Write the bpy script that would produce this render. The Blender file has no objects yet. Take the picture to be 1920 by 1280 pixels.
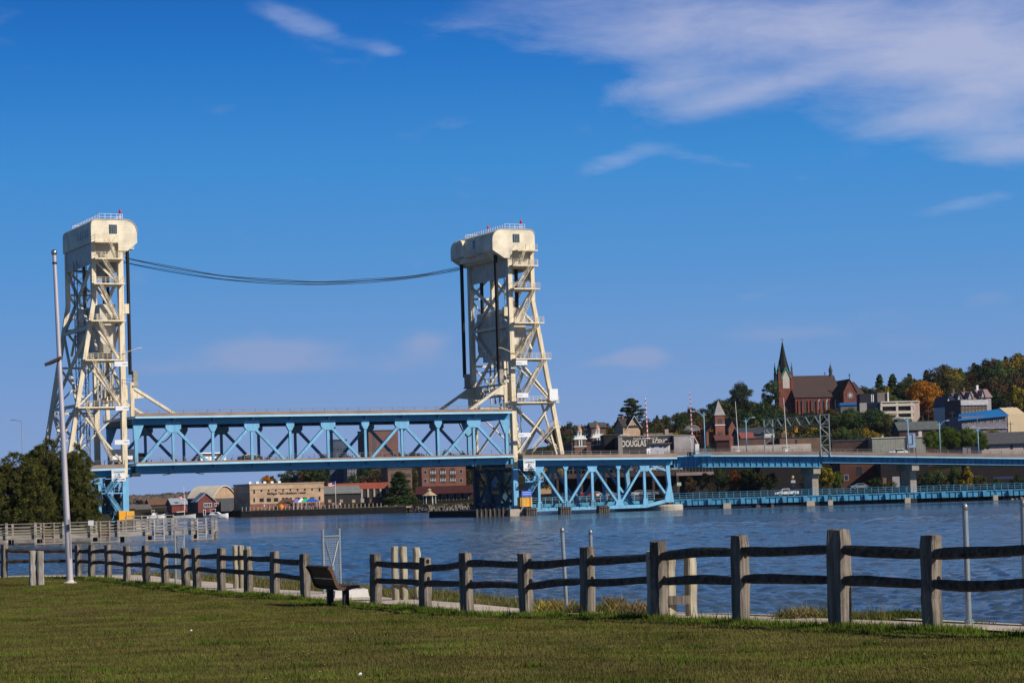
import bpy, math, random
import numpy as np
from mathutils import Vector, Matrix

random.seed(7)
RNG = np.random.default_rng(7)
SC = bpy.context.scene

# ------------------------------------------------------------------ camera
F = 4300.0                       # focal length in pixels of a 1920 wide picture
PITCH = math.radians(2.4); ROLL = 0.030; CZ = 4.6
V0 = 922 - F * math.tan(PITCH)
_R0 = np.array([1, 0, 0.]); _U0 = np.array([0, -math.sin(PITCH), math.cos(PITCH)]); FWD = np.array([0, math.cos(PITCH), math.sin(PITCH)])
CR = math.cos(ROLL) * _R0 - math.sin(ROLL) * _U0
CU = math.sin(ROLL) * _R0 + math.cos(ROLL) * _U0
CAMP = np.array([0, 0, CZ])
cd = bpy.data.cameras.new('camera'); cam = bpy.data.objects.new('camera', cd); SC.collection.objects.link(cam)
cd.sensor_width = 36; cd.lens = F * 36 / 1920; cd.shift_y = (V0 - 640) / 1920; cd.clip_start = 0.5; cd.clip_end = 20000
m = Matrix.Identity(4)
for i in range(3):
    m[i][0] = CR[i]; m[i][1] = CU[i]; m[i][2] = -FWD[i]; m[i][3] = CAMP[i]
cam.matrix_world = m
SC.camera = cam

# ------------------------------------------------------------------ sun, sky, exposure
SUN_EL = math.radians(33); SUN_DIR = np.array([0.84, -0.54, 0.0])
SUN_DIR = SUN_DIR / np.linalg.norm(SUN_DIR)
sunv = np.array([SUN_DIR[0] * math.cos(SUN_EL), SUN_DIR[1] * math.cos(SUN_EL), math.sin(SUN_EL)])
ld = bpy.data.lights.new('sun', 'SUN'); ld.energy = 5.0; ld.angle = math.radians(0.5); ld.color = (1.0, 0.91, 0.78)
lo = bpy.data.objects.new('sun', ld); SC.collection.objects.link(lo)
lo.rotation_euler = Vector(sunv).to_track_quat('Z', 'Y').to_euler()
SC.view_settings.view_transform = 'Standard'; SC.view_settings.look = 'None'
SC.view_settings.exposure = 0.0; SC.view_settings.gamma = 1.0; SC.view_settings.use_curve_mapping = False
SC.cycles.use_denoising = True
SC.cycles.max_bounces = 6; SC.cycles.transparent_max_bounces = 8

wd = bpy.data.worlds.new('World'); SC.world = wd; wd.use_nodes = True
nt = wd.node_tree; N = nt.nodes; L = nt.links
for n_ in list(N): N.remove(n_)
def nd(t, **k):
    x = N.new(t)
    for a, b in k.items(): setattr(x, a, b)
    return x
def wm(op, a, b=None, c=None):
    x = nd('ShaderNodeMath', operation=op)
    for i, s in enumerate((a, b, c)):
        if s is None: continue
        if isinstance(s, (int, float)): x.inputs[i].default_value = s
        else: L.new(s, x.inputs[i])
    return x.outputs[0]
out = nd('ShaderNodeOutputWorld'); bg = nd('ShaderNodeBackground'); L.new(bg.outputs[0], out.inputs[0])
sky = nd('ShaderNodeTexSky', sky_type='NISHITA', sun_disc=False)
sky.sun_elevation = SUN_EL; sky.sun_rotation = math.atan2(SUN_DIR[0], SUN_DIR[1])
sky.air_density = 1.0; sky.dust_density = 0.4; sky.ozone_density = 2.5
tc = nd('ShaderNodeTexCoord'); sep = nd('ShaderNodeSeparateXYZ'); L.new(tc.outputs['Generated'], sep.inputs[0])
dx, dy, dz = sep.outputs
az = wm('ARCTAN2', dx, dy); el = wm('ARCSINE', dz)
# clear-sky colour, deeper blue with height
ramp = nd('ShaderNodeValToRGB'); L.new(wm('DIVIDE', el, 0.30), ramp.inputs[0])
SKY = [(0.0, (0.255, 0.375, 0.64)), (0.10, (0.225, 0.358, 0.645)), (0.21, (0.160, 0.330, 0.65)), (0.33, (0.095, 0.298, 0.65)), (0.48, (0.050, 0.262, 0.645)), (0.64, (0.020, 0.180, 0.57)), (0.78, (0.010, 0.112, 0.45)), (1.0, (0.008, 0.08, 0.36))]
cr = ramp.color_ramp
while len(cr.elements) < len(SKY): cr.elements.new(0.5)
for e_, (p_, c_) in zip(cr.elements, SKY): e_.position = p_; e_.color = (*c_, 1)
# the low band the photograph shows takes the ramp, the rest of the dome is the physical sky
STR = 0.10
sc_ = nd('ShaderNodeVectorMath', operation='SCALE'); L.new(ramp.outputs[0], sc_.inputs[0]); sc_.inputs['Scale'].default_value = 1 / STR
hi = nd('ShaderNodeMapRange'); L.new(el, hi.inputs[0]); hi.inputs[1].default_value = 0.24; hi.inputs[2].default_value = 0.5
mixs = nd('ShaderNodeMixRGB'); L.new(hi.outputs[0], mixs.inputs[0]); L.new(sc_.outputs[0], mixs.inputs[1])
dm = nd('ShaderNodeVectorMath', operation='SCALE'); L.new(sky.outputs[0], dm.inputs[0]); dm.inputs['Scale'].default_value = 0.42; L.new(dm.outputs[0], mixs.inputs[2])
# clouds: thin streaks in the high part, a few flat puffs low down
def blob(ax, ay, sx, sy, rot=0.0):
    a = math.cos(rot); b = math.sin(rot)
    u = wm('SUBTRACT', az, ax); v = wm('SUBTRACT', el, ay)
    p = wm('DIVIDE', wm('ADD', wm('MULTIPLY', u, a), wm('MULTIPLY', v, b)), sx)
    q = wm('DIVIDE', wm('SUBTRACT', wm('MULTIPLY', v, a), wm('MULTIPLY', u, b)), sy)
    r2 = wm('ADD', wm('MULTIPLY', p, p), wm('MULTIPLY', q, q))
    return wm('EXPONENT', wm('MULTIPLY', r2, -1.0))
def px_ang(u, v):
    d = CR * (u - 960) / F - CU * (v - V0) / F + FWD; d = d / np.linalg.norm(d)
    return math.atan2(d[0], d[1]), math.asin(d[2])
def bp(u, v, su, sv, rot=0): a_, e_ = px_ang(u, v); return blob(a_, e_, su / F, sv / F, rot)
def wsum(items):
    t = None
    for k, b in items:
        x = wm('MULTIPLY', b, k); t = x if t is None else wm('ADD', t, x)
    return t
cmb = nd('ShaderNodeCombineXYZ'); L.new(az, cmb.inputs[0]); L.new(el, cmb.inputs[1])
def noise(scale, sx, sy, rot=0.0, det=8, rough=0.6, dist=0.0, off=0.0):
    mp = nd('ShaderNodeMapping'); L.new(cmb.outputs[0], mp.inputs[0]); mp.inputs['Rotation'].default_value = (0, 0, rot); mp.inputs['Scale'].default_value = (sx, sy, 1); mp.inputs['Location'].default_value = (off, off, 0)
    t = nd('ShaderNodeTexNoise'); L.new(mp.outputs[0], t.inputs[0]); t.inputs['Scale'].default_value = scale; t.inputs['Detail'].default_value = det; t.inputs['Roughness'].default_value = rough; t.inputs['Distortion'].default_value = dist
    return t.outputs[0]
# main veil: upper right, with fringed lower edge
veil = wsum([(1.15, bp(1650, 40, 600, 112, -0.10)), (0.95, bp(1850, 130, 280, 100, 0.05)), (0.6, bp(1180, 70, 280, 45, -0.03)), (0.85, bp(1240, 160, 130, 34, 0.15)), (0.9, bp(1370, 185, 170, 26, 0.22)), (0.85, bp(1800, 240, 190, 42, -0.10)), (0.75, bp(1890, 285, 130, 24, 0.05))])
nv = noise(11, 0.7, 1.7, 0.22, det=10, rough=0.60, dist=0.35)
nv2 = noise(30, 0.55, 2.0, 0.26, det=9, rough=0.66, dist=0.5, off=3.1)
vv = wm('ADD', wm('MULTIPLY', nv, 0.72), wm('MULTIPLY', nv2, 0.52))
vraw = wm('MAXIMUM', wm('SUBTRACT', wm('ADD', wm('MULTIPLY', veil, 0.50), wm('MULTIPLY', vv, 1.35)), 0.98), 0.0)
va = wm('MULTIPLY', wm('MINIMUM', wm('MULTIPLY', vraw, 1.2), 0.78), wm('MINIMUM', wm('MULTIPLY', veil, 1.8), 1.0))
wis = wsum([(0.8, bp(570, 45, 95, 24, -0.35)), (0.55, bp(725, 95, 40, 14, -0.2)), (0.35, bp(830, 60, 120, 22, 0.1)), (0.75, bp(1150, 305, 80, 22, 0.25)), (0.55, bp(1330, 300, 110, 16, -0.2)), (0.6, bp(1820, 378, 120, 18, 0.15)), (0.28, bp(1080, 300, 60, 16, -0.1)), (0.3, bp(1530, 335, 60, 14, 0))])
wa = wm('MULTIPLY', wm('MAXIMUM', wm('SUBTRACT', wm('ADD', wis, wm('MULTIPLY', wm('SUBTRACT', vv, 0.62), 3.0)), 0.30), 0.0), wm('MINIMUM', wm('MULTIPLY', wis, 1.1), 0.55))
puf = wsum([(0.9, bp(1205, 668, 52, 20, 0)), (0.75, bp(795, 642, 45, 24, 0)), (0.55, bp(560, 655, 125, 22, 0.05)), (0.5, bp(1130, 678, 60, 12, 0.1)), (0.35, bp(1500, 625, 130, 14, 0)), (0.35, bp(1870, 560, 80, 18, 0)), (0.55, bp(470, 665, 90, 26, 0)), (0.45, bp(650, 685, 220, 20, 0)), (0.25, bp(330, 690, 120, 14, 0)), (0.3, bp(1700, 640, 160, 20, 0)), (0.2, bp(1430, 550, 120, 12, 0.2))])
npf = noise(30, 0.7, 1.8, 0.0, det=7, rough=0.55, off=1.7)
pa = wm('MINIMUM', wm('MAXIMUM', wm('MULTIPLY', wm('SUBTRACT', wm('ADD', puf, wm('MULTIPLY', wm('SUBTRACT', npf, 0.5), 1.3)), 0.16), 1.05), 0.0), 0.55)
def mixc(fac, a, col):
    x = nd('ShaderNodeMixRGB'); L.new(fac, x.inputs[0]); L.new(a, x.inputs[1]); x.inputs[2].default_value = (*[c / STR for c in col], 1); return x.outputs[0]
cfac = mixc(pa, mixs.outputs[0], (0.33, 0.39, 0.60))
cfac = mixc(wa, cfac, (0.50, 0.56, 0.76))
cfac = mixc(va, cfac, (0.50, 0.53, 0.71))
L.new(cfac, bg.inputs[0]); bg.inputs[1].default_value = STR

# ------------------------------------------------------------------ pixel / plane helpers
def ray(u, v): return CR * (u - 960) / F - CU * (v - V0) / F + FWD
def at(u, v, Y):
    d = ray(u, v); return CAMP + d * (Y / d[1])
TH = math.atan(0.475)
E1 = np.array([math.cos(TH), math.sin(TH), 0]); N1 = np.array([-math.sin(TH), math.cos(TH), 0]); B0 = np.array([0, 463., 0])
def plane(u, v, o, nrm):
    d = ray(u, v); return CAMP + d * (((o - CAMP) @ nrm) / (d @ nrm))
def horizon(u): return 922 - ROLL * (u - 960)

# ------------------------------------------------------------------ object helpers
def link(o): SC.collection.objects.link(o); return o
def tag(o, label=None, cat=None, group=None, kind=None):
    for k, v in (('label', label), ('category', cat), ('group', group), ('kind', kind)):
        if v: o[k] = v
    return o
def thing(name, label, cat, loc=(0, 0, 0), rz=0.0, group=None):
    o = link(bpy.data.objects.new(name, None)); o.location = tuple(float(c) for c in loc); o.rotation_euler = (0, 0, rz); o.empty_display_size = 0.1
    return tag(o, label, cat, group)
def copy_tree(o, parent=None):
    c = o.copy(); link(c); c.parent = parent
    for ch in list(o.children): copy_tree(ch, c)
    return c
class MB:
    def __init__(s): s.v = []; s.f = []
    def add(s, vs, fs):
        b = len(s.v); s.v.extend([tuple(float(c) for c in x) for x in vs]); s.f.extend([tuple(i + b for i in f) for f in fs]); return s
    def box(s, x0, x1, y0, y1, z0, z1):
        return s.add([(x0, y0, z0), (x1, y0, z0), (x1, y1, z0), (x0, y1, z0), (x0, y0, z1), (x1, y0, z1), (x1, y1, z1), (x0, y1, z1)],
                     [(0, 3, 2, 1), (4, 5, 6, 7), (0, 1, 5, 4), (1, 2, 6, 5), (2, 3, 7, 6), (3, 0, 4, 7)])
    def beam(s, p, q, w, h, up=(0, 0, 1), w2=None, h2=None):
        p = Vector(p); q = Vector(q); d = (q - p).normalized(); u = Vector(up)
        if abs(d.dot(u)) > 0.98: u = Vector((0, 1, 0)) if abs(d.y) < 0.9 else Vector((1, 0, 0))
        a = d.cross(u).normalized(); b = a.cross(d).normalized(); w2 = w if w2 is None else w2; h2 = h if h2 is None else h2
        vs = []
        for c, ww, hh in ((p, w, h), (q, w2, h2)):
            for i, j in ((-1, -1), (1, -1), (1, 1), (-1, 1)): vs.append(c + a * (i * ww / 2) + b * (j * hh / 2))
        return s.add(vs, [(0, 1, 2, 3), (7, 6, 5, 4), (0, 4, 5, 1), (1, 5, 6, 2), (2, 6, 7, 3), (3, 7, 4, 0)])
    def tube(s, p, q, r, n=8, r2=None, cap=True):
        p = Vector(p); q = Vector(q); d = (q - p).normalized(); u = Vector((0, 0, 1)) if abs(d.z) < 0.9 else Vector((1, 0, 0))
        a = d.cross(u).normalized(); b = d.cross(a); r2 = r if r2 is None else r2; vs = []
        for c, rr in ((p, r), (q, r2)):
            for i in range(n): t = 2 * math.pi * i / n; vs.append(c + a * (rr * math.cos(t)) + b * (rr * math.sin(t)))
        fs = [(i, (i + 1) % n, n + (i + 1) % n, n + i) for i in range(n)]
        if cap: fs += [tuple(range(n - 1, -1, -1)), tuple(range(n, 2 * n))]
        return s.add(vs, fs)
    def poly(s, pts, r, n=6):
        for a, b in zip(pts, pts[1:]): s.tube(a, b, r, n)
        return s
    def prism(s, pts, a, b, ax='y'):
        n = len(pts)
        def P(u, v, w): return {'y': (u, w, v), 'x': (w, u, v), 'z': (u, v, w)}[ax]
        vs = [P(u, v, a) for u, v in pts] + [P(u, v, b) for u, v in pts]
        return s.add(vs, [tuple(range(n)), tuple(range(2 * n - 1, n - 1, -1))] + [(i, n + i, n + (i + 1) % n, (i + 1) % n) for i in range(n)])
    def lathe(s, prof, c=(0, 0, 0), n=12):
        vs = []; 
        for r, z in prof:
            for i in range(n): t = 2 * math.pi * i / n; vs.append((c[0] + r * math.cos(t), c[1] + r * math.sin(t), c[2] + z))
        fs = []
        for k in range(len(prof) - 1):
            for i in range(n): j = (i + 1) % n; fs.append((k * n + i, k * n + j, (k + 1) * n + j, (k + 1) * n + i))
        fs += [tuple(range(n - 1, -1, -1)), tuple(range((len(prof) - 1) * n, len(prof) * n))]
        return s.add(vs, fs)
    def build(s, name, mat, parent=None, smooth=False, label=None):
        me = bpy.data.meshes.new(name); me.from_pydata(s.v, [], s.f); me.validate(); me.materials.append(mat)
        import bmesh
        b = bmesh.new(); b.from_mesh(me); bmesh.ops.recalc_face_normals(b, faces=b.faces); b.to_mesh(me); b.free()
        if smooth: me.polygons.foreach_set('use_smooth', [True] * len(me.polygons))
        o = link(bpy.data.objects.new(name, me)); o.parent = parent
        if label: o['label'] = label
        return o
def fast_mesh(name, verts, faces, mat, parent=None, smooth=False, mats=None, idx=None):
    k = faces.shape[1]; me = bpy.data.meshes.new(name)
    me.vertices.add(len(verts)); me.vertices.foreach_set('co', verts.astype(np.float32).ravel())
    me.loops.add(faces.size); me.loops.foreach_set('vertex_index', faces.astype(np.int32).ravel())
    me.polygons.add(len(faces)); me.polygons.foreach_set('loop_start', np.arange(0, faces.size, k, dtype=np.int32))
    me.polygons.foreach_set('loop_total', np.full(len(faces), k, dtype=np.int32))
    if mats:
        for q in mats: me.materials.append(q)
        me.polygons.foreach_set('material_index', idx.astype(np.int32))
    else: me.materials.append(mat)
    if smooth: me.polygons.foreach_set('use_smooth', np.ones(len(faces), dtype=bool))
    me.update(calc_edges=True)
    o = link(bpy.data.objects.new(name, me)); o.parent = parent; return o
def text(name, s, size, mat, parent, loc, rot=(math.pi / 2, 0, 0), ext=0.02, align='CENTER', width=None, label=None, bold=0.0):
    c = bpy.data.curves.new(name, 'FONT'); c.body = s; c.size = size; c.extrude = ext; c.align_x = align; c.align_y = 'CENTER'; c.offset = bold
    t = bpy.data.objects.new(name, c); SC.collection.objects.link(t)
    dg = bpy.context.evaluated_depsgraph_get(); me = bpy.data.meshes.new_from_object(t.evaluated_get(dg))
    bpy.data.objects.remove(t)
    if width:
        xs = [v.co.x for v in me.vertices]; w = max(xs) - min(xs)
        for v in me.vertices: v.co.x *= width / w
    me.materials.clear(); me.materials.append(mat)
    o = link(bpy.data.objects.new(name, me)); o.parent = parent; o.location = tuple(float(c) for c in loc); o.rotation_euler = rot
    if label: o['label'] = label
    return o

# ------------------------------------------------------------------ materials
_mats = {}
def mat(name, col, rough=0.8, var=0.18, scale=1.0, metal=0.0, bump=0.0, col2=None, stretch=(1, 1, 1), spec=0.3, objvar=0.0, detail=5, contrast=(0.35, 0.65), trans=0.0, emit=None, bscale=None, world=False, grime=None):
    if name in _mats: return _mats[name]
    M = bpy.data.materials.new(name); M.use_nodes = True; T = M.node_tree; B = T.nodes['Principled BSDF']
    B.inputs['Roughness'].default_value = rough; B.inputs['Metallic'].default_value = metal; B.inputs['Specular IOR Level'].default_value = spec
    c = T.nodes.new('ShaderNodeTexCoord'); mp = T.nodes.new('ShaderNodeMapping'); mp.inputs['Scale'].default_value = stretch
    if world:
        g = T.nodes.new('ShaderNodeNewGeometry'); T.links.new(g.outputs['Position'], mp.inputs[0])
    else: T.links.new(c.outputs['Object'], mp.inputs[0])
    n = T.nodes.new('ShaderNodeTexNoise'); n.inputs['Scale'].default_value = scale; n.inputs['Detail'].default_value = detail; n.inputs['Roughness'].default_value = 0.65
    T.links.new(mp.outputs[0], n.inputs[0])
    r = T.nodes.new('ShaderNodeMapRange'); r.inputs[1].default_value = contrast[0]; r.inputs[2].default_value = contrast[1]; T.links.new(n.outputs[0], r.inputs[0])
    x = T.nodes.new('ShaderNodeMixRGB'); T.links.new(r.outputs[0], x.inputs[0])
    a = [max(0, k * (1 - var)) for k in col]; b = col2 if col2 else [min(1, k * (1 + var)) for k in col]
    x.inputs[1].default_value = (*a, 1); x.inputs[2].default_value = (*b, 1); o = x.outputs[0]
    if grime:
        gm_ = T.nodes.new('ShaderNodeMapping'); gm_.inputs['Scale'].default_value = grime[2] if len(grime) > 2 else (1.6, 1.6, .18); T.links.new(mp.inputs[0].links[0].from_socket, gm_.inputs[0])
        gn = T.nodes.new('ShaderNodeTexNoise'); gn.inputs['Scale'].default_value = 1.3; gn.inputs['Detail'].default_value = 8; gn.inputs['Roughness'].default_value = .75; T.links.new(gm_.outputs[0], gn.inputs[0])
        gr = T.nodes.new('ShaderNodeMapRange'); gr.inputs[1].default_value = .50; gr.inputs[2].default_value = .70; gr.inputs[4].default_value = grime[1]; T.links.new(gn.outputs[0], gr.inputs[0])
        gx = T.nodes.new('ShaderNodeMixRGB'); T.links.new(gr.outputs[0], gx.inputs[0]); T.links.new(o, gx.inputs[1]); gx.inputs[2].default_value = (*grime[0], 1); o = gx.outputs[0]
    if objvar:
        oi = T.nodes.new('ShaderNodeObjectInfo'); hs = T.nodes.new('ShaderNodeHueSaturation')
        v1 = T.nodes.new('ShaderNodeMapRange'); v1.inputs[3].default_value = 1 - objvar; v1.inputs[4].default_value = 1 + objvar; T.links.new(oi.outputs['Random'], v1.inputs[0])
        v2 = T.nodes.new('ShaderNodeMath'); v2.operation = 'MULTIPLY_ADD'; T.links.new(oi.outputs['Random'], v2.inputs[0]); v2.inputs[1].default_value = 7.31; v2.inputs[2].default_value = 0
        v3 = T.nodes.new('ShaderNodeMath'); v3.operation = 'FRACT'; T.links.new(v2.outputs[0], v3.inputs[0])
        v4 = T.nodes.new('ShaderNodeMapRange'); v4.inputs[3].default_value = 0.5 - objvar * 0.07; v4.inputs[4].default_value = 0.5 + objvar * 0.07; T.links.new(v3.outputs[0], v4.inputs[0])
        T.links.new(v1.outputs[0], hs.inputs['Value']); T.links.new(v4.outputs[0], hs.inputs['Hue']); T.links.new(o, hs.inputs['Color']); o = hs.outputs[0]
    T.links.new(o, B.inputs['Base Color'])
    if trans:
        tr = T.nodes.new('ShaderNodeBsdfTranslucent'); T.links.new(o, tr.inputs[0]); ms = T.nodes.new('ShaderNodeMixShader'); ms.inputs[0].default_value = trans
        T.links.new(B.outputs[0], ms.inputs[1]); T.links.new(tr.outputs[0], ms.inputs[2]); T.links.new(ms.outputs[0], T.nodes['Material Output'].inputs[0])
    if bump:
        nb = T.nodes.new('ShaderNodeTexNoise'); nb.inputs['Scale'].default_value = bscale or scale * 3; nb.inputs['Detail'].default_value = 5; T.links.new(mp.outputs[0], nb.inputs[0])
        bu = T.nodes.new('ShaderNodeBump'); bu.inputs['Strength'].default_value = 0.6; bu.inputs['Distance'].default_value = bump; T.links.new(nb.outputs[0], bu.inputs['Height']); T.links.new(bu.outputs[0], B.inputs['Normal'])
    if emit: B.inputs['Emission Color'].default_value = (*emit, 1); B.inputs['Emission Strength'].default_value = 1
    _mats[name] = M; return M
def brickmat(name, c1, c2, mortar, scale=1.0, bw=0.5, rh=0.16, axes='xz', rough=0.9, ms=0.02):
    if name in _mats: return _mats[name]
    M = bpy.data.materials.new(name); M.use_nodes = True; T = M.node_tree; B = T.nodes['Principled BSDF']; B.inputs['Roughness'].default_value = rough; B.inputs['Specular IOR Level'].default_value = 0.2
    c = T.nodes.new('ShaderNodeTexCoord'); s = T.nodes.new('ShaderNodeSeparateXYZ'); T.links.new(c.outputs['Object'], s.inputs[0])
    ad = T.nodes.new('ShaderNodeMath'); T.links.new(s.outputs[0], ad.inputs[0]); T.links.new(s.outputs[1], ad.inputs[1])
    cb = T.nodes.new('ShaderNodeCombineXYZ'); T.links.new(ad.outputs[0], cb.inputs[0]); T.links.new(s.outputs[2], cb.inputs[1])
    b = T.nodes.new('ShaderNodeTexBrick'); T.links.new(cb.outputs[0], b.inputs[0]); b.inputs['Scale'].default_value = scale; b.inputs['Brick Width'].default_value = bw; b.inputs['Row Height'].default_value = rh; b.inputs['Mortar Size'].default_value = ms
    b.inputs['Color1'].default_value = (*c1, 1); b.inputs['Color2'].default_value = (*c2, 1); b.inputs['Mortar'].default_value = (*mortar, 1)
    n = T.nodes.new('ShaderNodeTexNoise'); n.inputs['Scale'].default_value = 0.4; n.inputs['Detail'].default_value = 6; T.links.new(c.outputs['Object'], n.inputs[0])
    r = T.nodes.new('ShaderNodeMapRange'); r.inputs[1].default_value = 0.3; r.inputs[2].default_value = 0.7; r.inputs[3].default_value = 0.75; r.inputs[4].default_value = 1.2; T.links.new(n.outputs[0], r.inputs[0])
    hs = T.nodes.new('ShaderNodeHueSaturation'); T.links.new(b.outputs[0], hs.inputs['Color']); T.links.new(r.outputs[0], hs.inputs['Value']); T.links.new(hs.outputs[0], B.inputs['Base Color'])
    _mats[name] = M; return M
def stripes(name, c1, c2, period, axis=0, width=0.12, rough=0.6):
    """vertical panel seams (corrugated sheet)"""
    if name in _mats: return _mats[name]
    M = bpy.data.materials.new(name); M.use_nodes = True; T = M.node_tree; B = T.nodes['Principled BSDF']; B.inputs['Roughness'].default_value = rough
    c = T.nodes.new('ShaderNodeTexCoord'); s = T.nodes.new('ShaderNodeSeparateXYZ'); T.links.new(c.outputs['Object'], s.inputs[0])
    ad = T.nodes.new('ShaderNodeMath'); T.links.new(s.outputs[0], ad.inputs[0]); T.links.new(s.outputs[1], ad.inputs[1])
    src = ad.outputs[0] if axis == 0 else s.outputs[2]
    d = T.nodes.new('ShaderNodeMath'); d.operation = 'DIVIDE'; T.links.new(src, d.inputs[0]); d.inputs[1].default_value = period
    f = T.nodes.new('ShaderNodeMath'); f.operation = 'FRACT'; T.links.new(d.outputs[0], f.inputs[0])
    g = T.nodes.new('ShaderNodeMath'); g.operation = 'LESS_THAN'; T.links.new(f.outputs[0], g.inputs[0]); g.inputs[1].default_value = width
    n = T.nodes.new('ShaderNodeTexNoise'); n.inputs['Scale'].default_value = 0.7; n.inputs['Detail'].default_value = 6; T.links.new(c.outputs['Object'], n.inputs[0])
    r = T.nodes.new('ShaderNodeMapRange'); r.inputs[1].default_value = 0.3; r.inputs[2].default_value = 0.7; r.inputs[3].default_value = 0.82; r.inputs[4].default_value = 1.12; T.links.new(n.outputs[0], r.inputs[0])
    x = T.nodes.new('ShaderNodeMixRGB'); T.links.new(g.outputs[0], x.inputs[0]); x.inputs[1].default_value = (*c1, 1); x.inputs[2].default_value = (*c2, 1)
    hs = T.nodes.new('ShaderNodeHueSaturation'); T.links.new(x.outputs[0], hs.inputs['Color']); T.links.new(r.outputs[0], hs.inputs['Value']); T.links.new(hs.outputs[0], B.inputs['Base Color'])
    _mats[name] = M; return M
CREAM = mat('cream_paint', (0.69, 0.60, 0.43), 0.55, 0.10, 0.9, col2=(0.78, 0.69, 0.52), stretch=(1, 1, 0.25), bump=0.01, grime=((.26, .17, .10), .75))
HOUSE = brickmat('cream_cladding', (0.74, 0.67, 0.52), (0.70, 0.63, 0.49), (0.46, 0.40, 0.31), 1.0, 2.6, 1.25, ms=.012, rough=.6)
BLUE = mat('light_blue_paint', (0.155, 0.41, 0.64), 0.5, 0.14, 0.8, stretch=(1, 1, 0.4), bump=0.01, grime=((.12, .16, .17), .55))
TREB = mat('trestle_shade_blue', (0.065, 0.28, 0.47), 0.5, 0.22, 0.6, stretch=(1, 1, 0.4), grime=((.08, .09, .09), .6))  # deeper than the truss blue: shade on trestle and girders put into the colour
DBLUE = mat('blue_paint', (0.055, 0.27, 0.45), 0.5, 0.2, 0.6, stretch=(1, 1, 0.4))
EDGEB = mat('sunlit_edge_blue', (0.34, 0.62, 0.82), 0.4, 0.08, 0.6)  # lighter copy of the blue; sun catching the deck edges is painted in
SHADEB = mat('shaded_blue_paint', (0.018, 0.065, 0.10), 0.6, 0.2, 0.6)  # darkened copy of the blue, shade of interior and undersides painted in
DARKST = mat('dark_steel', (0.025, 0.03, 0.035), 0.6, 0.3, 1.0)
ROPE = mat('black_rope', (0.008, 0.008, 0.01), 0.7, 0.3, 3)
RAILM = mat('rail_metal', (0.20, 0.185, 0.18), 0.6, 0.2, 3)
GALV = mat('galvanised_steel', (0.33, 0.36, 0.38), 0.42, 0.15, 4, metal=0.6)
WHITE = mat('white_paint', (0.75, 0.76, 0.77), 0.5, 0.06, 2)
CONC = mat('concrete', (0.40, 0.35, 0.29), 0.9, 0.16, 0.8, bump=0.02)
TANC = mat('tan_parapet', (0.27, 0.20, 0.165), 0.9, 0.16, 0.35, bump=0.02, stretch=(1, 1, 3))
RED = mat('red_paint', (0.5, 0.02, 0.03), 0.4, 0.1, 2)
ORANGE = mat('yellow_orange_paint', (0.75, 0.34, 0.02), 0.5, 0.1, 1)
GLASS = mat('dark_glass', (0.02, 0.025, 0.03), 0.12, 0.3, 0.5, spec=0.6)
BLACK = mat('black_paint', (0.012, 0.012, 0.014), 0.6, 0.3, 1)
ASPH = mat('asphalt', (0.05, 0.05, 0.052), 0.9, 0.2, 0.8)
ROOFG = mat('grey_shingle', (0.075, 0.08, 0.09), 0.9, 0.2, 1.0)
ROOFD = mat('dark_roof', (0.05, 0.042, 0.045), 0.9, 0.2, 0.6)

# ================================================================== THE LIFT BRIDGE
def frame_at(t, name, label, cat, group=None): return thing(name, label, cat, B0 + E1 * t, TH, group)
def rail_run(parent, pts, y, h=1.15, step=2.3, matp=None, solid=0.62, post='railing', mats=None):
    """parapet with posts and two pipes along local x; pts = [(x, z)]"""
    a = MB(); b = MB()
    for (x0, z0), (x1, z1) in zip(pts, pts[1:]):
        if solid:
            a.add([(x0, y - .12, z0), (x1, y - .12, z1), (x1, y + .12, z1), (x0, y + .12, z0), (x0, y - .12, z0 + solid), (x1, y - .12, z1 + solid), (x1, y + .12, z1 + solid), (x0, y + .12, z0 + solid)],
                  [(0, 3, 2, 1), (4, 5, 6, 7), (0, 1, 5, 4), (1, 2, 6, 5), (2, 3, 7, 6), (3, 0, 4, 7)])
        L_ = abs(x1 - x0); n = max(1, int(round(L_ / step)))
        for i in range(n + 1):
            k = i / n; x = x0 + (x1 - x0) * k; z = z0 + (z1 - z0) * k
            b.box(x - .05, x + .05, y - .05, y + .05, z, z + h)
        for hh in ((h,) if solid else (h, h * .66, h * .33)): b.beam((x0, y, z0 + hh), (x1, y, z1 + hh), .06, .06)
        if solid: b.beam((x0, y, z0 + (h + solid) / 2), (x1, y, z1 + (h + solid) / 2), .035, .035)
    if solid: a.build('parapet', TANC, parent)
    return b.build(post, matp or RAILM, parent)

# ---- moving span -------------------------------------------------
TL, TR = -78.8, -1.0
SPN = TR - TL
span = frame_at(TL, 'lift_span', 'double deck light blue truss span hung between the two cream lift towers', 'bridge span')
NODE = [TL + SPN * i / 10 for i in range(11)]; NODE = [x - TL for x in NODE]
ZB, ZT = 11.9, 20.75            # edges of the lower and upper deck
WS = 18.5
for z, nm in ((ZT, 'upper_deck'), (ZB, 'lower_deck')):
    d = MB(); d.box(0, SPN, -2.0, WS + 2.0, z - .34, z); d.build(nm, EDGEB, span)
    ro = MB(); ro.box(0.1, SPN - .1, -.9, WS + .9, z + .003, z + .12); ro.build('roadway', ASPH, span)
    MB().box(.15, SPN - .15, -1.7, WS + 1.7, z - .36, z - .343).build('soffit_shade', SHADEB, span)  # thin dark sheet, the shade under the deck painted in
    for yy in (-1.82, WS + 1.82): rail_run(span, [(0, z + .004), (SPN, z + .004)], yy, step=2.35, h=1.2, solid=.6 if z == ZT else .35)
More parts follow.
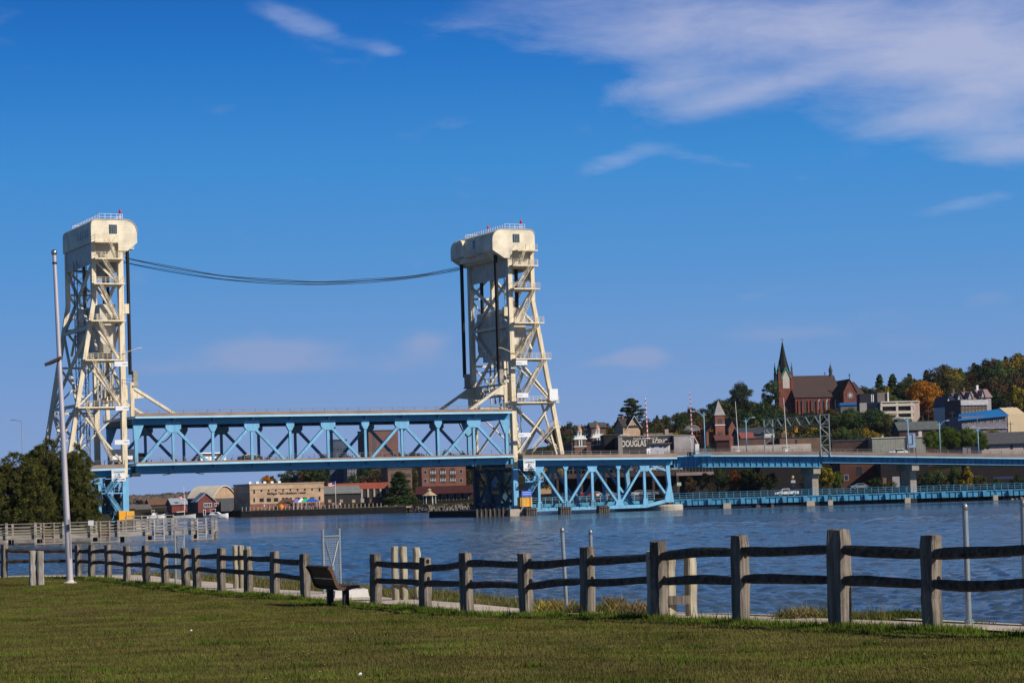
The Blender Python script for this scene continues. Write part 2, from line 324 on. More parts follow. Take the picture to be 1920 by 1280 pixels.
for y, nm in ((0, 'near'), (WS, 'far')):
    c = MB(); c.box(0, SPN, y - .3, y + .3, ZT - 1.55, ZT - .345); c.build('top_chord', DBLUE if y else mat('shaded_chord_blue', (0.05, 0.27, 0.46), .5, .12, .8), span)  # near chord in a darker blue, shade of the deck overhang painted in
    c = MB(); c.box(.4, SPN - .4, y - .3, y + .3, ZB - 1.65, ZB - .345); c.build('bottom_chord', _mats.get('shaded_chord_blue', BLUE), span)
    M_ = BLUE
    for i, x in enumerate(NODE):
        w = .5 if i % 2 == 1 or i in (0, 10) else .62
        v = MB()
        if i in (0, 10):
            xx = .55 if i == 0 else SPN - .55
            v.beam((xx, y, ZB), (xx, y, ZT - 1.5), .6, .7, up=(0, 1, 0)); v.build('end_post', M_, span)
            g = MB(); g.prism([(xx - .45, ZT - 4.3), (xx + .45, ZT - 4.3), (xx + 1.5, ZT - 1.55), (xx - 1.5 if i == 10 else xx - .5, ZT - 1.55)] if i == 0 else [(xx - .45, ZT - 4.3), (xx + .45, ZT - 4.3), (xx + .5, ZT - 1.55), (xx - 1.5, ZT - 1.55)], y - .34, y + .34); g.build('gusset_plate', M_, span)
        else:
            v.box(x - .24, x + .24, y - .22, y + .22, ZB - .34, ZT - 1.5); v.build('vertical_post', M_, span)
            g = MB()
            if i % 2 == 1: g.prism([(x - .8, ZT - 3.0), (x + .8, ZT - 3.0), (x + 1.5, ZT - 2.3), (x + 1.5, ZT - 1.0), (x - 1.5, ZT - 1.0), (x - 1.5, ZT - 2.3)], y - .36, y + .36)
            else: g.prism([(x - .3, ZT - 3.0), (x + .3, ZT - 3.0), (x + .8, ZT - 2.1), (x + .8, ZT - 1.2), (x - .8, ZT - 1.2), (x - .8, ZT - 2.1)], y - .35, y + .35)
            g.build('gusset_plate', M_, span)
            g = MB(); g.box(x - 1.2, x + 1.2, y - .36, y + .36, ZB - 1.6, ZB - .36); g.build('gusset_plate', _mats['shaded_chord_blue'], span)
    for i in range(10):
        x0, x1 = NODE[i], NODE[i + 1]
        if i % 2 == 0: p, q = (x0 + (.9 if i else 1.3), y, ZB - .1), (x1 - .75, y, ZT - 2.6)
        else: p, q = (x0 + .75, y, ZT - 2.6), (x1 - .9, y, ZB - .1)
        v = MB(); v.beam(p, q, .5, .60, up=(0, 1, 0)); v.build('diagonal_brace', M_, span)
fb = MB()
for i in range(21):
    x = SPN * i / 20; x = min(max(x, .3), SPN - .3)
    for z in (ZT - .365, ZB - .365): fb.box(x - .18, x + .18, .31, WS - .31, z - 1.1, z)
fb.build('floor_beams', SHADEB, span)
for x in NODE[1:-1]:
    for z in (ZT - .365, ZB - .365):
        for y_, s_ in ((-.31, -1), (WS + .31, 1)): MB().prism([(y_, z), (y_ + s_ * 1.5, z), (y_, z - .9)] if s_ > 0 else [(y_, z), (y_, z - .9), (y_ - 1.5, z)], x - .07, x + .07, ax='x').build('deck_bracket', BLUE, span)
fb = MB()
for y in (3, 6.2, 9.2, 12.3, 15.5):
    for z in (ZT - .37, ZB - .37): fb.box(.2, SPN - .2, y - .15, y + .15, z - .7, z)
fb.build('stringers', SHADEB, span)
# corner bearings and cable loops hanging in the end bays
for xx, s in ((0, -1), (SPN, 1)):
    for y in (0, WS):
        g = MB(); g.box(xx - .5 if s < 0 else xx - 1.2, xx + 1.2 if s < 0 else xx + .5, y - .5, y + .5, ZB - 2.3, ZB - 1.66); g.build('bearing', DARKST, span)
for xa, xb in ((3.2, 8.8), (67.5, 71.5)):
    pts = [(xa + (xb - xa) * k / 10, 1.2 + .05 * k, 18.6 - 2.6 * math.sin(math.pi * k / 10)) for k in range(11)]
    MB().poly(pts, .11).build('hanging_cable', ROPE, span)
pts = [(5.5 + 8 * k / 10, -.5, ZB - .9 - 1.0 * abs(math.cos(math.pi * k / 10)) * 1.2) for k in range(11)]
MB().poly(pts[:4], .09).build('hanging_cable', ROPE, span); MB().poly(pts[7:], .09).build('hanging_cable', ROPE, span)
# cream lifting frames on the upper deck at both ends
for xe, s in ((0.2, 1), (SPN - .2, -1)):
    for y in (0.6, WS - .6):
        f = MB(); f.box(xe - .35, xe + .35, y - .3, y + .3, ZT + .13, 27.2)
        f.beam((xe + s * .3, y, 26.2), (xe + s * 8.2, y, ZT + .45), .5, .75, up=(0, 1, 0))
        f.prism([(xe, 24.2), (xe + s * .4, 24.2), (xe + s * 2.6, 24.4), (xe + s * .3, 26.6), (xe, 26.6)] if s > 0 else [(xe, 24.2), (xe, 26.6), (xe - .3, 26.6), (xe - 2.6, 24.4), (xe - .4, 24.2)], y - .2, y + .2)
        f.build('lifting_bracket', CREAM, span)
        b = MB(); b.box(xe + s * .75 - .42, xe + s * .75 + .42, y + (.45 if y < 5 else -.45) - .55, y + (.45 if y < 5 else -.45) + .55, 26.75, 29.4); b.box(min(xe, xe + s * 1.2), max(xe, xe + s * 1.2), y - .5, y + .5, 26.4, 26.72); b.build('rope_socket', mat('dark_cream', (.30, .28, .24), .7, .2), span)
    c = MB(); xc = xe - s * .9
    c.box(xc - .3, xc + .3, .9, WS - .9, 26.3, 26.7); c.box(xc - .3, xc + .3, .9, WS - .9, 24.0, 24.4)
    c.box(xc - .25, xc + .25, .9, 4.5, 24.4, 26.3); c.box(xc - .25, xc + .25, WS - 4.5, WS - .9, 24.4, 26.3)
    for k in range(6):
        y0 = 4.5 + k * 1.6; c.beam((xc, y0, 24.4 if k % 2 else 26.3), (xc, y0 + 1.6, 26.3 if k % 2 else 24.4), .18, .18)
    c.build('lifting_girder', CREAM, span)
    r = MB()
    for y in (-.4, WS + .4):
        for hh in (27.3, 27.9): r.beam((xc - 1, y, hh), (xc + 1, y, hh), .05, .05)
    for yy in np.linspace(-.4, WS + .4, 12): r.box(xc - 1.03, xc - .97, yy - .03, yy + .03, 26.7, 27.9)
    r.beam((xc - 1, -.4, 27.9), (xc - 1, WS + .4, 27.9), .05, .05); r.beam((xc - 1, -.4, 27.3), (xc - 1, WS + .4, 27.3), .05, .05)
    r.build('platform_railing', CREAM, span)

# ---- lift towers -------------------------------------------------
WT = 20.0
SIGNM = mat('sign_white', (.72, .73, .76), .5, .05, 2)
LEVELS = [53.5, 50.4, 45.7, 38.8, 31.5, 22.7]
def lx(z):                       # centre of the outer (battered) leg
    return 5.6 if z > 43 else 5.6 + (43 - z) * (5.6 / 31.0)
HOLE = mat('perforated_steel', (.60, .55, .44), .6, .25, 2.2, contrast=(.45, .5), col2=(.74, .68, .55))
def tower(t0, s, label, sign_rows):
    T = frame_at(t0, 'lift_tower', label, 'bridge tower', 'steel towers of the lift bridge')
    def X(a, b): a, b = s * a, s * b; return min(a, b), max(a, b)
    def bx(m_, x0, x1, y0, y1, z0, z1): a, b = X(x0, x1); return m_.box(a, b, y0, y1, z0, z1)
    def bm(m_, p, q, w, h, up=(0, 1, 0), **k): return m_.beam((s * p[0], p[1], p[2]), (s * q[0], q[1], q[2]), w, h, up, **k)
    for y in (0, WT):
        m_ = MB(); bx(m_, 0, .95, y - .1, y + 1.1, 9.5, 53.4) if y == 0 else bx(m_, 0, .95, y - 1.1, y + .1, 9.5, 53.4); m_.build('leg', CREAM, T)
        yy = y + (.45 if y == 0 else -.45)
        m_ = MB(); bm(m_, (5.6, yy, 53.4), (5.6, yy, 43), .8, .8); bm(m_, (5.6, yy, 43.2), (lx(12.2), yy, 12.0), .8, .8); m_.build('leg', CREAM, T)
        m_ = MB(); bm(m_, (6.6, yy, 23.5), (10.0, yy, 12.0), .35, .35); m_.build('leg_strut', CREAM, T)
    # side face struts and diagonals
    for y in (0.2, WT - .2):
        for a, b in zip(LEVELS[1:], LEVELS[2:] + [12.2]):
            m_ = MB()
            if a - b > 1: bm(m_, (lx(a) - .3, y + .2, a - .4), (1.1, y + .2, b + .3), .35, .55)
            m_.build('diagonal_brace', CREAM, T)
            m_ = MB(); bm(m_, (.9, y + .2, a - .35), (lx(a), y + .2, a - .35), .4, .5); m_.build('horizontal_strut', CREAM, T)
        for (za, xa), (zb, xb) in ((((45.7), 1.0), ((38.8), lx(38.8))), ((31.5, 1.0), (22.7, lx(22.7))), ((22.5, 1.0), (13, lx(13)))):
            if y > 5 or za < 32: m_ = MB(); bm(m_, (xa, y + .5, za - .6), (xb - .4, y + .5, zb + .3), .25, .4); m_.build('diagonal_brace', HOLE, T)
    # end faces: crossed braces between the near and far legs
    for fx, zz in ((lambda z: .5, [(47.8, 38.3), (38.3, 25.5)]), (lambda z: lx(z), [(49.8, 37.6), (37.6, 23.0), (23.0, 12.2)])):
        for z1, z0 in zz:
            zm = (z1 + z0) / 2
            for a, b in ((.6, WT - .6), (WT - .6, .6)):
                m_ = MB(); m_.beam((s * fx(z1), a, z1), (s * fx(z0), b, z0), .45, .55, (0, 0, 1)); m_.build('cross_brace', HOLE, T)
            m_ = MB(); m_.beam((s * fx(z0), .6, z0), (s * fx(z0), WT - .6, z0), .5, .6); m_.build('horizontal_strut', CREAM, T)
    for y0, y1, za, zb in ((1, 4.4, 51.6, 47.6), (WT - 1, WT - 4.4, 51.6, 47.6), (.8, 4, 37.2, 33.5), (WT - .8, WT - 4, 37.2, 33.5)): MB().beam((s * 5.2, y0, zb), (s * 5.2, y1, za), .35, .4, (1, 0, 0)).build('knee_brace', CREAM, T)
    
    # machinery house: rounded profile run across the tower
    def arc(cx, cz, r, a0, a1, n=8): return [(cx + r * math.cos(math.radians(a0 + (a1 - a0) * i / n)), cz + r * math.sin(math.radians(a0 + (a1 - a0) * i / n))) for i in range(n + 1)]
    HX = 3.4 if s > 0 else 2.7; RXo = 0 if s > 0 else .65
    prof = [(-HX, 53.5), (-.8, 51.9), (.95, 51.9), (.95, 53.42), (6.1, 53.42)] + arc(5.0, 56.7, 1.1, 0, 90, 5) + arc(2.2 - HX, 55.6, 2.2, 90, 180)
    def prism(m_, pf, y0, y1): return m_.prism([(s * a, b) for a, b in pf], y0, y1)
    h = prism(MB(), prof, -.35, WT + .6).build('machinery_house', HOUSE, T)
    rim = MB()
    for a, b in zip(prof[5:], prof[6:]): rim.beam((s * a[0], -.38, a[1]), (s * b[0], -.38, b[1]), .14, .14, (0, 1, 0))
    rim.build('rim', mat('rim', (.45, .38, .30), .6), h)
    # lower skirt panels beneath the house
    SK = stripes('corrugated_cream', (.60, .55, .46), (.30, .28, .24), .9, width=.14)
    m_ = MB(); bx(m_, .35, .55, 1.15, WT - 1.15, 48.2, 53.3); m_.build('skirt_panel', SK, T)
    m_ = MB(); bx(m_, 5.5, 5.75, .9, WT - .9, 49.6, 53.4); m_.build('skirt_panel', SK, T)
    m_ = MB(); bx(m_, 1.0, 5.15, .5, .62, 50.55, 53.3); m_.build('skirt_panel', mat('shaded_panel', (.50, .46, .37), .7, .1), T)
    m_ = MB(); bx(m_, 0, 6.0, -.05, .45, 50.0, 50.5); m_.build('horizontal_strut', CREAM, T)
    # house windows
    w = MB(); bx(w, 1.15, 2.65, -.40, -.36, 55.1, 56.8); w = w.build('window', GLASS, h)
    g = MB()
    for i in range(1, 4): bx(g, 1.15 + i * .375 - .03, 1.15 + i * .375 + .03, -.45, -.4, 55.1, 56.8)
    for i in range(0, 5): bx(g, 1.15, 2.65, -.45, -.4, 55.1 + i * .4, 55.15 + i * .4)
    g.build('window_bars', mat('bluegrey_bars', (.3, .36, .42)), w)
    for k in range(5):                                        # louvres on the outer end
        g = MB(); y0 = 1.6 + k * 1.75 + (0.5 if s > 0 else 0)
        for j in range(7): g.box(*X(6.12, 6.2), y0, y0 + .75, 54.6 + j * .22, 54.72 + j * .22)
        g.build('louvre', mat('louvre_grey', (.42, .45, .5), .6), h)
    w = MB(); bx(w, -HX - .06, -HX - .01, 8.2, 9.3, 54.6, 56.4); w = w.build('window', GLASS, h)
    d = MB(); d.prism([(-(a), b) if 0 else (a, b) for a, b in [(13.2, 53.6), (16.6, 53.6)] + arc(14.9, 55.4, 1.7, 0, 180, 8)], *X(-HX - .5, -HX + 1.2), ax='x'); d.build('dormer', HOUSE, h)
    d = MB(); bx(d, -HX - 1.2, -HX - .02, 6.0, 11.5, 53.0, 53.2); bx(d, -HX + .02, -.85, 5, 16, 52.2, 53.2); d.build('balcony', CREAM, h)
    d = MB()
    for yy in np.linspace(6.0, 11.5, 7): bx(d, -HX - 1.22, -HX - 1.16, yy - .03, yy + .03, 53.2, 54.3)
    for hh in (53.75, 54.28): bx(d, -HX - 1.22, -HX - 1.16, 6, 11.5, hh, hh + .06)
    d.build('balcony_railing', CREAM, h)
    # roof railing and beacons
    r = MB(); zr = 57.8
    ring = [(s * -.2, .4), (s * 4.3, .4), (s * 4.3, WT - .2), (s * -.2, WT - .2), (s * -.2, .4)]
    for (xa, ya), (xb, yb) in zip(ring, ring[1:]):
        n = max(2, int(math.hypot(xb - xa, yb - ya) / 1.1))
        for i in range(n): r.box(xa + (xb - xa) * i / n - .03, xa + (xb - xa) * i / n + .03, ya + (yb - ya) * i / n - .03, ya + (yb - ya) * i / n + .03, zr, zr + 1.1)
        for hh in (.55, 1.1): r.beam((xa, ya, zr + hh), (xb, yb, zr + hh), .05, .05)
    r.build('roof_railing', WHITE, h)
    for xb_, yb_ in (((.2, .7), (.5, WT - 3)) if s < 0 else ((3.6, .7), (1.0, 11))):
        st = MB().tube((s * xb_, yb_, zr - .1), (s * xb_, yb_, zr + 1.25), .07, 6).build('beacon', WHITE, h)
        MB().lathe([(.16, 0), (.24, .1), (.24, .5), (.12, .72), (.02, .78)], (s * xb_, yb_, zr + 1.25), 10).build('lamp', RED, st, smooth=True)
    # counterweight inside the tower, and the ropes
    m_ = MB(); m_.prism([(2.2, 32.9), (WT - 2.2, 32.9), (WT - 1.4, 34.5), (WT - 1.4, 42.0), (1.4, 42.0), (1.4, 34.5)], *X(1.3, 4.3), ax='x'); bx(m_, 1.5, 4.1, 3.5, WT - 3.5, 31.7, 32.9); cw = m_.build('counterweight', stripes('counterweight_plate', (.58, .54, .46), (.42, .39, .33), 3.6, width=.03), T)
    for y in (1.5, WT - 1.6):
        r = MB()
        for k in range(4): bx(r, -2.15 + RXo, -1.75 + RXo, y - .45 + k * .26, y - .28 + k * .26, 28.8, 53.0)
        bx(r, -2.12 + RXo, -1.78 + RXo, y - .38, y + .45, 28.8, 53.0)
        r.build('lift_rope', ROPE, T)
        r = MB(); bx(r, 2.4, 2.8, y - .3, y + .6, 42, 53.3); r.build('counterweight_rope', ROPE, T)
    # machinery platform + hanging bits near mid height
    m_ = MB(); bx(m_, 1.0, 5.2, 5, WT - 2, 38.3, 38.6)
    for yy in (5, 8, 11, 14, 17): bx(m_, 1.0, 1.1, yy - .05, yy + .05, 38.6, 39.8)
    m_.build('inner_platform', CREAM, T)
    m_ = MB()
    for k in range(5): bx(m_, 1.2 + .1 * k, 1.5 + .1 * k, 4.2 + k * 2.3, 4.5 + k * 2.3, 22.9, 31.6)
    bx(m_, 1, 1.3, 3.5, WT - 3.5, 29.5, 29.8); m_.build('guide_rails', mat('grey_steel', (.42, .40, .36), .6, .2), T)
    # lattice shaft with a ladder
    m_ = MB(); ys, ye = 9.3, 11.6
    for yy in (ys, ye):
        for xx in (3.0 + 1.6, 6.4): m_.box(*X(xx - .07, xx + .07), yy - .07, yy + .07, 12.2, 51)
    z = 12.5; k = 0
    while z < 50:
        for xx in (4.6, 6.4):
            m_.beam((s * xx, ys, z), (s * xx, ye, z), .08, .08); m_.beam((s * xx, ys if k % 2 else ye, z), (s * xx, ye if k % 2 else ys, z + 1.9), .08, .08)
        m_.beam((s * 4.6, ys, z), (s * 6.4, ys, z), .08, .08); m_.beam((s * (4.6 if k % 2 else 6.4), ys, z), (s * (6.4 if k % 2 else 4.6), ys, z + 1.9), .08, .08); z += 1.9; k += 1
    m_.build('lattice_shaft', mat('bluegrey_steel', (.20, .22, .25), .6, .2), T)
    # stair flights and platforms on the near side
    def platform(xa, xb, z, depth=1.9, sign=None):
        p = MB(); bx(p, xa, xb, -.12 - depth, -.12, z - .28, z); p = p.build('platform', CREAM, T)
        r = MB()
        for k in range(int((xb - xa) / .9) + 2):
            xx = min(xb - .03, xa + .03 + k * .9)
            bx(r, xx - .03, xx + .03, -.12 - depth, -.06 - depth, z, z + 1.1)
        for hh in (.4, .75, 1.07): bx(r, xa, xb, -.12 - depth, -.07 - depth, z + hh, z + hh + .05)
        bx(r, xb - .05, xb, -.12 - depth, -.2, z + 1.07, z + 1.12); bx(r, xb - .05, xb, -.12 - depth, -.2, z + .5, z + .55)
        bx(r, xa, xa + .05, -.12 - depth, -.2, z + 1.07, z + 1.12)
        r.build('railing', CREAM, p); return p
    def flight(xh, zh, xl, zl, y0=-1.5, M_=None, step=.28):
        f = MB(); n = int((zh - zl) / step); dx_ = (xl - xh)
        for yy in (y0 - .42, y0 + .42): bm(f, (xh, yy, zh - .1), (xl, yy, zl + .02), .08, .3)
        for i in range(1, n): k = i / n; bx(f, xh + dx_ * k - .15, xh + dx_ * k + .15, y0 - .4, y0 + .4, zh - (zh - zl) * k - .02, zh - (zh - zl) * k + .03)
        f = f.build('stair_flight', M_ or CREAM, T)
        g = MB()
        for yy in (y0 - .42, y0 + .42):
            for hh in (1.05, .6): bm(g, (xh, yy, zh + hh), (xl, yy, zl + hh), .05, .05)
            for i in range(0, n + 1, 5): k = i / n; bx(g, xh + dx_ * k - .025, xh + dx_ * k + .025, yy - .025, yy + .025, zh - (zh - zl) * k, zh - (zh - zl) * k + 1.05)
        g.build('handrail', M_ or CREAM, f)
    xr = [5.9, 5.9, 6.2, 6.9, 8.2, 9.7]
    for z, x1 in zip(LEVELS, xr): platform(1.4 if z > 52 else .3, x1, z)
    starts = [(3.2, 1.9), (4.6, 1.6), (5.2, 1.8), (5.6, 2.0), (7.0, 1.8)]
    for i in range(5):
        xh, xl = starts[i]; flight(xh, LEVELS[i], xl, LEVELS[i + 1])
    flight(8.6 if s > 0 else 8.2, 22.5 if s < 0 else 17.6, 3.5, 12.6)
    if s > 0: platform(8.2, 9.8, 17.6)
    # white boards with black measuring text
    for z, xa, xb in ((30.1, .2, 2.7), (21.9 if s < 0 else 23.5, .2, 2.7), (15.6, .2, 3.0)):
        b = MB(); bx(b, xa, xb, -2.2, -2.12, z, z + .85 if z < 22 else z + .95); b.build('board', SIGNM, T)
        l = MB(); bx(l, xa + .15, xa + 1.2 if s > 0 else xa + 1.0, -2.23, -2.205, z + .4, z + .47); l.build('mark', BLACK, T)
    b = MB(); bx(b, .35, .5, -1.9, -1.7, 45, 46)
    cabs = MB(); bx(cabs, -1.0, -.1, .2, 1.0, 40.2, 42); cabs.build('cabinet', CREAM, T)
    if s > 0: b = MB(); bx(b, 7.3, 9.2, -2.6, -2.1, 22.9, 25.2); b.build('cabinet', WHITE, T)
    else:
        b = MB(); bx(b, 1.4, 3.6, 2, 3.6, 38.7, 41.3); b.build('cabinet', mat('olive_cabinet', (.40, .38, .26), .6), T)
    # floodlight arm
    MB().poly([(s * 1, -.2, 32.5), (s * -2.2, -.9, 33.6), (s * -3.0, -.9, 33.7)], .06).build('lamp_arm', CREAM, T)
    # blue legs and bracing below the deck, concrete pier
    for y in (.1, WT - 1.0):
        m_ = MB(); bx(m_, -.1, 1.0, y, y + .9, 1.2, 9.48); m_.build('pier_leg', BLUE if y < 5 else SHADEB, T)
        m_ = MB(); bx(m_, -.6, 1.0, y - .1, y + 1.0, 9.49, 11.3); m_.build('pier_cap', DBLUE, T)
        m_ = MB(); bm(m_, (6.5, y + .4, 9.6), (1.0, y + .4, 2.2), .4, .45); m_.build('pier_brace', BLUE, T)
        m_ = MB(); bm(m_, (1.0, y + .3, 9.5), (3.8, y + .3, 6.4), .25, .3); m_.build('pier_brace', BLUE, T)
    for z in (9.0, 5.4, 2.3):
        m_ = MB(); bx(m_, .2, .8, 1.0, WT - 1.0, z - .35, z + .35); m_.build('pier_strut', SHADEB, T)
    for a, b in ((1, 10), (10, 1), (10, 19), (19, 10)):
        m_ = MB(); m_.beam((s * .5, a, 8.7), (s * .5, b, 2.4), .35, .4); m_.build('pier_brace', SHADEB, T)
    for y in (6.5, 12.5): m_ = MB(); bx(m_, 0, .8, y, y + .8, 1.2, 9.3); m_.build('pier_leg', SHADEB, T)
    for y in (7, 12): m_ = MB(); bx(m_, -.4, 1.4, y - 1.4, y + 1.4, 2.4, 4.4); m_.build('machine_box', SHADEB, T)
    m_ = MB(); bx(m_, -2.6, 3.4, -3.2, WT + 2.5, -2, 1.2); m_.build('pier', CONC, T)
    # blue access stair down to the pier
    f2 = MB(); bx(f2, 1.6, 5.6, -2.0, -.6, 6.5, 6.7); f2.build('platform', BLUE, T)
    g = MB()
    for xx in np.linspace(1.6, 5.6, 6): bx(g, xx - .03, xx + .03, -2.0, -1.94, 6.7, 7.8)
    for hh in (7.2, 7.75): bx(g, 1.6, 5.6, -2.0, -1.95, hh, hh + .05)
    g.build('railing', BLUE, T)
    flight(4.6, 6.6, 1.5, 2.0, -1.3, BLUE); flight(2.6, 9.6, 4.6, 6.7, -2.6, BLUE)
    # clearance board
    bd = MB(); bx(bd, 1.1, 3.75, -2.32, -2.2, 8.8, 10.85); bd = bd.build('clearance_board', SIGNM, T)
    cx = s * 2.42
    for k, (row, sz, zz) in enumerate(sign_rows): text('lettering', row, sz, BLACK, bd, (cx, -2.335, zz), ext=.01, width=2.3 if k in (0, len(sign_rows) - 1) else None, bold=.012)
    return T
rowsR = [('CLEARANCE', .5, 10.5), ('32', .55, 10.0), ('FT IN', .38, 9.55), ('ABOVE LOW WATER', .3, 9.1)]
TWR = tower(-.1, 1, 'cream steel lift tower', rowsR)
TWR['label'] = 'cream steel lift tower at the right end of the blue truss span'
TWL = tower(-79.9, -1, 'cream steel lift tower at the left end of the blue truss span behind the pines', rowsR)

# timber fenders round the two tower piers
def fender(t, x0, x1, y0, y1, z1, label, group='timber fenders in front of the bridge piers'):
    o = frame_at(t, 'pier_fender', label, 'fender', group)
    w = MB(); w.box(x0, x1, y0 + .2, y1, -1.5, z1 - .4); w.build('fender_wall', mat('black_timber', (.03, .026, .024), .9, .4, 1.2), o)
    p = MB()
    n = max(3, int((x1 - x0) / .9))
    for i in range(n + 1):
        x = x0 + (x1 - x0) * i / n; p.tube((x, y0, -1.5), (x, y0, z1 + random.uniform(-.1, .1)), .2, 8)
    p.build('piles', mat('pile_timber', (.10, .085, .075), .95, .5, 2, stretch=(1, 1, .3)), o)
fender(0, -9.5, -2.8, -2.0, 22, 1.5, 'black timber fender under the right end of the lift span')
# small pile clusters (dolphins) standing in front of the fixed truss
for k, (u, v) in enumerate(((995, 964), (1059, 963), (1131, 963))):
    P = plane(u, v, B0 - N1 * 4, N1); o = thing('pile_cluster', ['dark pile cluster in the water below the yellow box', 'dark pile cluster in the water, middle one under the fixed truss', 'dark pile cluster in the water under the long tilted truss members, with pale tops'][k], 'dolphin', (P[0], P[1], 0), TH, 'pile clusters in front of the truss')
    for i in range(5):
        for j in range(3):
            a = MB(); a.tube((-1.1 + i * .52, -.5 + j * .5, -1.5), (-1.05 + i * .5, -.45 + j * .45, 1.35 - .2 * random.random()), .24, 8); a.build('pile', _mats['pile_timber'], o)
    a = MB(); a.tube((-1.3, -.78, .9), (1.3, -.78, .9), .05, 6); a.build('cable_wrap', DARKST, o)

# ---- fixed truss span to the right of the right tower ---------------
def fixed_truss(t0, s, label, full=True):
    T = frame_at(t0, 'truss_span', label, 'bridge span', 'fixed approach trusses')
    nodes = [5.5 + 6.08 * k for k in range(6)] if full else [5.5, 11.6, 17.7, 23.8, 29.9, 36]
    ZD = lambda x: 11.25 - .012 * x
    def X(*a): return sorted(s * v for v in a)
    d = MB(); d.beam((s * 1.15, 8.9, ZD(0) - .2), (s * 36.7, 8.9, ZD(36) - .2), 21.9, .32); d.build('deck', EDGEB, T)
    d = MB(); d.beam((s * 1.2, 8.9, ZD(0) + .03), (s * 36.6, 8.9, ZD(36) + .03), 19.6, .12); d.build('roadway', ASPH, T)
    for yy in (-1.9, 19.6): rail_run(T, [(s * 1.15, ZD(0) - .03), (s * 36.7, ZD(36) - .03)], yy, step=2.25, h=1.45, solid=.75)
    for y in (0, 18):
        d = MB(); d.beam((s * 1.2, y, ZD(0) - 1.0), (s * 36.5, y, ZD(36) - 1.0), .55, 1.1); d.build('top_chord', _mats['shaded_chord_blue'], T)
        d = MB(); d.box(*X(1.2, 30.2), y - .3, y + .3, .55, 1.25); d.beam((s * 30.0, y, .9), (s * 35.2, y, 1.9), .6, .7); d.build('bottom_chord', BLUE, T)
        for i, x in enumerate(nodes):
            up = ZD(x) - 1.5
            if i < 5: d = MB(); d.box(*X(x - .27, x + .27), y - .22, y + .22, 1.2, up); d.build('vertical_post', BLUE, T)
            g = MB()
            if i in (0, 2, 4): g.prism([(s * (x - .8), up - 1.3), (s * (x + .8), up - 1.3), (s * (x + 1.2), up), (s * (x - 1.2), up)], y - .35, y + .35)
            elif i < 5: g.prism([(s * (x - .3), up - .9), (s * (x + .3), up - .9), (s * (x + .65), up - .1), (s * (x - .65), up - .1)], y - .34, y + .34)
            if i < 5: g.build('gusset_plate', BLUE, T)
            g = MB(); w_ = 1.1 if i in (1, 3) else .6
            if i < 5: g.prism([(s * (x - w_), 1.0), (s * (x + w_), 1.0), (s * (x + .45), 2.5), (s * (x - .45), 2.5)], y - .36, y + .36); g.build('gusset_plate', BLUE, T)
        D_ = [((5.5, 9.1), (1.6, 2.0)), ((6.0, 9.0), (11.0, 2.0)), ((12.1, 2.0), (17.2, 9.0)), ((18.2, 9.0), (23.2, 2.0)), ((24.3, 2.0), (29.3, 9.0)), ((30.5, 9.0), (34.6, 3.4))]
        for (xa, za), (xb, zb) in D_:
            d = MB(); d.beam((s * xa, y, za), (s * xb, y, zb), .45, .62, up=(0, 1, 0)); d.build('diagonal_brace', BLUE, T)
        d = MB(); d.beam((s * 30.3, y, 9.7), (s * 35.4, y, 8.0), .4, .5, up=(0, 1, 0)); d.build('diagonal_brace', BLUE, T)
        d = MB(); d.prism([(s * 34.9, 8.4), (s * 35.3, 5.2), (s * 34.4, 2.2), (s * 34.6, 1.5), (s * 36.6, 1.5), (s * 36.0, 5.2), (s * 35.8, 9.8), (s * 35.0, 9.8)], y - .35, y + .35); d.build('end_post', BLUE, T)
        d = MB(); d.prism([(s * 35.0, 1.1), (s * 36.2, 1.1), (s * 35.7, 1.5), (s * 35.4, 1.5)], y - .4, y + .4); d.build('bearing', DARKST, T)
    d = MB()
    for k in range(19): x = 1.6 + k * 1.93; d.box(*X(x - .15, x + .15), .3, 17.7, ZD(x) - 1.3, ZD(x) - .37)
    d.build('floor_beams', SHADEB, T)
    d = MB(); d.box(*X(1.2, 35), 5.5, 12.5, 1.3, 2.0)
    d.build('lower_deck', DBLUE, T)
    rail_run(T, [(s * 1.5, 2.0), (s * 35, 2.0)], 5.3, matp=BLUE, solid=0, h=1.25, step=1.6)
    rail_run(T, [(s * 6, 1.26), (s * 20, 1.26)], -.8, matp=DARKST, solid=0, h=1.2, step=1.7)
    return T
FT = fixed_truss(-.1, 1, 'light blue fixed truss between the right tower and the long girder approach')
fixed_truss(-79.9, -1, 'light blue fixed truss half hidden behind the pine trees at left')
o = frame_at(36.0, 'pier', 'low round concrete pier under the slanted end post of the right truss', 'bridge pier')
MB().lathe([(3.4, -2), (3.4, .7), (3.1, 1.05), (0.1, 1.06)], (0, 2, 0), 28).build('pier_base', CONC, o); MB().box(-2.8, 2.8, 2, 20, -2, 1.0).build('pier_wall', CONC, o)
o = frame_at(-79.9 - 36, 'pier', 'low concrete pier behind the pine trees at left', 'bridge pier'); MB().box(-2.8, 2.8, -1, 20, -2, 1.0).build('pier_wall', CONC, o)
# left of the left truss: plain girder approach towards the far bank
o = frame_at(-79.9 - 36.6, 'girder_span', 'blue girder approach hidden behind the left pine trees', 'bridge span')
MB().box(-60, 0, -1.4, 19, 10.5, 10.8).build('deck', BLUE, o); MB().box(-60, 0, 0, .5, 8.8, 10.49).build('girder', DBLUE, o); rail_run(o, [(-60, 10.8), (0, 10.8)], -1.3)

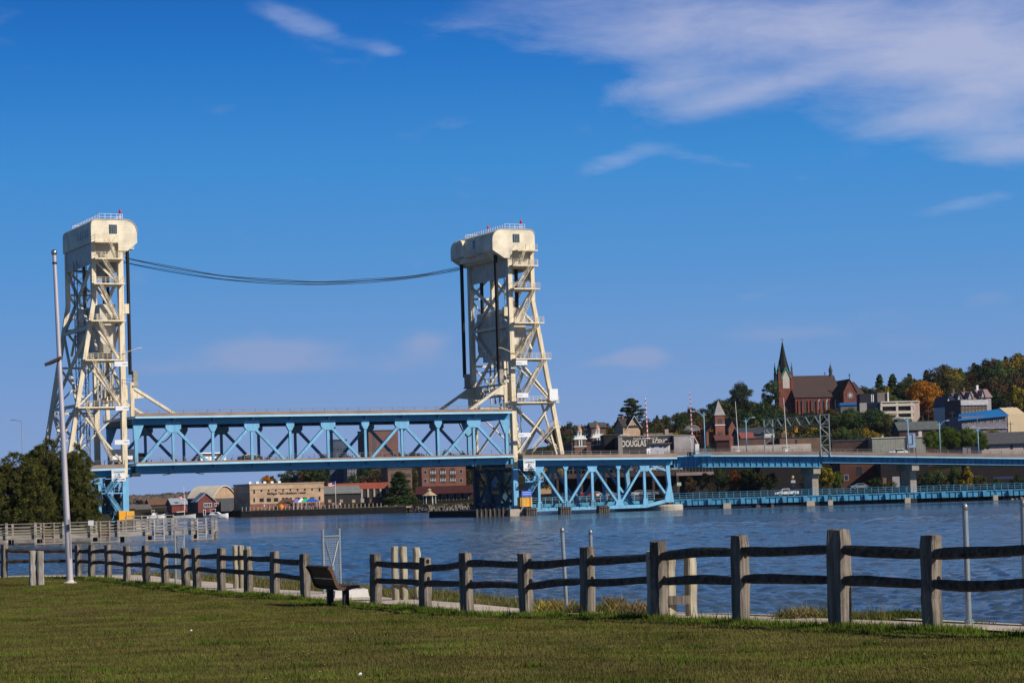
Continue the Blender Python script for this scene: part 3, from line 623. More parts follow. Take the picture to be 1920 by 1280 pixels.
# equipment under the right tower
P = plane(984, 943, B0 - N1 * 2.8, N1); o = thing('equipment_box', 'bright yellow equipment container on the right tower pier', 'container', (P[0], P[1], 1.2), TH)
m_ = MB(); m_.box(-1.3, 1.3, -.7, .7, .4, 2.2); o2 = m_.build('body', stripes('yellow_corrugated', (.75, .38, .03), (.45, .2, .02), .33, width=.2), o); m_ = MB(); m_.box(-1.35, 1.35, -.75, .75, 2.2, 2.3); m_.build('lid', ORANGE, o); m_ = MB(); m_.box(-1.2, -1, -.6, .6, 0, .4); m_.box(1, 1.2, -.6, .6, 0, .4); m_.build('skids', DARKST, o)
o = thing('notice_board', 'bright blue notice board above the yellow container on the right pier', 'sign', (P[0] + .05, P[1] - .1, 1.2), TH)
MB().box(-1.15, 1.15, -.9, -.82, 2.45, 3.6).build('board', mat('sign_blue', (.02, .09, .55), .5, .05), o); MB().box(-1.0, -.9, -.82, -.75, 0, 3.5).box(.9, 1.0, -.82, -.75, 0, 3.5).build('posts', GALV, o)
for k in range(2): MB().box(-.95, .95, -.93, -.905, 2.8 + k * .4, 2.88 + k * .4).build('text_line', WHITE, o)
P = plane(230, 966, B0 - N1 * 4, N1); o = thing('equipment_box', 'orange yellow container beside the left tower pier behind the wooden pier', 'container', (P[0], P[1], 0), TH)
MB().box(-.9, .4, -.8, .8, 1.6, 3.3).build('body', ORANGE, o); MB().box(.5, 2.0, -.8, .8, 1.6, 3.2).build('side_panel', _mats['yellow_corrugated'], o); MB().box(-1.2, 2.2, -1, 1, -1, 1.6).build('stand', _mats['black_timber'], o)

# overhead cables slung between the two towers
def cable(uL, vL, uR, vR, um, vm, label, y, r, n=28):
    a = plane(uL, vL, B0 + N1 * y, N1); b = plane(uR, vR, B0 + N1 * y, N1); c = plane(um, vm, B0 + N1 * y, N1)
    pts = []
    ta, tb, tm = [(q - B0) @ E1 for q in (a, b, c)]
    A = np.array([[t * t, t, 1] for t in (ta, tb, tm)]); k = np.linalg.solve(A, np.array([a[2], b[2], c[2]]))
    o = thing('power_cable', label, 'cable', B0 + N1 * y, TH)
    for i in range(n + 1): t = ta + (tb - ta) * i / n; pts.append((t, 0, k[0] * t * t + k[1] * t + k[2]))
    MB().poly(pts, r, 6).build('cable_strand', ROPE, o)
    MB().poly([(p[0], .3, p[2] + .12 + .25 * math.sin(i * .4) ** 2) for i, p in enumerate(pts)], r * .7, 5).build('cable_strand', ROPE, o)
cable(232, 483, 866, 503, 590, 529, 'upper of the two black cable bundles sagging between the towers', 17.5, .085)
cable(232, 492, 866, 505.5, 590, 533.5, 'lower of the two black cable bundles sagging between the towers', 18.3, .07)

# ================================================================== RIGHT APPROACH (girders on concrete piers) and rail trestle
A2 = math.radians(2.5); OA = B0 + E1 * 36.9; E2 = np.array([math.cos(A2), math.sin(A2), 0]); N2 = np.array([-math.sin(A2), math.cos(A2), 0])
def on2(x, y, z=0.0): return OA + E2 * x + N2 * y + np.array([0, 0, z])
def x2(u, v=850, y=0.0):
    P = plane(u, v, OA + N2 * y, N2); return float((P - OA) @ E2), float(P[2])
_DX = [0, 8, 29, 38, 72, 150]; _DZ = [11.2, 11.05, 10.45, 10.1, 8.65, 5.6]
def dz2(x): return float(np.interp(x, _DX, _DZ))
WR = 17.0
def girder_span(xa, xb, depth, label, stiff, lit=False):
    o = thing('girder_span', label, 'bridge span', OA, A2, 'blue girder spans of the right approach')
    n = max(1, int((xb - xa) / 8)); xs = np.linspace(xa + .04, xb - .04, n + 1)
    def strip(z0, z1, y0, y1, name, M_):
        v = []; f = []
        for x in xs: z = dz2(x); v += [(x, y0, z + z0), (x, y1, z + z0), (x, y1, z + z1), (x, y0, z + z1)]
        for i in range(n): 
            for j in range(4): f.append((i * 4 + j, i * 4 + (j + 1) % 4, (i + 1) * 4 + (j + 1) % 4, (i + 1) * 4 + j))
        f += [(3, 2, 1, 0), tuple(n * 4 + j for j in range(4))]
        return MB().add(v, f).build(name, M_, o)
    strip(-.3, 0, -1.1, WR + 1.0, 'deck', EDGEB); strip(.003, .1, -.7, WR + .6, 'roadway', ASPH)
    for y in (.1, 5.5, 11, 16.5):
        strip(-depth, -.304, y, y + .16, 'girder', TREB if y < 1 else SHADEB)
        if y < 1: strip(-depth - .06, -depth + .06, y - .22, y + .4, 'flange', BLUE)
    x = xa + stiff / 2
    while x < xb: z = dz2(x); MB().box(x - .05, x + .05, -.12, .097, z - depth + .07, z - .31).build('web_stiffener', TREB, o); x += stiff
    rail_run(o, [(float(x), dz2(x) + .004) for x in xs], -1.0, h=1.3, solid=.72, step=2.25)
    rail_run(o, [(float(x), dz2(x) + .004) for x in xs], WR + .9, h=1.3, solid=.9, step=2.25)
    return o
XB = x2(1540)[0]
girder_span(0, XB, 2.45, 'deep blue plate girder span between the truss end and the overhead sign frame', 1.3)
X3 = x2(1716)[0]
girder_span(XB, X3, 1.55, 'shallower blue girder span from the overhead sign frame to the second concrete pier', 1.12)
girder_span(X3, X3 + 36, 1.55, 'blue girder span at the right edge, over the rubble shore', 1.12)
girder_span(X3 + 36, X3 + 75, 1.55, 'blue girder span continuing beyond the right edge', 1.12)
def bent(x, zt, label, h1=3.0):
    o = thing('bridge_pier', label, 'bridge pier', on2(x, 0), A2, 'concrete piers of the right approach')
    MB().box(-.75, .75, .2, 17, zt - 1.3, zt).build('cap_beam', CONC, o)
    for y in (3.6, 12.5): MB().box(-.65, .65, y - .9, y + .9, -1, zt - 1.3).build('column', CONC, o)
bent(XB - 1.0, dz2(XB) - 2.55, 'tan concrete pier below the overhead sign frame')
bent(X3, dz2(X3) - 1.66, 'tan concrete pier below the road left of the blue street lamp')
bent(X3 + 36, dz2(X3 + 36) - 1.66, 'concrete pier at the right edge of the rubble shore')
# operator platform bulge beside the gate
o = thing('gate_platform', 'light blue platform projecting from the road edge under the netted barrier gate', 'platform', OA, A2)
xa, xb = x2(1298)[0], x2(1331)[0]; z = dz2(xa + 2)
MB().box(xa, xb, -2.5, -1.12, z - .28, z + .14).build('slab', BLUE, o)
for xx in (xa + .5, xa + 2.0, xb - .5): MB().beam((xx, -2.2, z - .3), (xx, -.1, z - 2.2), .12, .2).build('bracket', BLUE, o)
g = MB()
for xx in np.linspace(xa, xb, 12): g.box(xx - .03, xx + .03, -2.5, -2.44, z + .14, z + 1.35)
for hh in (.7, 1.3): g.box(xa, xb, -2.5, -2.44, z + hh, z + hh + .05)
g.build('railing', GALV, o)

# rail trestle close above the water
ZR = 2.05
def trestle(xa, xb, label, n):
    o = thing('rail_trestle', label, 'bridge span', OA, A2, 'low blue trestle spans')
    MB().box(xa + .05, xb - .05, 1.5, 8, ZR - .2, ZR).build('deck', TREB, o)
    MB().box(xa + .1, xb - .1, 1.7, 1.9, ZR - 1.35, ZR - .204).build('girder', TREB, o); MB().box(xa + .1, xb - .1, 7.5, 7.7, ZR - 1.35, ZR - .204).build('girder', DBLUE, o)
    x = xa + .5
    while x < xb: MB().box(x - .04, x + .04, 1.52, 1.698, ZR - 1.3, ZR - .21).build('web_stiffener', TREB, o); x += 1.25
    x = xa + 3
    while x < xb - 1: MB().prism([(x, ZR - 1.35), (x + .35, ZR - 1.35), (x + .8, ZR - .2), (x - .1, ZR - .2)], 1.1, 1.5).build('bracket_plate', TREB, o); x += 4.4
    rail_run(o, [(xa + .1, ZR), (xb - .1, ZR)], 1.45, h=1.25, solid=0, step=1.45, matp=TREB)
    rail_run(o, [(xa + .1, ZR), (xb - .1, ZR)], 7.9, h=1.25, solid=0, step=1.45, matp=TREB)
tx = [-.3, x2(1361)[0], x2(1555)[0], x2(1700)[0], x2(1865)[0], x2(1865)[0] + 30]
tl = ['low blue trestle span beside the slanted truss end', 'longest low blue trestle span, below the trees and the white truck', 'low blue trestle span between the middle piers over the rubble', 'low blue trestle span beside the tall thin pole and yellow shrubs', 'low blue trestle span at the right edge of the water']
for k in range(5): trestle(tx[k], tx[k + 1], tl[k], k)
for k, u in enumerate((1361, 1420, 1447, 1518, 1555, 1700, 1865)):
    x = x2(u)[0]; o = thing('trestle_pier', ['low tan block under the first joint of the low trestle', 'dark short pier in the shade under the long trestle span', 'thin dark pier in the shade of the long trestle span, right one', 'wide tan block standing in line with the tall concrete pier', 'tan block at the joint where the rubble shore begins', 'tan block under the trestle in the middle of the rubble shore', 'dark block under the last trestle joint at right'][k], 'bridge pier', on2(x, 0), A2, 'small piers under the low trestle')
    w = (.8, .5, .35, .85, .5, .6, .5)[k]
    if k not in (1, 2): MB().box(-w, w, .55, 1.45, -1.5, ZR - 1.1).build('nose', CONC, o)
    MB().prism([(-w, -1.5), (w, -1.5), (w * .85, ZR - 1.75), (-w * .85, ZR - 1.75)], 1.2, 8).build('block', CONC if k not in (1, 2) else mat('shaded_concrete', (.12, .1, .09), .9, .3), o)  # two piers get darkened concrete, their shade put into the colour
    MB().box(-w * .6, w * .6, 1.5, 8, ZR - 1.75, ZR - 1.36).build('bearing', DARKST, o)

# ---- street furniture on the road ---------------------------------------------
LAMPB = mat('lamp_blue', (.22, .42, .62), .45, .08, 2)
def lamp(u, vb, vt, side, label, y=-.9, arm=1.9):
    x, _ = x2(u, vb, y); zb = dz2(x); P = plane(u, vt, OA + N2 * y, N2); zt = float(P[2])
    o = thing('street_lamp', label, 'street lamp', on2(x, y, zb), A2, 'blue street lamps on the road bridge')
    h = zt - zb
    MB().tube((0, 0, 0), (0, 0, h), .13, 10, .08).build('pole', LAMPB, o, smooth=True)
    MB().box(-.45, .45, -.05, .05, h - .42, h - .3).box(-.06, .06, -.06, .06, h - .5, h + .25).build('cross_fitting', LAMPB, o)
    pts = [(side * arm * k / 8, 0, h - 1.1 + 1.5 * math.sin(math.pi / 2 * k / 8) ** .7) for k in range(9)]
    MB().poly(pts, .055).build('arm', LAMPB, o)
    MB().prism([(side * arm, h + .32), (side * (arm + .75), h + .36), (side * (arm + .7), h + .5), (side * arm, h + .5)] if side > 0 else [(side * (arm + .75), h + .36), (side * arm, h + .32), (side * arm, h + .5), (side * (arm + .7), h + .5)], -.14, .14).build('lamp_head', mat('lamp_grey', (.5, .52, .55), .4), o)
    MB().box(-.2, .2, -.2, .2, 0, .25).build('base', LAMPB, o)
lamp(1322, 845, 774, -1, 'blue street lamp beside the netted barrier gate, arm to the left')
lamp(1400, 838, 786, 1, 'small blue street lamp between the two plain raised gate arms', y=17.4, arm=1.3)
lamp(1704, 848, 784, -1, 'blue street lamp just right of the white car, arm to the left')
lamp(1763, 846, 792, 1, 'blue street lamp in front of the round green tree, arm to the right', y=17.4, arm=1.5)
lamp(1835, 850, 803, -1, 'blue street lamp at the left end of the long grey roof', arm=.6)
STRIPE = stripes('red_white_stripes', (.62, .60, .60), (.42, .03, .05), .95, axis=1, width=.5)
def gate(u, vt, vb, kind, label, y=-1.7):
    x, z0 = x2(u, vb, y); zb = dz2(x) + .02; zt = float(plane(u, vt, OA + N2 * y, N2)[2]) - zb
    o = thing('barrier_gate', label, 'barrier gate', on2(x, y, zb), A2, 'raised road barrier gates')
    if kind == 'plain':
        MB().beam((.25, 0, .9), (-.15, 0, zt), .14, .2, w2=.07, h2=.09).build('gate_arm', WHITE, o)
        c = MB(); c.box(-.3, .3, -.3, .3, 0, 1.2); c.box(-.5, .5, -.15, .15, 1.0, 1.15); c.build('cabinet', WHITE, o)
        MB().tube((-.9, 0, 1.6), (.9, 0, 1.6), .05).box(-.85, -.6, -.1, .1, 1.4, 1.65).build('signal_bar', DARKST, o)
    else:
        hb = 3.9
        MB().beam((0, 0, hb), (-.25, 0, zt), .24, .26, w2=.14, h2=.14).build('gate_arm', STRIPE, o)
        MB().box(-.45, .45, -.2, .2, hb - .1, hb + .05).build('bracket', WHITE, o)
        if kind == 'net':
            for sx in (-1, 1):
                MB().poly([(sx * .45, 0, hb), (sx * .55, 0, hb - .5), (sx * 1.0, 0, hb - 1.3), (sx * 1.0, 0, 0)] if sx > 0 else [(-.45, 0, hb), (-.55, 0, hb - .5), (0 - .2, 0, hb - 1.3), (-.2, 0, 0)], .07).build('support_post', WHITE, o)
            MB().box(.5, 1.3, -.35, .35, 0, 2.3).build('cabinet', WHITE, o)
            nt_ = MB()
            for k in range(15):
                a = math.pi * (.08 + .84 * k / 14); nt_.tube((0, -.1, hb + 1.1), (1.75 * math.cos(a), -.1 + .25 * math.sin(k), hb + .9 + 1.35 * math.sin(a)), .035, 4)
            for rr in (.6, 1.1, 1.5, 1.75):
                pts = [(rr * math.cos(math.pi * (.08 + .84 * k / 14)), -.1, hb + 1.0 + rr * .76 * math.sin(math.pi * (.08 + .84 * k / 14))) for k in range(15)]; nt_.poly(pts, .035, 4)
            nt_.build('counterweight_net', mat('net_grey', (.42, .44, .46), .6), o)
        else:
            MB().box(-.4, .4, -.3, .3, .3, 1.75).build('cabinet', WHITE, o); MB().box(-.25, -.1, -.1, .1, 1.75, hb).box(.1, .25, -.1, .1, 1.75, hb).build('support_post', DARKST, o); MB().box(-.3, .3, -.25, .25, 0, .3).build('base', DARKST, o)
def gate_t(t, vt, u):          # gate standing on the fixed truss road
    o = frame_at(t, 'barrier_gate', 'red and white striped barrier arm raised in front of the white office', 'barrier gate', 'raised road barrier gates'); o.location = o.location + Vector(N1 * -1.0) + Vector((0, 0, 11.0)); hb = 3.9
    zt = float(plane(u, vt, B0 - N1 * 1.0, N1)[2]) - 11.0
    MB().beam((0, 0, hb), (-.25, 0, zt), .24, .26, w2=.14, h2=.14).build('gate_arm', STRIPE, o); MB().box(-.4, .4, -.2, .2, hb - .1, hb + .05).build('bracket', WHITE, o)
    MB().box(-.45, .35, -.3, .3, .3, 1.75).build('cabinet', WHITE, o); MB().box(-.25, -.1, -.1, .1, 1.75, hb).box(.1, .25, -.1, .1, 1.75, hb).build('support_post', DARKST, o); MB().box(-.3, .3, -.25, .25, 0, .3).build('base', DARKST, o)
t_ = float((plane(1215, 845, B0 - N1, N1) - B0) @ E1); gate_t(t_, 744, 1213)
gate(1299, 734, 845, 'net', 'red and white striped barrier arm raised above a domed grey net')
gate(1383, 752, 838, 'plain', 'thin white barrier arm raised left of the small blue lamp', y=14)
gate(1474, 745, 845, 'plain', 'thin white barrier arm raised in front of the overhead frame, with white cabinet', y=-.8)
# overhead frame with signals
xn = x2(1548, 858, -1.2)[0]; xf = x2(1442, 842, 17.3)[0]
gm = thing('overhead_gantry', 'galvanised overhead lattice frame crossing the road', 'gantry', OA, A2)
zn = dz2(xn) - .3; zf = dz2(xf)
ztop_n = float(plane(1548, 777, OA - N2 * 1.2, N2)[2]); ztop_f = float(plane(1442, 786, OA + N2 * 17.3, N2)[2]); ztn = ztf = (ztop_n + ztop_f) / 2
ztn, ztf = ztop_n, ztop_f
D_ = np.array([xf - xn, 18.5]); D_ = D_ / np.linalg.norm(D_); Q_ = np.array([-D_[1], D_[0]])
MG = mat('gantry_grey', (.26, .31, .34), .5, .12, 3, metal=.2)
def leg(xc, y, z0, z1, nm):
    b = MB()
    for sx in (-1, 1): b.tube((xc + sx * .95, y, z0), (xc + sx * .95, y, z1), .13, 8)
    k = 0; z = z0 + .5
    while z + 1.8 < z1: b.tube((xc - .95, y, z), (xc + .95, y, z), .06, 6); b.tube((xc - .95 * (1 if k % 2 else -1), y, z), (xc + .95 * (1 if k % 2 else -1), y, z + 1.9), .06, 6); z += 1.9; k += 1
    b.build(nm, MG, gm)
leg(xn, -1.2, zn, ztn, 'leg'); leg(xf, 17.3, zf, ztf, 'leg')
b = MB(); H_ = 1.9; n = 12
def G(k, sd, up):
    a = np.array([xn, -1.2]) * (1 - k) + np.array([xf, 17.3]) * k; z = (ztn * (1 - k) + ztf * k) - (0 if up else H_)
    return (a[0] + sd * .95, a[1], z)
for sd in (-1, 1):
    for up in (0, 1): b.tube(G(-.01, sd, up), G(1.0, sd, up), .09, 6)
    for i in range(n):
        k0, k1 = i / n, (i + 1) / n
        b.tube(G(k0, sd, i % 2), G(k1, sd, 1 - i % 2), .07, 6)
for i in range(n + 1):
    for up in (0, 1): b.tube(G(i / n, -1, up), G(i / n, 1, up), .05, 6)
b.build('lattice_beam', MG, gm)
for k, lab in ((.42, 'yellow traffic signal hanging mid way under the overhead frame'), (.62, 'yellow traffic signal hanging nearest the plain white arm under the frame')):
    p = G(k, -1, 0); o = thing('traffic_signal', lab, 'traffic light', on2(p[0], p[1], p[2] - 1.35), A2, 'traffic signals under the overhead frame')
    MB().box(-.28, .28, -.2, .2, 0, 1.15).build('housing', ORANGE, o); MB().box(-.05, .05, -.05, .05, 1.15, 1.4).build('hanger', MG, o)
    for j in range(3): MB().tube((0, -.24, .22 + j * .35), (0, -.2, .22 + j * .35), .12, 10).build('lens', BLACK, o)

# ---- vehicles ---------------------------------------------------------------
def carpaint(nm, c): return mat('paint_' + nm, c, .3, .03, .5, spec=.6)
TYRE = mat('tyre', (.015, .015, .015), .9, .2, 5); RIM = mat('rim_metal', (.4, .4, .42), .35, .1, 5, metal=.7)
LENS = mat('headlight', (.8, .82, .85), .15, .05, 1); TAIL = mat('taillight', (.4, .01, .01), .3, .1, 1)
def car(loc, rz, label, paint, kind='sedan', group=None, name=None):
    o = thing(name or {'sedan': 'car', 'pickup': 'pickup_truck', 'van': 'van', 'truck': 'box_truck'}[kind], label, {'sedan': 'car', 'pickup': 'pickup truck', 'van': 'van', 'truck': 'truck'}[kind], loc, rz, group)
    Lc, Wc = {'sedan': (4.5, 1.8), 'pickup': (5.4, 1.9), 'van': (5.2, 1.95), 'truck': (6.8, 2.3)}[kind]; h = Lc / 2
    if kind == 'sedan':
        low = [(-h, .35), (-h, .75), (-h + .12, .92), (-1.25, .98), (-.55, 1.4), (.75, 1.43), (1.45, 1.02), (h - .1, .95), (h, .6), (h, .32)]
        gl = [(-1.08, .98), (-.5, 1.34), (.7, 1.37), (1.28, 1.0)]
    elif kind == 'pickup':
        low = [(-h, .45), (-h, .95), (-1.4, 1.1), (-.9, 1.72), (.55, 1.75), (.75, 1.15), (h, 1.15), (h, .45)]; gl = [(-1.2, 1.13), (-.82, 1.64), (.48, 1.66), (.6, 1.15)]
    elif kind == 'van':
        low = [(-h, .4), (-h, .95), (-1.9, 1.15), (-1.3, 1.85), (h - .1, 1.9), (h, 1.7), (h, .4)]; gl = [(-1.7, 1.18), (-1.2, 1.75), (h - .3, 1.78), (h - .25, 1.2)]
    else:
        low = [(-h, .5), (-h, 1.3), (-h + .5, 2.1), (-1.5, 2.15), (-1.5, .9), (h, .9), (h, .5)]; gl = [(-h + .12, 1.3), (-h + .55, 2.0), (-1.8, 2.0), (-1.8, 1.3)]
    n = len(low); m_ = MB(); W2 = Wc / 2
    rows = [(-W2 + .0, 1.0), (W2, 1.0)]
    vs = []; taper = lambda z: W2 - max(0, z - .95) * .28
    for sgn in (-1, 1):
        for (x, z) in low: vs.append((x, sgn * taper(z), z))
    fs = [tuple(range(n)), tuple(range(2 * n - 1, n - 1, -1))] + [(i, n + i, n + (i + 1) % n, (i + 1) % n) for i in range(n)]
    m_.add(vs, fs); body = m_.build('body', paint, o)
    for sgn in (-1, 1):
        g = MB(); g.add([(x, sgn * (taper(z) + .012), z) for x, z in gl] + [(x, sgn * (taper(z) - .05), z) for x, z in gl], [(0, 1, 2, 3), (7, 6, 5, 4), (0, 4, 5, 1), (1, 5, 6, 2), (2, 6, 7, 3), (3, 7, 4, 0)]); g.build('side_window', GLASS, o)
    if kind == 'truck': MB().box(-1.35, h, -W2 - .05, W2 + .05, .95, 2.9).build('cargo_box', WHITE, o)
    for i_, (x0, z0, x1, z1) in enumerate([(gl[0][0] - .12, gl[0][1] + .02, gl[1][0] - .04, gl[1][1] + .04), (gl[3][0] + .14, gl[3][1] + .03, gl[2][0] + .05, gl[2][1] + .04)][:2 if kind == 'sedan' else 1]):
        a, b = taper(z0) - .12, taper(z1) - .12; g = MB(); g.add([(x0, -a, z0), (x0, a, z0), (x1, b, z1), (x1, -b, z1), (x0 + (.1 if i_ == 0 else -.1), -a, z0 - .05), (x0 + (.1 if i_ == 0 else -.1), a, z0 - .05), (x1 + (.1 if i_ == 0 else -.1), b, z1 - .05), (x1 + (.1 if i_ == 0 else -.1), -b, z1 - .05)], [(0, 1, 2, 3), (7, 6, 5, 4), (0, 4, 5, 1), (1, 5, 6, 2), (2, 6, 7, 3), (3, 7, 4, 0)]); g.build('windscreen', GLASS, o)
    R_ = .33 if kind == 'sedan' else .4
    for x in (-h * .62, h * .60):
        for sgn in (-1, 1):
            w = MB().tube((x, sgn * (W2 - .22), R_), (x, sgn * (W2 + .01), R_), R_, 16).build('tyre', TYRE, o); MB().tube((x, sgn * (W2 + .005), R_), (x, sgn * (W2 + .025), R_), R_ * .6, 12).build('rim', RIM, w)
    for sgn in (-1, 1):
        MB().box(-h - .02, -h + .06, sgn * (W2 - .3) - .17, sgn * (W2 - .3) + .17, .62, .76).build('headlight', LENS, o); MB().box(h - .06, h + .02, sgn * (W2 - .25) - .14, sgn * (W2 - .25) + .14, .66, .84).build('taillight', TAIL, o)
    MB().box(-h - .05, -h + .1, -W2 + .05, W2 - .05, .3, .5).box(h - .1, h + .05, -W2 + .05, W2 - .05, .3, .5).build('bumper', BLACK if kind != 'sedan' else paint, o)
    return o
xc, _ = x2(1684, 840, 1.6)
car(on2(xc, 1.6, dz2(xc) + .1), A2 + math.atan2(dz2(xc + 1) - dz2(xc), 1) * 0, 'white car driving on the road bridge left of a blue street lamp', carpaint('white', (.75, .76, .78)))
for t, y, k, c, lab in ((-61.5, 6.0, 'van', 'white', 'white van on the lower deck of the lift span'), (-55.0, 2.6, 'sedan', 'black', 'black car behind the white van on the lower deck of the lift span'), (-77.5, 8.0, 'truck', 'grey', 'dark box truck on the lower deck just inside the left tower')):
    P = B0 + E1 * t + N1 * y + np.array([0, 0, ZB + .13]); car(P, TH + math.pi, lab, carpaint(c, {'white': (.75, .76, .78), 'black': (.02, .02, .025), 'grey': (.12, .12, .13)}[c]), k)

# ================================================================== NEAR SHORE: lawn, path, sea wall, water
FP = [(8, 91, 1083, 1020), (147, 89.3, 1084, 1021), (172, 88, 1084, 1021), (203, 86, 1085, 1021), (238, 83, 1088, 1023), (275, 80, 1090, 1022), (310, 77, 1098, 1025), (349, 73.6, 1102, 1027), (370, 71.8, 1102, 1027), (415, 69, 1110, 1027), (466, 66, 1115, 1030), (515, 63, 1117, 1033), (573, 60, 1120, 1038),
      (705, 54.5, 1133, 1038), (797, 51, 1143, 1045), (876, 47.6, 1150, 1036), (988, 44.3, 1152, 1037), (1102, 41.3, 1157, 1025), (1237, 38.3, 1158, 1015), (1390, 35.4, 1163, 1003), (1575, 32.8, 1172, 992), (1748, 30.4, 1178, 1003), (1952, 27.7, 1187, 990)]
def fpx(u, v, D): return at(u, v, D)
_GY = [-30, 10, 20, 28, 32.8, 35.4, 38.3, 41.3, 44.3, 47.6, 51, 54.5, 60, 69, 83, 92, 130]
_GZ = [3.05, 3.0, 2.92, 2.64, 2.54, 2.50, 2.41, 2.31, 2.22, 2.12, 2.05, 2.01, 1.97, 1.86, 1.80, 1.78, 1.78]
def gz(x, y): return np.interp(y, _GY, _GZ) + .025 * np.sin(x * .9 + y * .31) * np.cos(y * .47 - x * .2)
posts = [(float(at(u, vb, D)[0]), D, vb, vt, u) for u, D, vb, vt in FP]
line = [(-75.0, 93.0), (-32.0, 92.0), (-26.5, 91.6), (-23.5, 91.3)] + [(p[0], p[1]) for p in posts] + [(7.5, 25.2), (10.2, 17.5), (13.5, 8.0), (20.5, -12.0), (26, -30)]
line = np.array(line); 
def offset(d):
    out = []
    for i in range(len(line)):
        a = line[max(0, i - 1)]; b = line[min(len(line) - 1, i + 1)]; t = (b - a) / np.linalg.norm(b - a); nrm = np.array([-t[1], t[0]])
        dd = d(line[i][1]) if callable(d) else d; out.append(line[i] + nrm * dd)
    return np.array(out)
# densify and smooth the fence line so that path and wall curve evenly
def dens(p, k=6):
    o = []
    for a, b in zip(p, p[1:]):
        for i in range(k): o.append(a + (b - a) * i / k)
    o.append(p[-1]); o = np.array(o)
    for _ in range(8): o[1:-1] = (o[:-2] + 2 * o[1:-1] + o[2:]) / 4
    return o
line = dens(line)
wshore = lambda y: float(np.interp(y, [20, 30, 40, 50, 60, 75, 92], [1.7, 1.7, 1.75, 2.6, 3.8, 4.4, 2.6]))
EDGE = offset(wshore); EO_ = np.argsort(EDGE[:, 1]); 
def xedge(y): return np.interp(y, EDGE[EO_][:, 1], EDGE[EO_][:, 0])
GRASSG = mat('turf_soil', (.07, .075, .02), 1.0, .3, .35, col2=(.13, .115, .04), contrast=(.38, .62), detail=9, spec=.05)
ys = np.concatenate([np.arange(-30, 15, 3), np.arange(15, 94, .8), [93.5, 94.0]]); nx = 60; V = []; 
for y in ys:
    xe = float(xedge(y)); xs = xe - (1 - np.linspace(0, 1, nx)) ** 2 * (xe + 85)
    for x in xs: V.append((x, y, gz(x, y)))
V = np.array(V); ny = len(ys)
Fc = np.array([(j * nx + i, j * nx + i + 1, (j + 1) * nx + i + 1, (j + 1) * nx + i) for j in range(ny - 1) for i in range(nx - 1)])
tag(fast_mesh('lawn', V, Fc, GRASSG, smooth=True), kind='structure')
def strip_mesh(name, A, B, za, zb, M_, kind='structure'):
    n = len(A); v = np.concatenate([np.column_stack([A, za(A)]), np.column_stack([B, zb(B)])]); f = np.array([(i, i + 1, n + i + 1, n + i) for i in range(n - 1)])
    return tag(fast_mesh(name, v, f, M_), kind=kind)
gA = lambda P: gz(P[:, 0], P[:, 1])
PW_ = lambda y: float(np.interp(y, [28, 35, 42, 52, 75], [1.15, 1.15, 1.25, 1.6, 1.75]))
PATHM = stripes('path_concrete', (.50, .42, .36), (.20, .17, .14), 1.9, width=.018, rough=.95)
pth = strip_mesh('path', offset(.12), offset(PW_), lambda P: gA(P) + .035, lambda P: gA(P) + .035, PATHM)
WALLM = mat('seawall_concrete', (.45, .43, .40), .95, .2, .7, bump=.03)
strip_mesh('sea_wall', EDGE, EDGE + np.array([0.0001, 0]), lambda P: gA(P) + .02, lambda P: 0 * P[:, 0] - 1.5, WALLM)
strip_mesh('wall_cap', offset(lambda y: wshore(y) - .22), EDGE, lambda P: gA(P) + .03, lambda P: gA(P) + .03, WALLM)

# water
def water_mat():
    M = bpy.data.materials.new('water'); M.use_nodes = True; T = M.node_tree; B = T.nodes['Principled BSDF']
    B.inputs['Base Color'].default_value = (.046, .080, .132, 1); B.inputs['Roughness'].default_value = .12; B.inputs['IOR'].default_value = 1.33; B.inputs['Specular IOR Level'].default_value = .42
    g = T.nodes.new('ShaderNodeNewGeometry')
    def nz(sx, sy, sc, det, rough, rot=0.0):
        mp = T.nodes.new('ShaderNodeMapping'); mp.inputs['Scale'].default_value = (sx, sy, 1); mp.inputs['Rotation'].default_value = (0, 0, rot); T.links.new(g.outputs['Position'], mp.inputs[0])
        n = T.nodes.new('ShaderNodeTexNoise'); n.inputs['Scale'].default_value = sc; n.inputs['Detail'].default_value = det; n.inputs['Roughness'].default_value = rough; n.inputs['Distortion'].default_value = .3; T.links.new(mp.outputs[0], n.inputs[0]); return n.outputs[0]
    a = nz(.55, 1.0, 2.4, 4, .6, .25); b = nz(.5, 1.0, .55, 3, .55, -.2); c = nz(.25, 1.0, .02, 3, .5, .1); e = nz(.3, 1.0, .09, 3, .5, .15)
    prev = None
    for h_, dist in ((a, .11), (b, .45), (e, 1.6)):
        b1 = T.nodes.new('ShaderNodeBump'); b1.inputs['Strength'].default_value = 1; b1.inputs['Distance'].default_value = dist; T.links.new(h_, b1.inputs['Height'])
        if prev: T.links.new(prev, b1.inputs['Normal'])
        prev = b1.outputs[0]
    T.links.new(prev, B.inputs['Normal'])
    r = T.nodes.new('ShaderNodeMapRange'); r.inputs[1].default_value = .35; r.inputs[2].default_value = .65; r.inputs[3].default_value = .05; r.inputs[4].default_value = .16; T.links.new(c, r.inputs[0]); T.links.new(r.outputs[0], B.inputs['Roughness'])
    return M
WM = water_mat()
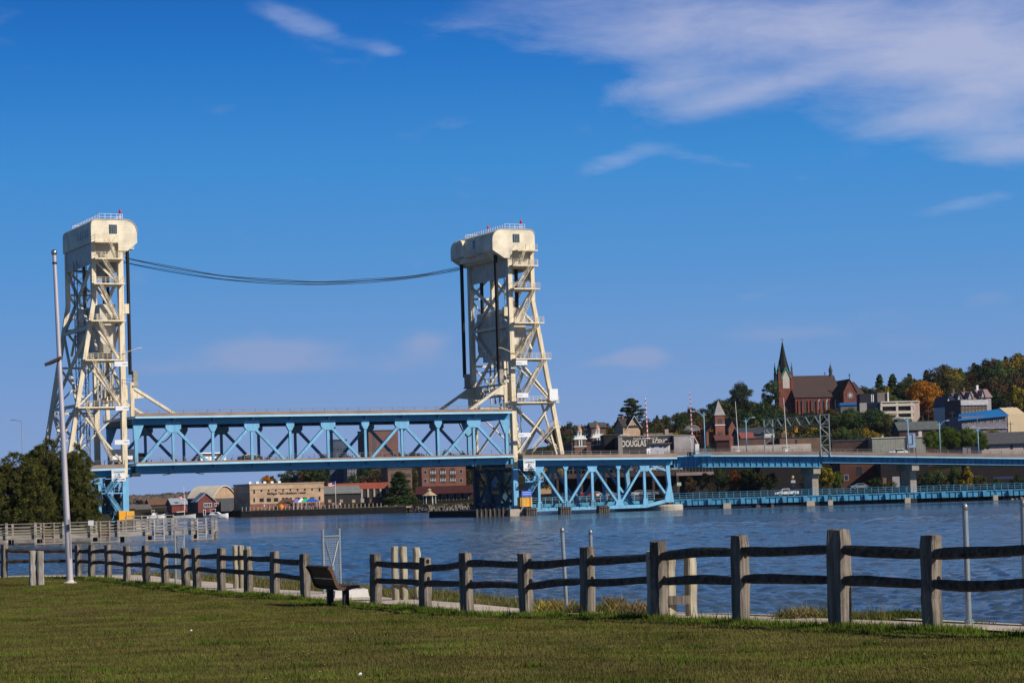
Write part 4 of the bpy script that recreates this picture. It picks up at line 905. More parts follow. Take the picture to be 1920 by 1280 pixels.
# one sheet: real small waves where the ripples can be told apart, flat beyond
wu = np.concatenate([np.linspace(-1800, -330, 150), np.linspace(-325, 2250, 700), np.linspace(2260, 4700, 200)]); wd_ = np.concatenate([14.0 * 1.01 ** np.arange(0, 60), 25.43 * 1.0033 ** np.arange(0, 780)])
UU, DD_ = np.meshgrid(wu, wd_, indexing='ij'); WX = (UU - 960) * DD_ / F; WY = DD_ + .0 * WX; WZ = np.zeros_like(WX)
wr = np.random.default_rng(11)
for k in range(90):
    lam = .36 * (3.6 / .36) ** (wr.uniform(0, 1) ** 1.4); an = math.radians(-62) + wr.normal() * .75; ph = wr.uniform(0, 6.283); am = .0098 * lam ** .36
    fade = np.clip((lam * 150 - DD_) / (lam * 60), 0, 1); q = WX * math.cos(an) + WY * math.sin(an) + .35 * np.sin(WX * .13 + ph) + .3 * np.sin(WY * .17 + ph * 2)
    WZ += am * fade * (np.sin(q * 6.283 / lam + ph) + .25 * np.cos(2 * (q * 6.283 / lam + ph)))
gust = .55 + .45 * (np.sin(WX * .05 + WY * .021) * np.cos(WY * .043 - WX * .012) + .5 * np.sin(WY * .09 + WX * .03)); WZ *= np.clip(gust + .35, .7, 1.35) * np.clip((wd_[-1] - DD_) / 60, 0, 1)
nw, nd2 = WX.shape; Vw = np.column_stack([WX.ravel(), WY.ravel(), WZ.ravel()])
I_, J_ = np.meshgrid(np.arange(nw - 1), np.arange(nd2 - 1), indexing='ij'); a_ = (I_ * nd2 + J_).ravel(); Fw_ = np.column_stack([a_, a_ + nd2, a_ + nd2 + 1, a_ + 1])
base = len(Vw); Vw = np.concatenate([Vw, np.array([(-5000, -60, -.16), (5000, -60, -.16), (5000, 9000, -.16), (-5000, 9000, -.16)])]); Fw_ = np.concatenate([Fw_, [[base, base + 1, base + 2, base + 3]]])
tag(fast_mesh('water', Vw, Fw_, WM, smooth=True), kind='structure')

# ---- split rail fences ---------------------------------------------------------
WOODP = mat('grey_post_wood', (.10, .083, .067), .95, .45, 2.2, col2=(.30, .262, .225), grime=((.03, .024, .018), .9, (1.3, 1.3, 1.0)), stretch=(7, 7, .35), bump=.03, spec=.12, contrast=(.3, .7), detail=8, bscale=6)
WOODR = mat('dark_rail_wood', (.06, .046, .037), .95, .4, 3.0, col2=(.15, .12, .10), stretch=(.25, 3, 3), bump=.012, spec=.1, detail=8, bscale=6)
HOLEM = mat('mortise_dark', (.006, .005, .005), 1, .3, 2)
def wood_post(parent, x, y, z0, h, w, rz, seed, lean=(0, 0), M_=None, name='post'):
    r = random.Random(seed); m_ = MB(); n = 9; rings = []
    for k in range(n + 1):
        t = k / n; z = -.25 + (h + .25) * t; ww = w * (1 + .03 * math.sin(seed * 1.7 + t * 5) + r.uniform(-.025, .025)); 
        if k == n: ww *= .93
        ox = lean[0] * z + r.uniform(-.008, .008); oy = lean[1] * z + r.uniform(-.008, .008); a = rz + .03 * math.sin(seed + t * 4)
        ring = []
        for i, (sx, sy) in enumerate(((-1, -.72), (-.72, -1), (.1 + r.uniform(-.1, .1), -.97), (.72, -1), (1, -.72), (1, .72), (.72, 1), (-.72, 1), (-1, .72), (-.96, .1))):
            q = ww / 2 * (1 + r.uniform(-.03, .03)); X_, Y_ = sx * q, sy * q; ring.append((x + ox + X_ * math.cos(a) - Y_ * math.sin(a), y + oy + X_ * math.sin(a) + Y_ * math.cos(a), z0 + z + (r.uniform(-.012, .012) if k == n else 0)))
        rings.append(ring)
    vs = [p for rg in rings for p in rg]; q = 10; fs = [(k * q + i, k * q + (i + 1) % q, (k + 1) * q + (i + 1) % q, (k + 1) * q + i) for k in range(n) for i in range(q)]; c = len(vs)
    vs.append((x + lean[0] * h, y + lean[1] * h, z0 + h + .012)); fs += [(n * q + i, n * q + (i + 1) % q, c) for i in range(q)]
    return m_.add(vs, fs).build(name, M_ or WOODP, parent)
def rail(parent, p, q, r0, seed, sag=0.03):
    r = random.Random(seed * 13 + 5); m_ = MB(); p = Vector(p); q = Vector(q); d = q - p; ln = d.length; d.normalize(); p = p - d * .06; q = q + d * .06
    n = max(5, int(ln / .42)); s_ = Vector((-d.y, d.x, 0)).normalized(); k6 = 7; ph = r.uniform(0, 6); vs = []
    for k in range(n + 1):
        t = k / n; c = p.lerp(q, t) + Vector((0, 0, -sag * math.sin(math.pi * t) + .009 * math.sin(ph + t * 6))) + s_ * (.015 * math.sin(ph * 2 + t * 4))
        e = min(1, .72 + 3.2 * min(t, 1 - t)) * (1 + .10 * math.sin(ph * 3 + t * 4.2)); 
        for i in range(k6):
            a = 2 * math.pi * i / k6 + .25 * math.sin(ph); rr = r0 * e * (1 + (.10, -.06, .05, -.1, .12, 0, -.08)[i]) * (1 + r.uniform(-.03, .03)); vs.append(c + s_ * (rr * .8 * math.cos(a)) + Vector((0, 0, rr * 1.05 * math.sin(a))))
    fs = [(k * k6 + i, k * k6 + (i + 1) % k6, (k + 1) * k6 + (i + 1) % k6, (k + 1) * k6 + i) for k in range(n) for i in range(k6)] + [tuple(range(k6)), tuple(range(n * k6 + k6 - 1, n * k6 - 1, -1))]
    return m_.add(vs, fs).build('rail', WOODR, parent)
HTS = []
for x, y, vb, vt, u in posts:
    zt = float(at(u, vt, y)[2]); HTS.append(zt - float(gz(x, y)))
def fence(idx, label, ext=None):
    o = thing('rail_fence', label, 'fence', (0, 0, 0), 0, 'split rail fences along the path')
    ps = [(posts[i][0], posts[i][1], HTS[i]) for i in idx]
    if ext == 'L': ps = [(-23.4, 91.3, 1.3), (-26.6, 91.6, 1.25)][::-1] + ps
    if ext == 'R': ps = ps + [(7.6, 25.2, 1.3), (8.7, 22.3, 1.3), (9.8, 19.4, 1.3)]
    for k, (x, y, h) in enumerate(ps):
        a = ps[max(0, k - 1)]; b = ps[min(len(ps) - 1, k + 1)]; rz = math.atan2(b[1] - a[1], b[0] - a[0]); rp_ = math.radians(-39) + random.uniform(-.06, .06)
        big = 1.22 if abs(x - posts[20][0]) < .01 else 1.0
        wood_post(o, x, y, float(gz(x, y)), h, (.228 if y < 60 else .22) * big, rp_, int(x * 7 + y * 3) + 50, lean=(random.uniform(-.03, .03), random.uniform(-.02, .02)))
        for hh in (.87 * 1.27 - .05, .67):
            c = math.cos(rp_); s = math.sin(rp_); e = (.228 * big) / 2 + .002
            px_, py_ = x + c * e, y + s * e
            if y < 56 and k: MB().tube((px_ - c * .01, py_ - s * .01, float(gz(x, y)) + hh), (px_ + c * .012, py_ + s * .012, float(gz(x, y)) + hh), .05, 10).build('mortise', HOLEM, o)
    for k, (a, b) in enumerate(zip(ps, ps[1:])):
        za, zb = float(gz(a[0], a[1])), float(gz(b[0], b[1]))
        for hh, rr in ((1.02, .072), (.62, .066)):
            fa = a[2] / 1.27; fb = b[2] / 1.27
            rail(o, (a[0], a[1], za + hh * fa + random.uniform(-.03, .03)), (b[0], b[1], zb + hh * fb + random.uniform(-.03, .03)), rr, k + int(hh * 10) + int(a[1]), sag=random.uniform(-.025, .035))
    return o
fence(range(0, 13), 'weathered split rail fence running left from the bench along the path', 'L')
fence(range(13, 23), 'weathered split rail fence running right from the bench towards the viewer', 'R')

# ---- pale wooden stub posts beyond the path -------------------------------------
PALE = mat('pale_post_wood', (.25, .225, .16), .9, .35, 2.2, col2=(.48, .43, .33), stretch=(3, 3, .3), bump=.02, spec=.12, detail=8)
def stub(us, vt, vb, Dm, label, w=.17, board=None, M_=None, grp='pale mooring posts behind the fences'):
    base = at(us[0], vb, Dm); o = thing('mooring_post', label, 'post frame', (base[0], Dm, 0), 0, grp)
    for k, u in enumerate(us):
        P = at(u, vb, Dm); zt = float(at(u, vt[k] if isinstance(vt, (list, tuple)) else vt, Dm)[2]); z0 = float(P[2]) - .1
        wood_post(o, float(P[0] - base[0]), 0, z0, zt - z0, w, .5, 90 + k + int(us[0]), M_=M_ or PALE)
    if board:
        for (ua, ub, va, vb2) in board:
            a = at(ua, va, Dm); b = at(ub, vb2, Dm); MB().box(float(a[0] - base[0]), float(b[0] - base[0]), -.15, -.1, float(b[2]), float(a[2])).build('board', WOODP, o)
    return o
stub([443, 453.5, 466], [1022, 1022, 1024], 1092, 71.5, 'three pale posts behind the left fence, close together', .155)
stub([742, 758, 783], [1024, 1024, 1026], 1113, 57, 'three pale posts with a low grey board, right of the bench', .155, board=[(738, 790, 1088, 1094)])
stub([1226, 1258, 1297], [1033, 1034, 1038], 1156, 38.6, 'three pale posts joined by a grey plank, behind the tall middle fence posts', .165, board=[(1222, 1292, 1117, 1131)])
stub([62, 76], [1032, 1033], 1094, 81, 'two grey white posts side by side on the lawn left of the flagpole', .22, M_=mat('whitegrey_wood', (.24, .21, .18), .9, .3, 3, col2=(.42, .40, .37), stretch=(3, 3, .3), bump=.02), grp=None)

# ---- steel posts and mesh gates ---------------------------------------------------
def pipe(u, vt, vb, Dm, r, label, ulean=0):
    P = at(u + ulean, vb, Dm); Q = at(u, vt, Dm); o = thing('pipe_post', label, 'steel post', P, 0, 'galvanised pipe posts by the water')
    q = Q - P; m_ = MB().tube((0, 0, -.3), (q[0], 0, q[2] - .02), r, 14).build('pipe', GALV, o, smooth=False); MB().lathe([(r * 1.04, -.06), (r * 1.04, 0), (r * .7, .03), (0.005, .035)], (q[0], 0, q[2]), 14).build('cap', GALV, o, smooth=True)
    MB().lathe([(r * 1.6, 0), (r * 1.6, .05), (r, .07)], (0, 0, 0), 12).build('collar', GALV, o)
pipe(1054, 992, 1154, 44.0, .038, 'galvanised pipe post by the yellow weeds, standing clear of the fence', 10)
pipe(1107, 996, 1157, 43.2, .035, 'galvanised pipe post half hidden by a fence post, right of the yellow weeds', 5)
pipe(1809, 948, 1169, 31.8, .04, 'galvanised pipe post standing on the path near the right edge', 8)
pipe(1918, 941, 1170, 30.6, .04, 'dark pipe post at the very right edge beside the last fence post', 6)
MESH = mat('wire_grey', (.30, .34, .37), .5, .1, 4, metal=.5)
def gate_panel(u0, u1, vt, vb, Dm, D2, label, lean):
    A = at(u0 + lean, vb, Dm); B = at(u1 + lean, vb, D2); o = thing('mesh_gate', label, 'gate', A, math.atan2(B[1] - A[1], B[0] - A[0]), 'tall mesh gates beside the path')
    w = math.hypot(B[0] - A[0], B[1] - A[1]); h = float(at(u0, vt, Dm)[2] - A[2])
    for x in (0, w): MB().tube((x, 0, -.1), (x, 0, h), .038, 12).build('post', GALV, o); MB().lathe([(.042, -.02), (.042, .02), (.01, .045)], (x, 0, h), 12).build('post_cap', GALV, o)
    f = MB(); f.tube((.03, 0, h - .17), (w - .03, 0, h - .17), .025, 8)
    f.tube((.08, -.02, h - .3), (w / 2, -.02, h * .43), .018, 8); f.tube((w - .08, -.02, h - .3), (w / 2, -.02, h * .43), .018, 8); f.build('brace', GALV, o)
    m_ = MB(); n = int((h - .25) / .05)
    for k in range(n): m_.box(.03, w - .03, .0, .004, .1 + k * .05, .112 + k * .05)
    for k in range(1, int(w / .07)): m_.box(k * .07, k * .07 + .009, .004, .008, .1, h - .17)
    m_.build('mesh_panel', MESH, o); MB().box(w / 2 - .05, w / 2 + .05, -.06, 0, h * .38, h * .44).build('latch', GALV, o)
gate_panel(607, 638, 994, 1114, 63, 63.6, 'mesh gate with a V brace standing behind the bench', 1)
gate_panel(327.5, 344.5, 995, 1091, 78, 79.5, 'narrow mesh gate seen obliquely behind the left fence', 2)
P = at(650, 1113, 60); o = thing('concrete_block', 'low pale slab beyond the path behind the bench seat', 'slab', P, .2); MB().prism([(-.35, -.1), (.55, -.1), (.52, .12), (-.33, .1)], -.3, .5).build('slab', mat('pale_slab', (.62, .6, .58), .9, .1, 2), o)

# ---- bench -------------------------------------------------------------------------
BZ = float(gz(-4.0, 55)); BW = mat('brown_bench_slats', (.06, .035, .022), .6, .3, 2, col2=(.14, .08, .05), stretch=(8, .4, 8), bump=.006)
bp_ = at(652, 1131, 54.8); bench = thing('park_bench', 'dark brown slatted bench with curved back facing the water in the fence gap', 'bench', (bp_[0], bp_[1], BZ), math.atan2(.91, -.40) * 0 + math.atan2(-.91, .40))
# local x runs along the bench (towards the viewer), local y faces the water (+y = left of x) 
prof = [(-.38, .92), (-.33, .86), (-.29, .78), (-.265, .70), (-.245, .62), (-.22, .54), (-.19, .47), (-.13, .425), (-.06, .41), (.03, .42), (.12, .44), (.22, .45), (.32, .44)]
BL = 1.5
for k, (a, b) in enumerate(zip(prof, prof[1:])):
    if k == 4: pass
    m_ = MB(); a_ = Vector((a[0], a[1])); b_ = Vector((b[0], b[1])); d = (b_ - a_); g = .0 if k != 4 else .0
    a_ = a_ + d * .06; b_ = b_ - d * (.06 if k != 3 else .2); d = (b_ - a_).normalized(); nn = Vector((-d.y, d.x)) * .02
    m_.prism([(a_.x + nn.x, a_.y + nn.y), (b_.x + nn.x, b_.y + nn.y), (b_.x - nn.x, b_.y - nn.y), (a_.x - nn.x, a_.y - nn.y)], -BL, 0.0, ax='x'); m_.build('slat', BW, bench)
for x in (-BL + .02, -.02):
    m_ = MB()
    for a, b in zip(prof, prof[1:]): m_.beam((x, a[0] - .015, a[1] - .03), (x, b[0] - .015, b[1] - .03), .05, .045, (1, 0, 0))
    m_.build('side_rib', mat('bench_frame', (.10, .055, .035), .5, .2, 3), bench)
for x in (-BL + .35, -.12):
    MB().box(x - .05, x + .05, -.06, .06, -.1, .40).build('leg', BLACK, bench)
MB().box(-BL + .1, -.1, -.12, .1, .36, .395).build('seat_support', BLACK, bench)

bench.scale = (1.1, 1.18, 1.04)
# ---- flagpole ------------------------------------------------------------------------
P = at(131.5, 1091, 82.0); Q = at(101.5, 473, 82.0); fl = thing('flagpole', 'tall silver flagpole with ball finial, leaning on the lawn at left', 'flagpole', (P[0], P[1], float(gz(P[0], 82)))); q = Q - P
SILV = mat('brushed_silver', (.60, .54, .55), .35, .10, 1.5, metal=.4, stretch=(1, 1, .2))
m_ = MB(); n = 14
for k in range(n): t0, t1 = k / n, (k + 1) / n; m_.tube((q[0] * t0, 0, q[2] * t0), (q[0] * t1, 0, q[2] * t1), .118 * (1 - .45 * t0), 18, .118 * (1 - .45 * t1), cap=False)
m_.build('pole', SILV, fl, smooth=True)
MB().lathe([(.0, -.095), (.06, -.1), (.1, -.05), (.118, 0), (.1, .055), (.06, .1), (.005, .115)], (q[0], 0, q[2] + .03), 16).build('ball_finial', mat('ball_silver', (.5, .5, .55), .25, .05, 1, metal=.9), fl, smooth=True)
MB().tube((q[0] * .985, 0, q[2] * .972), (q[0], 0, q[2]), .03, 8).lathe([(.09, 0), (.09, .06), (.05, .08)], (q[0] * .97, 0, q[2] * .968), 12).build('truck', DARKST, fl)
MB().lathe([(.24, -.05), (.24, .03), (.15, .07), (.12, .12)], (0, 0, 0), 18).build('base_collar', mat('base_white', (.5, .47, .46), .6), fl)
zc = q[2] * .672; xc_ = q[0] * .672
MB().beam((xc_ - .12, 0, zc + .02), (xc_ - .36, -.1, zc - .1), .1, .1).tube((xc_ - .5, -.1, zc - .12), (xc_ + .1, -.16, zc + .12), .06, 8).build('light_fitting', mat('fitting_dark', (.08, .06, .055), .6), fl)
pts = [(q[0] * (k / 22) + .11, -.1 - .02 * math.sin(k), q[2] * k / 22 * .2 + 1.2) for k in range(10)]
MB().poly([(.10 + q[0] * z / q[2], -.12, z) for z in np.linspace(.9, 2.3, 8)], .012).box(-.05, .05, -.2, -.1, 1.9, 2.1).build('rope_cleat', DARKST, fl)

# ---- fishing pier at left ---------------------------------------------------------------
DG = mat('grey_decking', (.25, .22, .185), .9, .25, .9, col2=(.50, .46, .405), stretch=(.3, 1, 4), bump=.02, spec=.1); DY = 279.0
def dxz(u, v): p = at(u, v, DY); return float(p[0]), float(p[2])
xl_, _ = dxz(-70, 985); xr_, _ = dxz(402, 975); pier = thing('wooden_pier', 'long grey wooden fishing pier with board railings at left', 'pier', (0, DY, 0))
zt_ = 2.55; zd = 1.12
for k, (x0) in enumerate(np.arange(xl_, xr_ - 1, 3.45)): pass
MB().box(xl_, xr_, -.05, .12, .62, zd + .05).build('fascia_board', DG, pier); MB().box(xl_, xr_, .125, 3.4, zd - .18, zd).build('deck', DG, pier)
for zz, h in ((zt_ - .02, .07), (zt_ - .42, .13), (zt_ - .78, .14), (zt_ - 1.12, .12)):
    MB().box(xl_, xr_, -.02 + (.03 if h > .1 else 0), .03 + (.03 if h > .1 else 0), zz - h, zz).build('railing_board', DG, pier)
    MB().box(xl_, xr_, 3.35, 3.4, zz - h, zz).build('railing_board', DG, pier)
tall = [13, 67, 120, 172, 223, 275, 324, 361, 399]
for u in tall + [-40]:
    x, _ = dxz(u, 1000); MB().box(x - .13, x + .13, -.3, -.06, -.35, zt_ + .12).build('post', DG, pier)
    MB().box(x - .1, x + .1, 3.1, 3.3, -1.5, zt_).build('post', DG, pier); MB().tube((x, 1.5, -1.5), (x, 1.5, zd - .2), .2, 8).build('pile', _mats['pile_timber'], pier)
for a, b in ((67, 120), (172, 223), (275, 324), (361, 399)):
    xa, _ = dxz(a, 1000); xb, _ = dxz(b, 1000); MB().box(xa - .1, xb + .1, -.32, -.08, -.1, .12).build('fender_beam', mat('tan_beam', (.40, .33, .25), .9, .2, 1), pier)
for a, b in ((83, 102), (189, 206), (290, 308), (371, 387)):
    xa, _ = dxz(a, 1000); xb, _ = dxz(b, 1000); m_ = MB()
    for x in (xa, xb): m_.box(x - .06, x + .06, -.2, -.08, .12, zt_ + .05)
    for k in range(5): m_.box(xa, xb, -.18, -.1, .3 + k * .35, .38 + k * .35)
    m_.build('ladder', mat('ladder_tan', (.36, .27, .20), .9, .25, 1) if a < 250 else mat('ladder_grey', (.5, .47, .43), .9, .2, 1), pier)
xa, _ = dxz(171.5, 984); MB().box(xa - .33, xa + .33, -.34, -.31, zt_ - .45, zt_ + .15).build('notice_plate', WHITE, pier)
# second walkway behind, nearer the bridge tower
o = thing('wooden_walkway', 'short wooden walkway with railings behind the pier, right of the orange container', 'pier', (0, 330, 0)); a = at(236, 965, 330); b = at(325, 965, 330)
MB().box(float(a[0]), float(b[0]), 0, 2, 1.2, 1.4).build('deck', DG, o); m_ = MB()
for zz in (1.8, 2.25, 2.7): m_.box(float(a[0]), float(b[0]), 0, .06, zz, zz + .12)
m_.build('railing_board', DG, o); m_ = MB()
for x in np.linspace(float(a[0]), float(b[0]), 7): m_.box(x - .1, x + .1, -.1, -.003, -1, 2.85)
m_.build('posts', DG, o)

# ================================================================== FAR LAND
SH_U = [-900, -300, 190, 245, 430, 440, 480, 700, 800, 880, 1000, 1250, 1400, 1550, 1700, 1920, 2600, 3400]
SH_D = [330, 330, 345, 720, 700, 650, 640, 636, 622, 618, 585, 552, 530, 506, 497, 490, 470, 460]
RI_U = [-900, 200, 430, 480, 520, 600, 760, 960, 1050, 1180, 1300, 1400, 1500, 1600, 1650, 1750, 1850, 1920, 2100, 2600]
RI_Z = [2, 2, 2, 4, 9, 17, 19, 22, 26, 29, 33, 35, 35, 36, 39, 43, 47, 50, 55, 60]
def u_of(x, y): return 960 + F * x / y
def far_z(x, y):
    u = 960 + F * np.asarray(x, float) / np.maximum(y, 1); D = np.asarray(y, float); s = np.interp(u, SH_U, SH_D); R = np.interp(u, RI_U, RI_Z)
    inl = np.maximum(0, D - s); base = 1.7 + 1.2 * np.clip(inl / 30, 0, 1); 
    t = np.clip((D - s - 95) / np.maximum(1040 - s - 95, 1), 0, 1); t = t ** 1.05
    z = base + np.maximum(0, R - base) * t; z = np.where(D > 1100, z * np.clip(1 - (D - 1100) / 900, .12, 1), z)
    return z + .6 * np.sin(u * .05 + D * .02) * np.clip(inl / 200, 0, 1)
GROUNDM = mat('hill_ground', (.022, .028, .012), 1, .4, .03, col2=(.05, .04, .02), world=True, spec=.05)
us = np.linspace(-850, 3300, 220); ds = np.concatenate([[0, 2, 6, 12, 20, 32], np.linspace(45, 520, 44), np.linspace(560, 1700, 14)])
V = []
for u in us:
    s = float(np.interp(u, SH_U, SH_D))
    for d in ds: D = s + d; x = (u - 960) * D / F; V.append((x, D, float(far_z(x, D))))
nd_ = len(ds); Fc = np.array([(i * nd_ + j, i * nd_ + j + 1, (i + 1) * nd_ + j + 1, (i + 1) * nd_ + j) for i in range(len(us) - 1) for j in range(nd_ - 1)])
tag(fast_mesh('hillside', np.array(V), Fc, GROUNDM, smooth=True), kind='structure')
# quay face / bank
pts = []
for u in us: s = float(np.interp(u, SH_U, SH_D)); pts.append(((u - 960) * s / F, s))
pts = np.array(pts); n = len(pts); v = np.concatenate([np.column_stack([pts, np.full(n, 1.71)]), np.column_stack([pts[:, 0], pts[:, 1] - .6, np.full(n, -1)])])
tag(fast_mesh('quay_wall', v, np.array([(i, i + 1, n + i + 1, n + i) for i in range(n - 1)]), mat('quay_dark', (.025, .023, .022), .9, .4, .5, world=True)), kind='structure')

# distant wooded hills at left, beyond the water: many crowns reading as one mass
HM = mat('distant_wood', (.075, .075, .072), 1, .35, .012, col2=(.17, .125, .10), world=True, spec=.0)
U_ = np.linspace(-700, 760, 420); prof_ = np.interp(U_, [-700, 100, 200, 260, 330, 420, 480, 560, 760], [30, 26, 22, 21, 24, 28, 34, 38, 40])
V = []; Dn = [2300, 2700, 3100, 3400]; hf = [.05, .5, .85, 1.0]
for i, u in enumerate(U_):
    for D, h in zip(Dn, hf): zz = prof_[i] * h * 3400 / 4300 * D / 3400; V.append(((u - 960) * D / F, D, max(-2, zz - 6)))
tag(fast_mesh('distant_hill', np.array(V), np.array([(i * 4 + j, i * 4 + j + 1, (i + 1) * 4 + j + 1, (i + 1) * 4 + j) for i in range(len(U_) - 1) for j in range(3)]), HM, smooth=True), kind='structure')
NB = 15000; uu = RNG.uniform(-680, 740, NB); tt = RNG.uniform(0, 1, NB); DD = 2320 + tt * 1080; hh = np.interp(tt, [0, .35, .72, 1], hf) * np.interp(uu, U_, prof_) / 4300 * DD - 4
rad = RNG.uniform(2.6, 5.5, NB); base = np.array([(0, 0, 1), (1, 0, .25), (.3, -.95, .25), (-.8, -.6, .25), (-.8, .6, .25), (.3, .95, .25), (.7, -.5, .75), (-.7, -.3, .7), (0, .7, .7)]) 
tri = np.array([(0, 6, 7), (6, 1, 2), (6, 2, 7), (7, 2, 3), (0, 7, 8), (7, 3, 4), (8, 7, 4), (8, 4, 5), (0, 8, 6), (8, 5, 1), (6, 8, 1)])
J = base[None] * (1 + RNG.uniform(-.3, .3, (NB, 9, 1))); vv_ = J * rad[:, None, None] * np.array([1, 1, .9]) + np.column_stack([(uu - 960) * DD / F, DD, hh])[:, None, :]
ff = (tri[None] + (np.arange(NB) * 9)[:, None, None]).reshape(-1, 3)
tag(fast_mesh('distant_forest', vv_.reshape(-1, 3), ff, HM), 'wooded far shore at left, brown and green trees fading into haze', 'forest', kind='stuff')

# ---- trees -----------------------------------------------------------------------------
def crown(kind, seed, nclump=46, nleaf=46, ls=.05, zc=.62):
    r = np.random.default_rng(seed); C_ = []; R_ = []
    if kind in ('round', 'oval'):
        w = .40 if kind == 'round' else .27
        while len(C_) < nclump:
            p = r.normal(size=3); p /= np.linalg.norm(p); k = r.uniform(.35, .92) ** .6; lob = 1 + .22 * math.sin(3 * math.atan2(p[1], p[0]) + seed) + .12 * math.sin(5 * p[2] + seed)
            if p[2] < -.9: continue
            C_.append((p[0] * w * k * lob, p[1] * w * k * lob, 0.56 + p[2] * .40 * k * (1 + .1 * math.sin(seed * 3 + p[0] * 4)))); R_.append(r.uniform(.07, .13) * (1.15 if kind == 'round' else .9))
    elif kind == 'conifer':
        while len(C_) < nclump * 1.4:
            z = r.uniform(.10, .97) ; rr = .21 * (1 - z) ** .8 + .01; a = r.uniform(0, 6.283); k = r.uniform(.55, 1.05); C_.append((rr * k * math.cos(a), rr * k * math.sin(a), z - .05 * k)); R_.append(.03 + .05 * (1 - z))
    else:                                   # layered pine
        lay = [(.38, .20), (.47, .30), (.56, .27), (.66, .28), (.75, .22), (.84, .19), (.92, .12), (.97, .05)]
        for z, rr in lay:
            for j in range(int(4 + rr * 34)):
                a = r.uniform(0, 6.283); k = r.uniform(.2, 1.1); C_.append((rr * k * math.cos(a), rr * k * math.sin(a), z + r.uniform(-.02, .03) + .03 * k)); R_.append(r.uniform(.045, .075))
    C_ = np.array(C_); R_ = np.array(R_); n = len(C_) * nleaf
    ci = np.repeat(np.arange(len(C_)), nleaf); d = r.normal(size=(n, 3)); d /= np.linalg.norm(d, axis=1)[:, None]; flat = np.array([1, 1, .75]) if kind != 'pine' else np.array([1.3, 1.3, .5])
    if kind == 'conifer': flat = np.array([1.2, 1.2, .6])
    P = C_[ci] + d * R_[ci][:, None] * flat * r.uniform(.55, 1.12, (n, 1)); P[:, 2] = np.maximum(P[:, 2], .05)
    nr = d + r.normal(size=(n, 3)) * .55; nr /= np.linalg.norm(nr, axis=1)[:, None]
    a = np.cross(nr, r.normal(size=(n, 3))); a /= np.linalg.norm(a, axis=1)[:, None]; b = np.cross(nr, a); s = ls * r.uniform(.5, 1.25, (n, 1))
    V = np.stack([P - a * s * .5 - b * s * .35, P + a * s * .5 - b * s * .2, P + a * s * .45 + b * s * .45, P - a * s * .35 + b * s * .3], 1).reshape(-1, 3)
    return V, np.arange(n * 4).reshape(-1, 4)
LEAF = {
 'dark_green': mat('leaf_dark_green', (.026, .046, .018), .9, .35, 3, col2=(.062, .088, .028), objvar=.3, trans=.15, spec=.1),
 'green': mat('leaf_green', (.05, .082, .025), .9, .35, 3, col2=(.115, .155, .045), objvar=.3, trans=.2, spec=.1),
 'olive': mat('leaf_olive', (.058, .062, .022), .9, .35, 3, col2=(.135, .12, .042), objvar=.3, trans=.2, spec=.1),
 'brown': mat('leaf_brown', (.055, .038, .022), .9, .35, 3, col2=(.11, .068, .035), objvar=.3, trans=.2, spec=.1),
 'rust': mat('leaf_rust', (.12, .042, .016), .9, .35, 3, col2=(.22, .085, .025), objvar=.25, trans=.2, spec=.1),
 'orange': mat('leaf_orange', (.36, .14, .012), .9, .3, 3, col2=(.66, .31, .025), objvar=.1, trans=.25, spec=.1),
 'yellow': mat('leaf_yellow', (.16, .13, .02), .9, .35, 3, col2=(.34, .26, .03), objvar=.2, trans=.25, spec=.1),
 'lime': mat('leaf_lime', (.06, .11, .015), .9, .35, 3, col2=(.13, .19, .03), objvar=.15, trans=.25, spec=.1)}
BARK = mat('bark', (.07, .055, .045), .95, .3, 3, stretch=(1, 1, .3))
_proto = {}
def tree_proto(kind, col, seed, hi=False):
    key = (kind, col, seed, hi)
    if key in _proto: return _proto[key]
    V, Fq = crown(kind, seed, *( (46, 46, .05) if not hi else (90, 120, .028)))
    me = fast_mesh('crown', V, Fq, LEAF[col]); tk = MB(); top = .93 if kind in ('conifer', 'pine') else .62
    tk.tube((0, 0, -.12), (.005, 0, top), .022, 7, .006)
    rr = random.Random(seed)
    if kind not in ('conifer',):
        for i in range(7): a = rr.uniform(0, 6.28); z = rr.uniform(.28, .6); tk.tube((0, 0, z), (.22 * math.cos(a), .22 * math.sin(a), z + rr.uniform(.1, .22)), .009, 5, .003)
    t = tk.build('trunk', BARK)
    md = (me.data, t.data); bpy.data.objects.remove(me); bpy.data.objects.remove(t); _proto[key] = md; return md
def tree(x, y, h, kind, col, label, group=None, w=1.0, seed=None, z=None, name=None, hi=False, rz=None):
    cr_, tr_ = tree_proto(kind, col, (seed if seed is not None else random.randrange(4)), hi)
    nm = name or {'round': 'tree', 'oval': 'tree', 'conifer': 'conifer', 'pine': 'pine_tree'}[kind]
    o = thing(nm, label, 'tree', (x, y, float(far_z(x, y)) if z is None else z), random.uniform(0, 6.28) if rz is None else rz, group); o.scale = (h * w, h * w, h)
    for nme, md in (('crown', cr_), ('trunk', tr_)): c = link(bpy.data.objects.new(nme, md)); c.parent = o
    return o
def tree_px(u, vt, vb, D, kind, col, label, w=1.0, group=None, **k):
    P = at(u, vt, D); zb = float(at(u, vb, D)[2]) if vb else float(far_z(P[0], D)) - .3
    return tree(float(P[0]), D, float(P[2]) - zb, kind, col, label, group, w, z=zb, **k)

